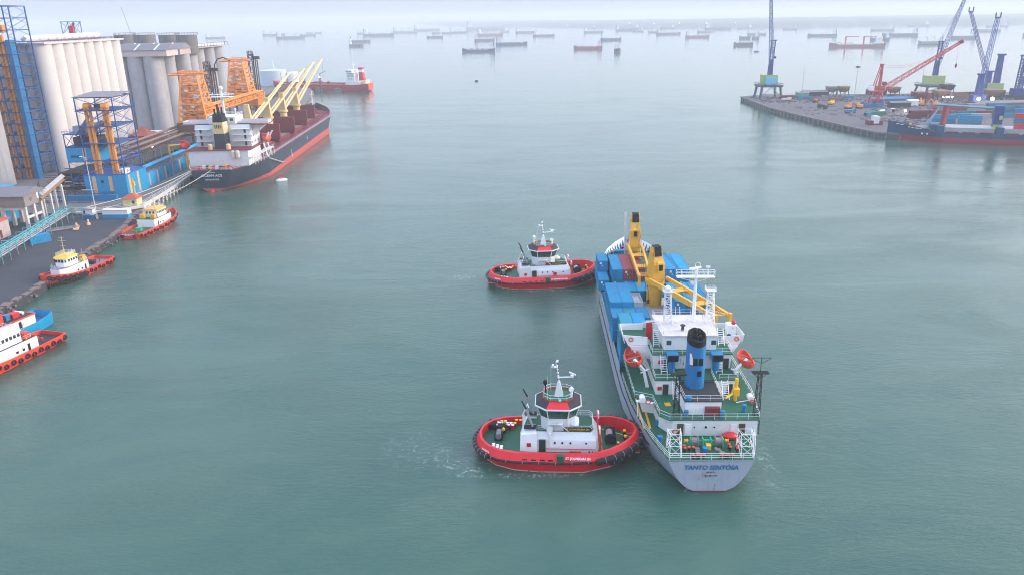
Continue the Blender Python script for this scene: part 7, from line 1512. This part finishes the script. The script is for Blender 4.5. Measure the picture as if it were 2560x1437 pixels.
# ------------------------------------------------------------ blue general cargo ship moored at the dock
gs = thing('blue_cargo_ship', 'blue and red cargo ship moored at the right dock, cut by the picture edge', 'ship', (317.3, 398.4, 0), R(158.4))
H = Hull(deck=[(0, 8), (6, 9), (90, 9), (98, 7.4), (105, 4.4), (110, 1.6), (113, .1)], wl=[(0, 4), (10, 9), (86, 9), (97, 5.6), (105, 2), (110, .2), (113, .03)], zt=[(0, 7.6), (14, 5.4), (90, 5.4), (98, 7.6), (113, 9.8)], e=[(0, .6), (20, 1), (90, 1), (113, 1.6)])
zt = lambda x: interp(H.zt, x); zb = lambda x: interp([(0, 2.6), (113, 2.9)], x); gsb = paint('cargo_ship_blue', (14, 76, 116), .3, .1); gsr = paint('cargo_ship_red', (158, 44, 62), .35, .1)
H.skin(zb, zt, 5).build('hull', gsb, gs); H.skin(-1, zb, 4).build('boot_topping', gsr, gs); H.plate(lambda x: zt(x) - .1 if x < 92 else 7.0, .1, 112, .05).build('deck', paint('cargo_deck', (110, 100, 110), .5, .4), gs, smooth=False)
for x_, w_, z_ in ((108.2, 1.8, 8.4), (106.2, 1.6, 8.2), (102.6, .9, 7.2), (101, 1.3, 7.05), (99, 1.9, 6.9), (97.2, 1.0, 6.8)):
    sl_x = (H.b(x_ + .5, z_) - H.b(x_ - .5, z_)); MB().cb((x_, H.b(x_, z_) + .06, z_), (w_, .12, .34), math.atan2(sl_x, 1.0)).build('bow_lettering', cleanwhite, gs, smooth=False)
for x_ in (96, 93.6): MB().cb((x_, H.b(x_, 4.2) + .05, 4.2), (.8, .14, .9)).build('bow_mark', cleanwhite, gs, smooth=False)
for i, x0 in enumerate((10, 34, 62)):
    L_ = (20, 24, 24)[i]; MB().box(x0, x0 + L_, -7, 7, 5.3, 7.8).build('hatch_coaming', concg, gs, smooth=False)
    for k in range(3): MB().box(x0 + 1 + k * L_ / 3, x0 + L_ / 3 - 1 + k * L_ / 3, 9.0, 9.12, 4.3, 5.9).build('side_opening', paint('opening_maroon', (92, 50, 70), .3), gs, smooth=False)
for x in (31, 59.5, 87.5): MB().box(x - 1.6, x + 1.8, -9.05, 9.06, 5.3, 8.6).build('side_block', gsb, gs, smooth=False)
MB().box(88, 92, -6, 6, 5.4, 9).build('forecastle_house', gsb, gs, smooth=False); MB().bar((86.5, 2, 5.5), (85.5, 2, 19), 2.2).build('maroon_derrick', gsr, gs, smooth=False); MB().bar((92.5, -3, 8), (87.5, -2, 20), .35).bar((95, 3, 8), (87.5, 2, 20), .35).build('derrick_stay', cyanp, gs, smooth=False)
MB().tube((61, 4, 5.4), (61, 4, 10), 1.6, 12).build('crane_pedestal', limep, gs); MB().box(58.9, 63.1, 2, 6, 10, 19.5).build('crane_house', sa, gs, smooth=False); MB().cb((60, 6.4, 13.5), (1.4, 1, 2)).build('crane_cab', limep, gs, smooth=False); MB().bar((61, 3, 18), (92, 3, 19.4), 1.0).build('crane_jib', paint('jib_grey', (120, 150, 165), .3), gs, smooth=False)
MB().box(-3, 8, -8, 8, 7, 19).build('accommodation', white, gs, smooth=False)
for k in range(5): MB().cb((100 + k * 1.6, (-1) ** k * 2, 7.6), (1.2, 1.2, 1.2)).build('windlass', (redp, wyellow, darks)[k % 3], gs, smooth=False)
def gsw(x, y, z): a = R(158.4); return (317.3 + x * math.cos(a) - y * math.sin(a), 398.4 + x * math.sin(a) + y * math.cos(a), z)
credd = paint('container_red', (205, 44, 60), .2, .1)
GC = [(50, 4.6, 7.8, credd, 'red container low in the forward bay of the blue ship'), (43.4, 4.6, 7.8, cwhite, 'white container low amidships on the blue ship'), (43.4, 4.6, 10.4, credd, 'red container on top of the white one amidships'), (36.8, 4.6, 7.8, credd, 'red container beside the grey crane base on the blue ship'), (36.8, 4.6, 10.4, maroon, 'maroon container over the red one on the blue ship'),
      (50, 2, 13.0, credd, 'upper red container, left of two, on the blue ship'), (43.4, 2, 13.0, credd, 'upper red container, right of two, on the blue ship'), (50, 2, 10.4, cteal, 'pale blue container under the left upper red one'), (43.4, 2, 10.39 - 2.6, cteal, 'pale blue container under the stack amidships'), (36.8, 2, 13.0, cteal, 'upper pale blue container near the picture edge'), (30, 2, 13.0, cteal, 'upper pale blue container at the picture edge'), (30, 4.6, 10.4, cblue, 'blue container at the picture edge on the ship'), (30, 4.6, 7.8, cteal, 'lower teal container at the picture edge on the ship')]
for x, y, z, mt, lab in GC: container(*gsw(x, y, z), mt, lab, 6.06, R(158.4), False, 'containers on the blue cargo ship', False)
for i, (x, y, z) in enumerate(((262, 474, 3.0), (262, 474, 5.6), (275, 469, 3.0), (275, 469, 5.6))): dock_container(x, y, cteal if i % 2 == 0 else cblue, 'pale blue container stacked behind the ship hold, %s tier, %s' % ('upper' if z > 4 else 'lower', 'left' if x < 270 else 'right'), 12.19, R(158.4), z)
# ------------------------------------------------------------ ships anchored in the roads
def far_kit(kind):
    """meshes for a ship one unit... 100 m long, scaled later"""
    H = Hull(deck=[(-50, 5.5), (-44, 7.6), (-38, 8), (36, 8), (44, 5), (50, .4)], wl=[(-50, 2), (-42, 6), (-34, 8), (32, 8), (42, 3.4), (48, .1), (50, .02)], zt=[(-50, 6.6), (-30, 6.2), (-28, 4.6), (34, 4.6), (37, 6.6), (50, 8.2)], S=[-50, -47, -42, -36, -30, -28, -10, 10, 30, 34, 37, 42, 46, 50], e=[(-50, .6), (0, 1), (50, 1.4)])
    z = lambda x: interp(H.zt, x)
    d = {'hull': H.skin(1.2, z, 2), 'boot_topping': H.skin(-1, 1.2, 1), 'deck': H.plate(lambda x: z(x) - .1, -49.9, 48, .1)}
    s = MB()
    if kind == 'mid': s.box(-44, -33, -6.6, 6.6, 6, 10).box(-42, -35, -6, 6, 10, 13.5).box(-41, -36, -7.6, 7.6, 13.5, 16)
    else: s.box(-46, -33, -6.6, 6.6, 6, 10).box(-43, -34, -6, 6, 10, 17).box(-42.5, -36, -8.4, 8.4, 17, 19.6)
    d['superstructure'] = s
    d['funnel'] = MB().add([(-48, -1.6, 6), (-44.5, -1.6, 6), (-44.5, 1.6, 6), (-48, 1.6, 6), (-47.6, -1.4, 20), (-44.8, -1.4, 20), (-44.8, 1.4, 20), (-47.6, 1.4, 20)], [(0, 1, 5, 4), (1, 2, 6, 5), (2, 3, 7, 6), (3, 0, 4, 7), (4, 5, 6, 7)])
    mm = MB().tube((-38, 0, 16), (-38, 0, 24), .4, 5).tube((44, 0, 7), (44, 0, 15), .4, 5)
    if kind in ('gear', 'mid'):
        for x in (-14, 14): mm.bar((x, 0, 4.6), (x, 0, 17), 1.4).bar((x, 0, 12), (x + 14, 0, 17), .6)
    d['mast'] = mm
    k = MB()
    if kind == 'tank': k.tube((-28, 0, 5.8), (42, 0, 6), .6, 5).cb((4, 0, 6.4), (4, 14, 2)).cb((-12, 3, 6), (3, 3, 3)).cb((22, -3, 6), (3, 3, 3))
    else:
        for x in (-26, -6, 14): k.box(x, x + 17, -5.4, 5.4, 4.6, 6.6)
    d['hatches'] = k
    return {a: b.mesh('far_' + a, False) for a, b in d.items()}
KITS = {k: far_kit(k) for k in ('tank', 'gear', 'plain', 'mid')}
for kit in KITS.values():
    for me in kit.values(): me.materials.append(None)
fh = {'g': paint('far_slate_hull', (52, 66, 90), .2), 'b': paint('far_blue_hull', (30, 62, 120), .2), 'r': paint('far_red_hull', (150, 40, 50), .2), 'k': paint('far_black_hull', (28, 32, 42), .2), 'p': paint('far_grey_hull', (130, 136, 150), .2)}
def far_ship(x, y, L_, rz, kind, col, lab, zs=None, housem=None):
    t = thing('anchored_ship', lab, 'ship', (x, y, 0), R(rz), 'ships anchored in the roads'); s = L_ / 100; zs = zs or max(.95, s * 1.15) ; t.scale = (s, max(s, .6), zs)
    for nm, me in KITS[kind].items():
        o = bpy.data.objects.new(nm, me); COL.objects.link(o); o.parent = t; o.material_slots[0].link = 'OBJECT'
        o.material_slots[0].material = {'hull': fh[col], 'boot_topping': maroon, 'deck': fh[col] if col != 'g' else concd, 'superstructure': housem or white, 'funnel': fh[col], 'mast': fh['p'], 'hatches': fh[col]}[nm]
FS = [(-1239, 3460, 80, 180, 'plain', 'g', 'faint grey coaster alone above the gabled silo roofs'), (-1115, 3897, 105, 178, 'gear', 'g', 'grey ship with masts, leftmost of the left cluster'), (-857, 3221, 112, 176, 'gear', 'b', 'longest blue grey ship in the left cluster, with a tall mast'),
 (-905, 3700, 74, 5, 'plain', 'g', 'small grey ship right behind the longest one of the left cluster'), (-1022, 4316, 84, 0, 'plain', 'p', 'faintest ship, rightmost of the left cluster'), (-697, 3953, 66, 180, 'plain', 'p', 'small pale ship touching the stern of a blue coaster'), (-540, 3407, 130, 182, 'plain', 'b', 'blue coaster with aft house above the red tanker bow side'),
 (-460, 2538, 64, 185, 'mid', 'g', 'grey ship behind the nearest small ship left of centre'), (-400, 2145, 38, 170, 'plain', 'g', 'small grey ship nearest of the pair left of centre'), (-509, 4055, 125, 180, 'gear', 'p', 'pale ship lying alone left of the coast end'), (-457, 4620, 150, 180, 'plain', 'p', 'long faint ship close under the coast end'), (-300, 3710, 90, 0, 'mid', 'p', 'faint ship in the close group under the left coast'),
 (-230, 3800, 80, 183, 'gear', 'g', 'grey ship at the right of the close group under the left coast'), (-264, 2953, 61, 0, 'plain', 'g', 'small grey ship just below the close group'), (-124, 4564, 220, 180, 'plain', 'p', 'very long faint barge below the coast'), (-69, 3133, 105, 180, 'tank', 'r', 'reddish tanker left of the middle'), (-14, 3787, 45, 0, 'plain', 'p', 'tiny faint ship above the reddish tanker'),
 (-70, 2440, 62, 180, 'gear', 'g', 'grey ship partly behind a darker blue ship near the middle'), (9, 2064, 82, 180, 'plain', 'b', 'darker blue ship overlapping a grey one near the middle'), (-61, 1680, 70, 0, 'tank', 'b', 'blue tanker with white house at its left end, nearest of the middle ships'), (80, 3530, 96, 180, 'mid', 'g', 'grey ship at the back of the triple group in the middle'), (127, 2887, 78, 180, 'gear', 'g', 'grey ship in front of the triple group in the middle'),
 (385, 4899, 65, 180, 'plain', 'p', 'tiny pale ship right under the coast middle'), (438, 4370, 60, 0, 'plain', 'p', 'small pale ship right of the tiny one under the coast'), (353, 3366, 82, 180, 'plain', 'g', 'grey coaster above the red hulled tanker'), (292, 2309, 60, 180, 'plain', 'b', 'blue grey coaster with tall aft house between two pale ones'), (170, 1729, 62, 0, 'tank', 'r', 'red hulled tanker with its house at the left end'),
 (210, 1559, 24, 100, 'plain', 'k', 'small dark ship seen end on beside the red tanker'), (528, 3640, 98, 180, 'plain', 'g', 'grey ship in the cluster below the hazy shore lights'), (620, 4212, 120, 0, 'mid', 'p', 'pale ship behind the cluster right of the middle'), (690, 4150, 90, 180, 'plain', 'p', 'pale ship at the right end of the cluster right of the middle'), (543, 3402, 45, 0, 'plain', 'p', 'tiny ship below the cluster right of the middle'),
 (574, 3202, 49, 180, 'plain', 'p', 'tiny pale ship left of a long blue grey one'), (562, 2856, 86, 180, 'mid', 'g', 'blue grey ship with three deck houses right of the middle'), (779, 3986, 70, 0, 'tank', 'r', 'faint reddish ship close to the shore lights'), (567, 2439, 72, 180, 'tank', 'r', 'reddish grey tanker with pale curved house'), (753, 3116, 64, 180, 'plain', 'p', 'small pale ship above the reddish grey tanker'),
 (915, 3559, 118, 180, 'gear', 'g', 'long grey ship below the shore lights'), (1056, 3646, 67, 0, 'plain', 'p', 'faint small ship left of the tall crane boom top'), (663, 2238, 55, 0, 'plain', 'g', 'pale grey ship left of the tall crane, middle row'), (804, 2634, 60, 180, 'gear', 'p', 'purplish ship just left of the tall crane boom'), (517, 1785, 42, 0, 'plain', 'k', 'small dark ship left of the tall crane tower'),
 (1146, 3318, 58, 0, 'mid', 'p', 'pale ferry like ship right of the tall crane boom'), (913, 2366, 82, 0, 'plain', 'g', 'grey coaster left of the red geared ship'), (1342, 2925, 83, 0, 'plain', 'p', 'pale ship above the red geared ship stern'), (1092, 2269, 94, 0, 'plain', 'b', 'blue grey ship right behind the red geared ship'), (895, 1957, 46, 0, 'plain', 'b', 'small blue ship hidden partly by the red geared ship'),
 (871, 1674, 48, 0, 'mid', 'p', 'pale ship left of the middle portal crane tower'), (1111, 1984, 58, 0, 'plain', 'g', 'grey ship seen between the crane booms'), (1512, 2580, 90, 0, 'plain', 'p', 'large pale ship behind the leaning lattice boom'), (1936, 3233, 78, 0, 'gear', 'p', 'faintest ship top right of the crane booms'), (1340, 2082, 40, 0, 'plain', 'g', 'grey ship at the right picture edge'), (1815, 3612, 94, 0, 'plain', 'p', 'faint ship under the right shore')]
rf = random.Random(11)
for (x, y, L_, rz, kind, col, lab) in FS:
    view = math.degrees(math.atan2(x, y)); rz2 = {180: 0, 0: 180}.get(rz, rz) if False else rz
    far_ship(x, y, L_ * .98, (180 - rz if rz in (0, 180) else rz + 180) - view * .5 + rf.uniform(-9, 9), kind, col, lab)
a = thing('red_geared_ship', 'large red heavy lift ship with two goalpost cranes anchored right of the middle', 'ship', (696, 1619, 0), R(180 - 12), 'ships anchored in the roads')
for nm, me in KITS['plain'].items():
    if nm in ('mast', 'hatches'): continue
    o = bpy.data.objects.new(nm, me); COL.objects.link(o); o.parent = a; o.scale = (1.05, 1.1, 1.0); o.material_slots[0].link = 'OBJECT'; o.material_slots[0].material = {'superstructure': white}.get(nm, fh['r'])
for x in (-12, 22):
    MB().bar((x, 0, 4.6), (x, 0, 20), 2.6).bar((x, 0, 20), (x - 24, 0, 19.4), 1.1).build('cargo_crane', lr, a, smooth=False)
MB().path([(26, 3, 5), (34, 3, 9), (42, 3, 7)], .5, 4).path([(6, 3, 5), (14, 3, 8), (20, 3, 6)], .5, 4).build('deck_gear', fh['r'], a)
for x, y, lab in ((454, 1481, 'tiny launch passing left of the tall crane'), (-36, 900, 'tiny speck of a launch on open water above the channel')):
    t = thing('launch', lab, 'boat', (x, y, 0), R(8)); cap_boat((0, 0, .3), 11 if y > 1000 else 4, 1.8 if y > 1000 else .9).build('hull', fh['b'], t); MB().box(-2, 1.4, -1.2, 1.2, 1.2, 3.4 if y > 1000 else 2).build('cabin', white, t, smooth=False)
# lights and pale buildings along the far shore
rs = random.Random(4)
for k in range(16):
    x = rs.uniform(640, 1250); y = interp([(0, 5900), (700, 4500), (1200, 3900), (1700, 3950)], x) + 60
    if k < 5:
        t = thing('shore_light', 'white light on the hazy far shore, number %d from the left of the lit stretch' % (k + 1), 'lamp', (680 + k * 110, interp([(0, 5900), (700, 4500), (1200, 3900), (1700, 3950)], 680 + k * 110) + 30, 0), 0, 'lights on the far shore'); MB().tube((0, 0, 0), (0, 0, 20), .6, 5).build('pole', darks, t); MB().ball((0, 0, 21.5), 2.0, 6).build('lit_lamp', lampf, t)
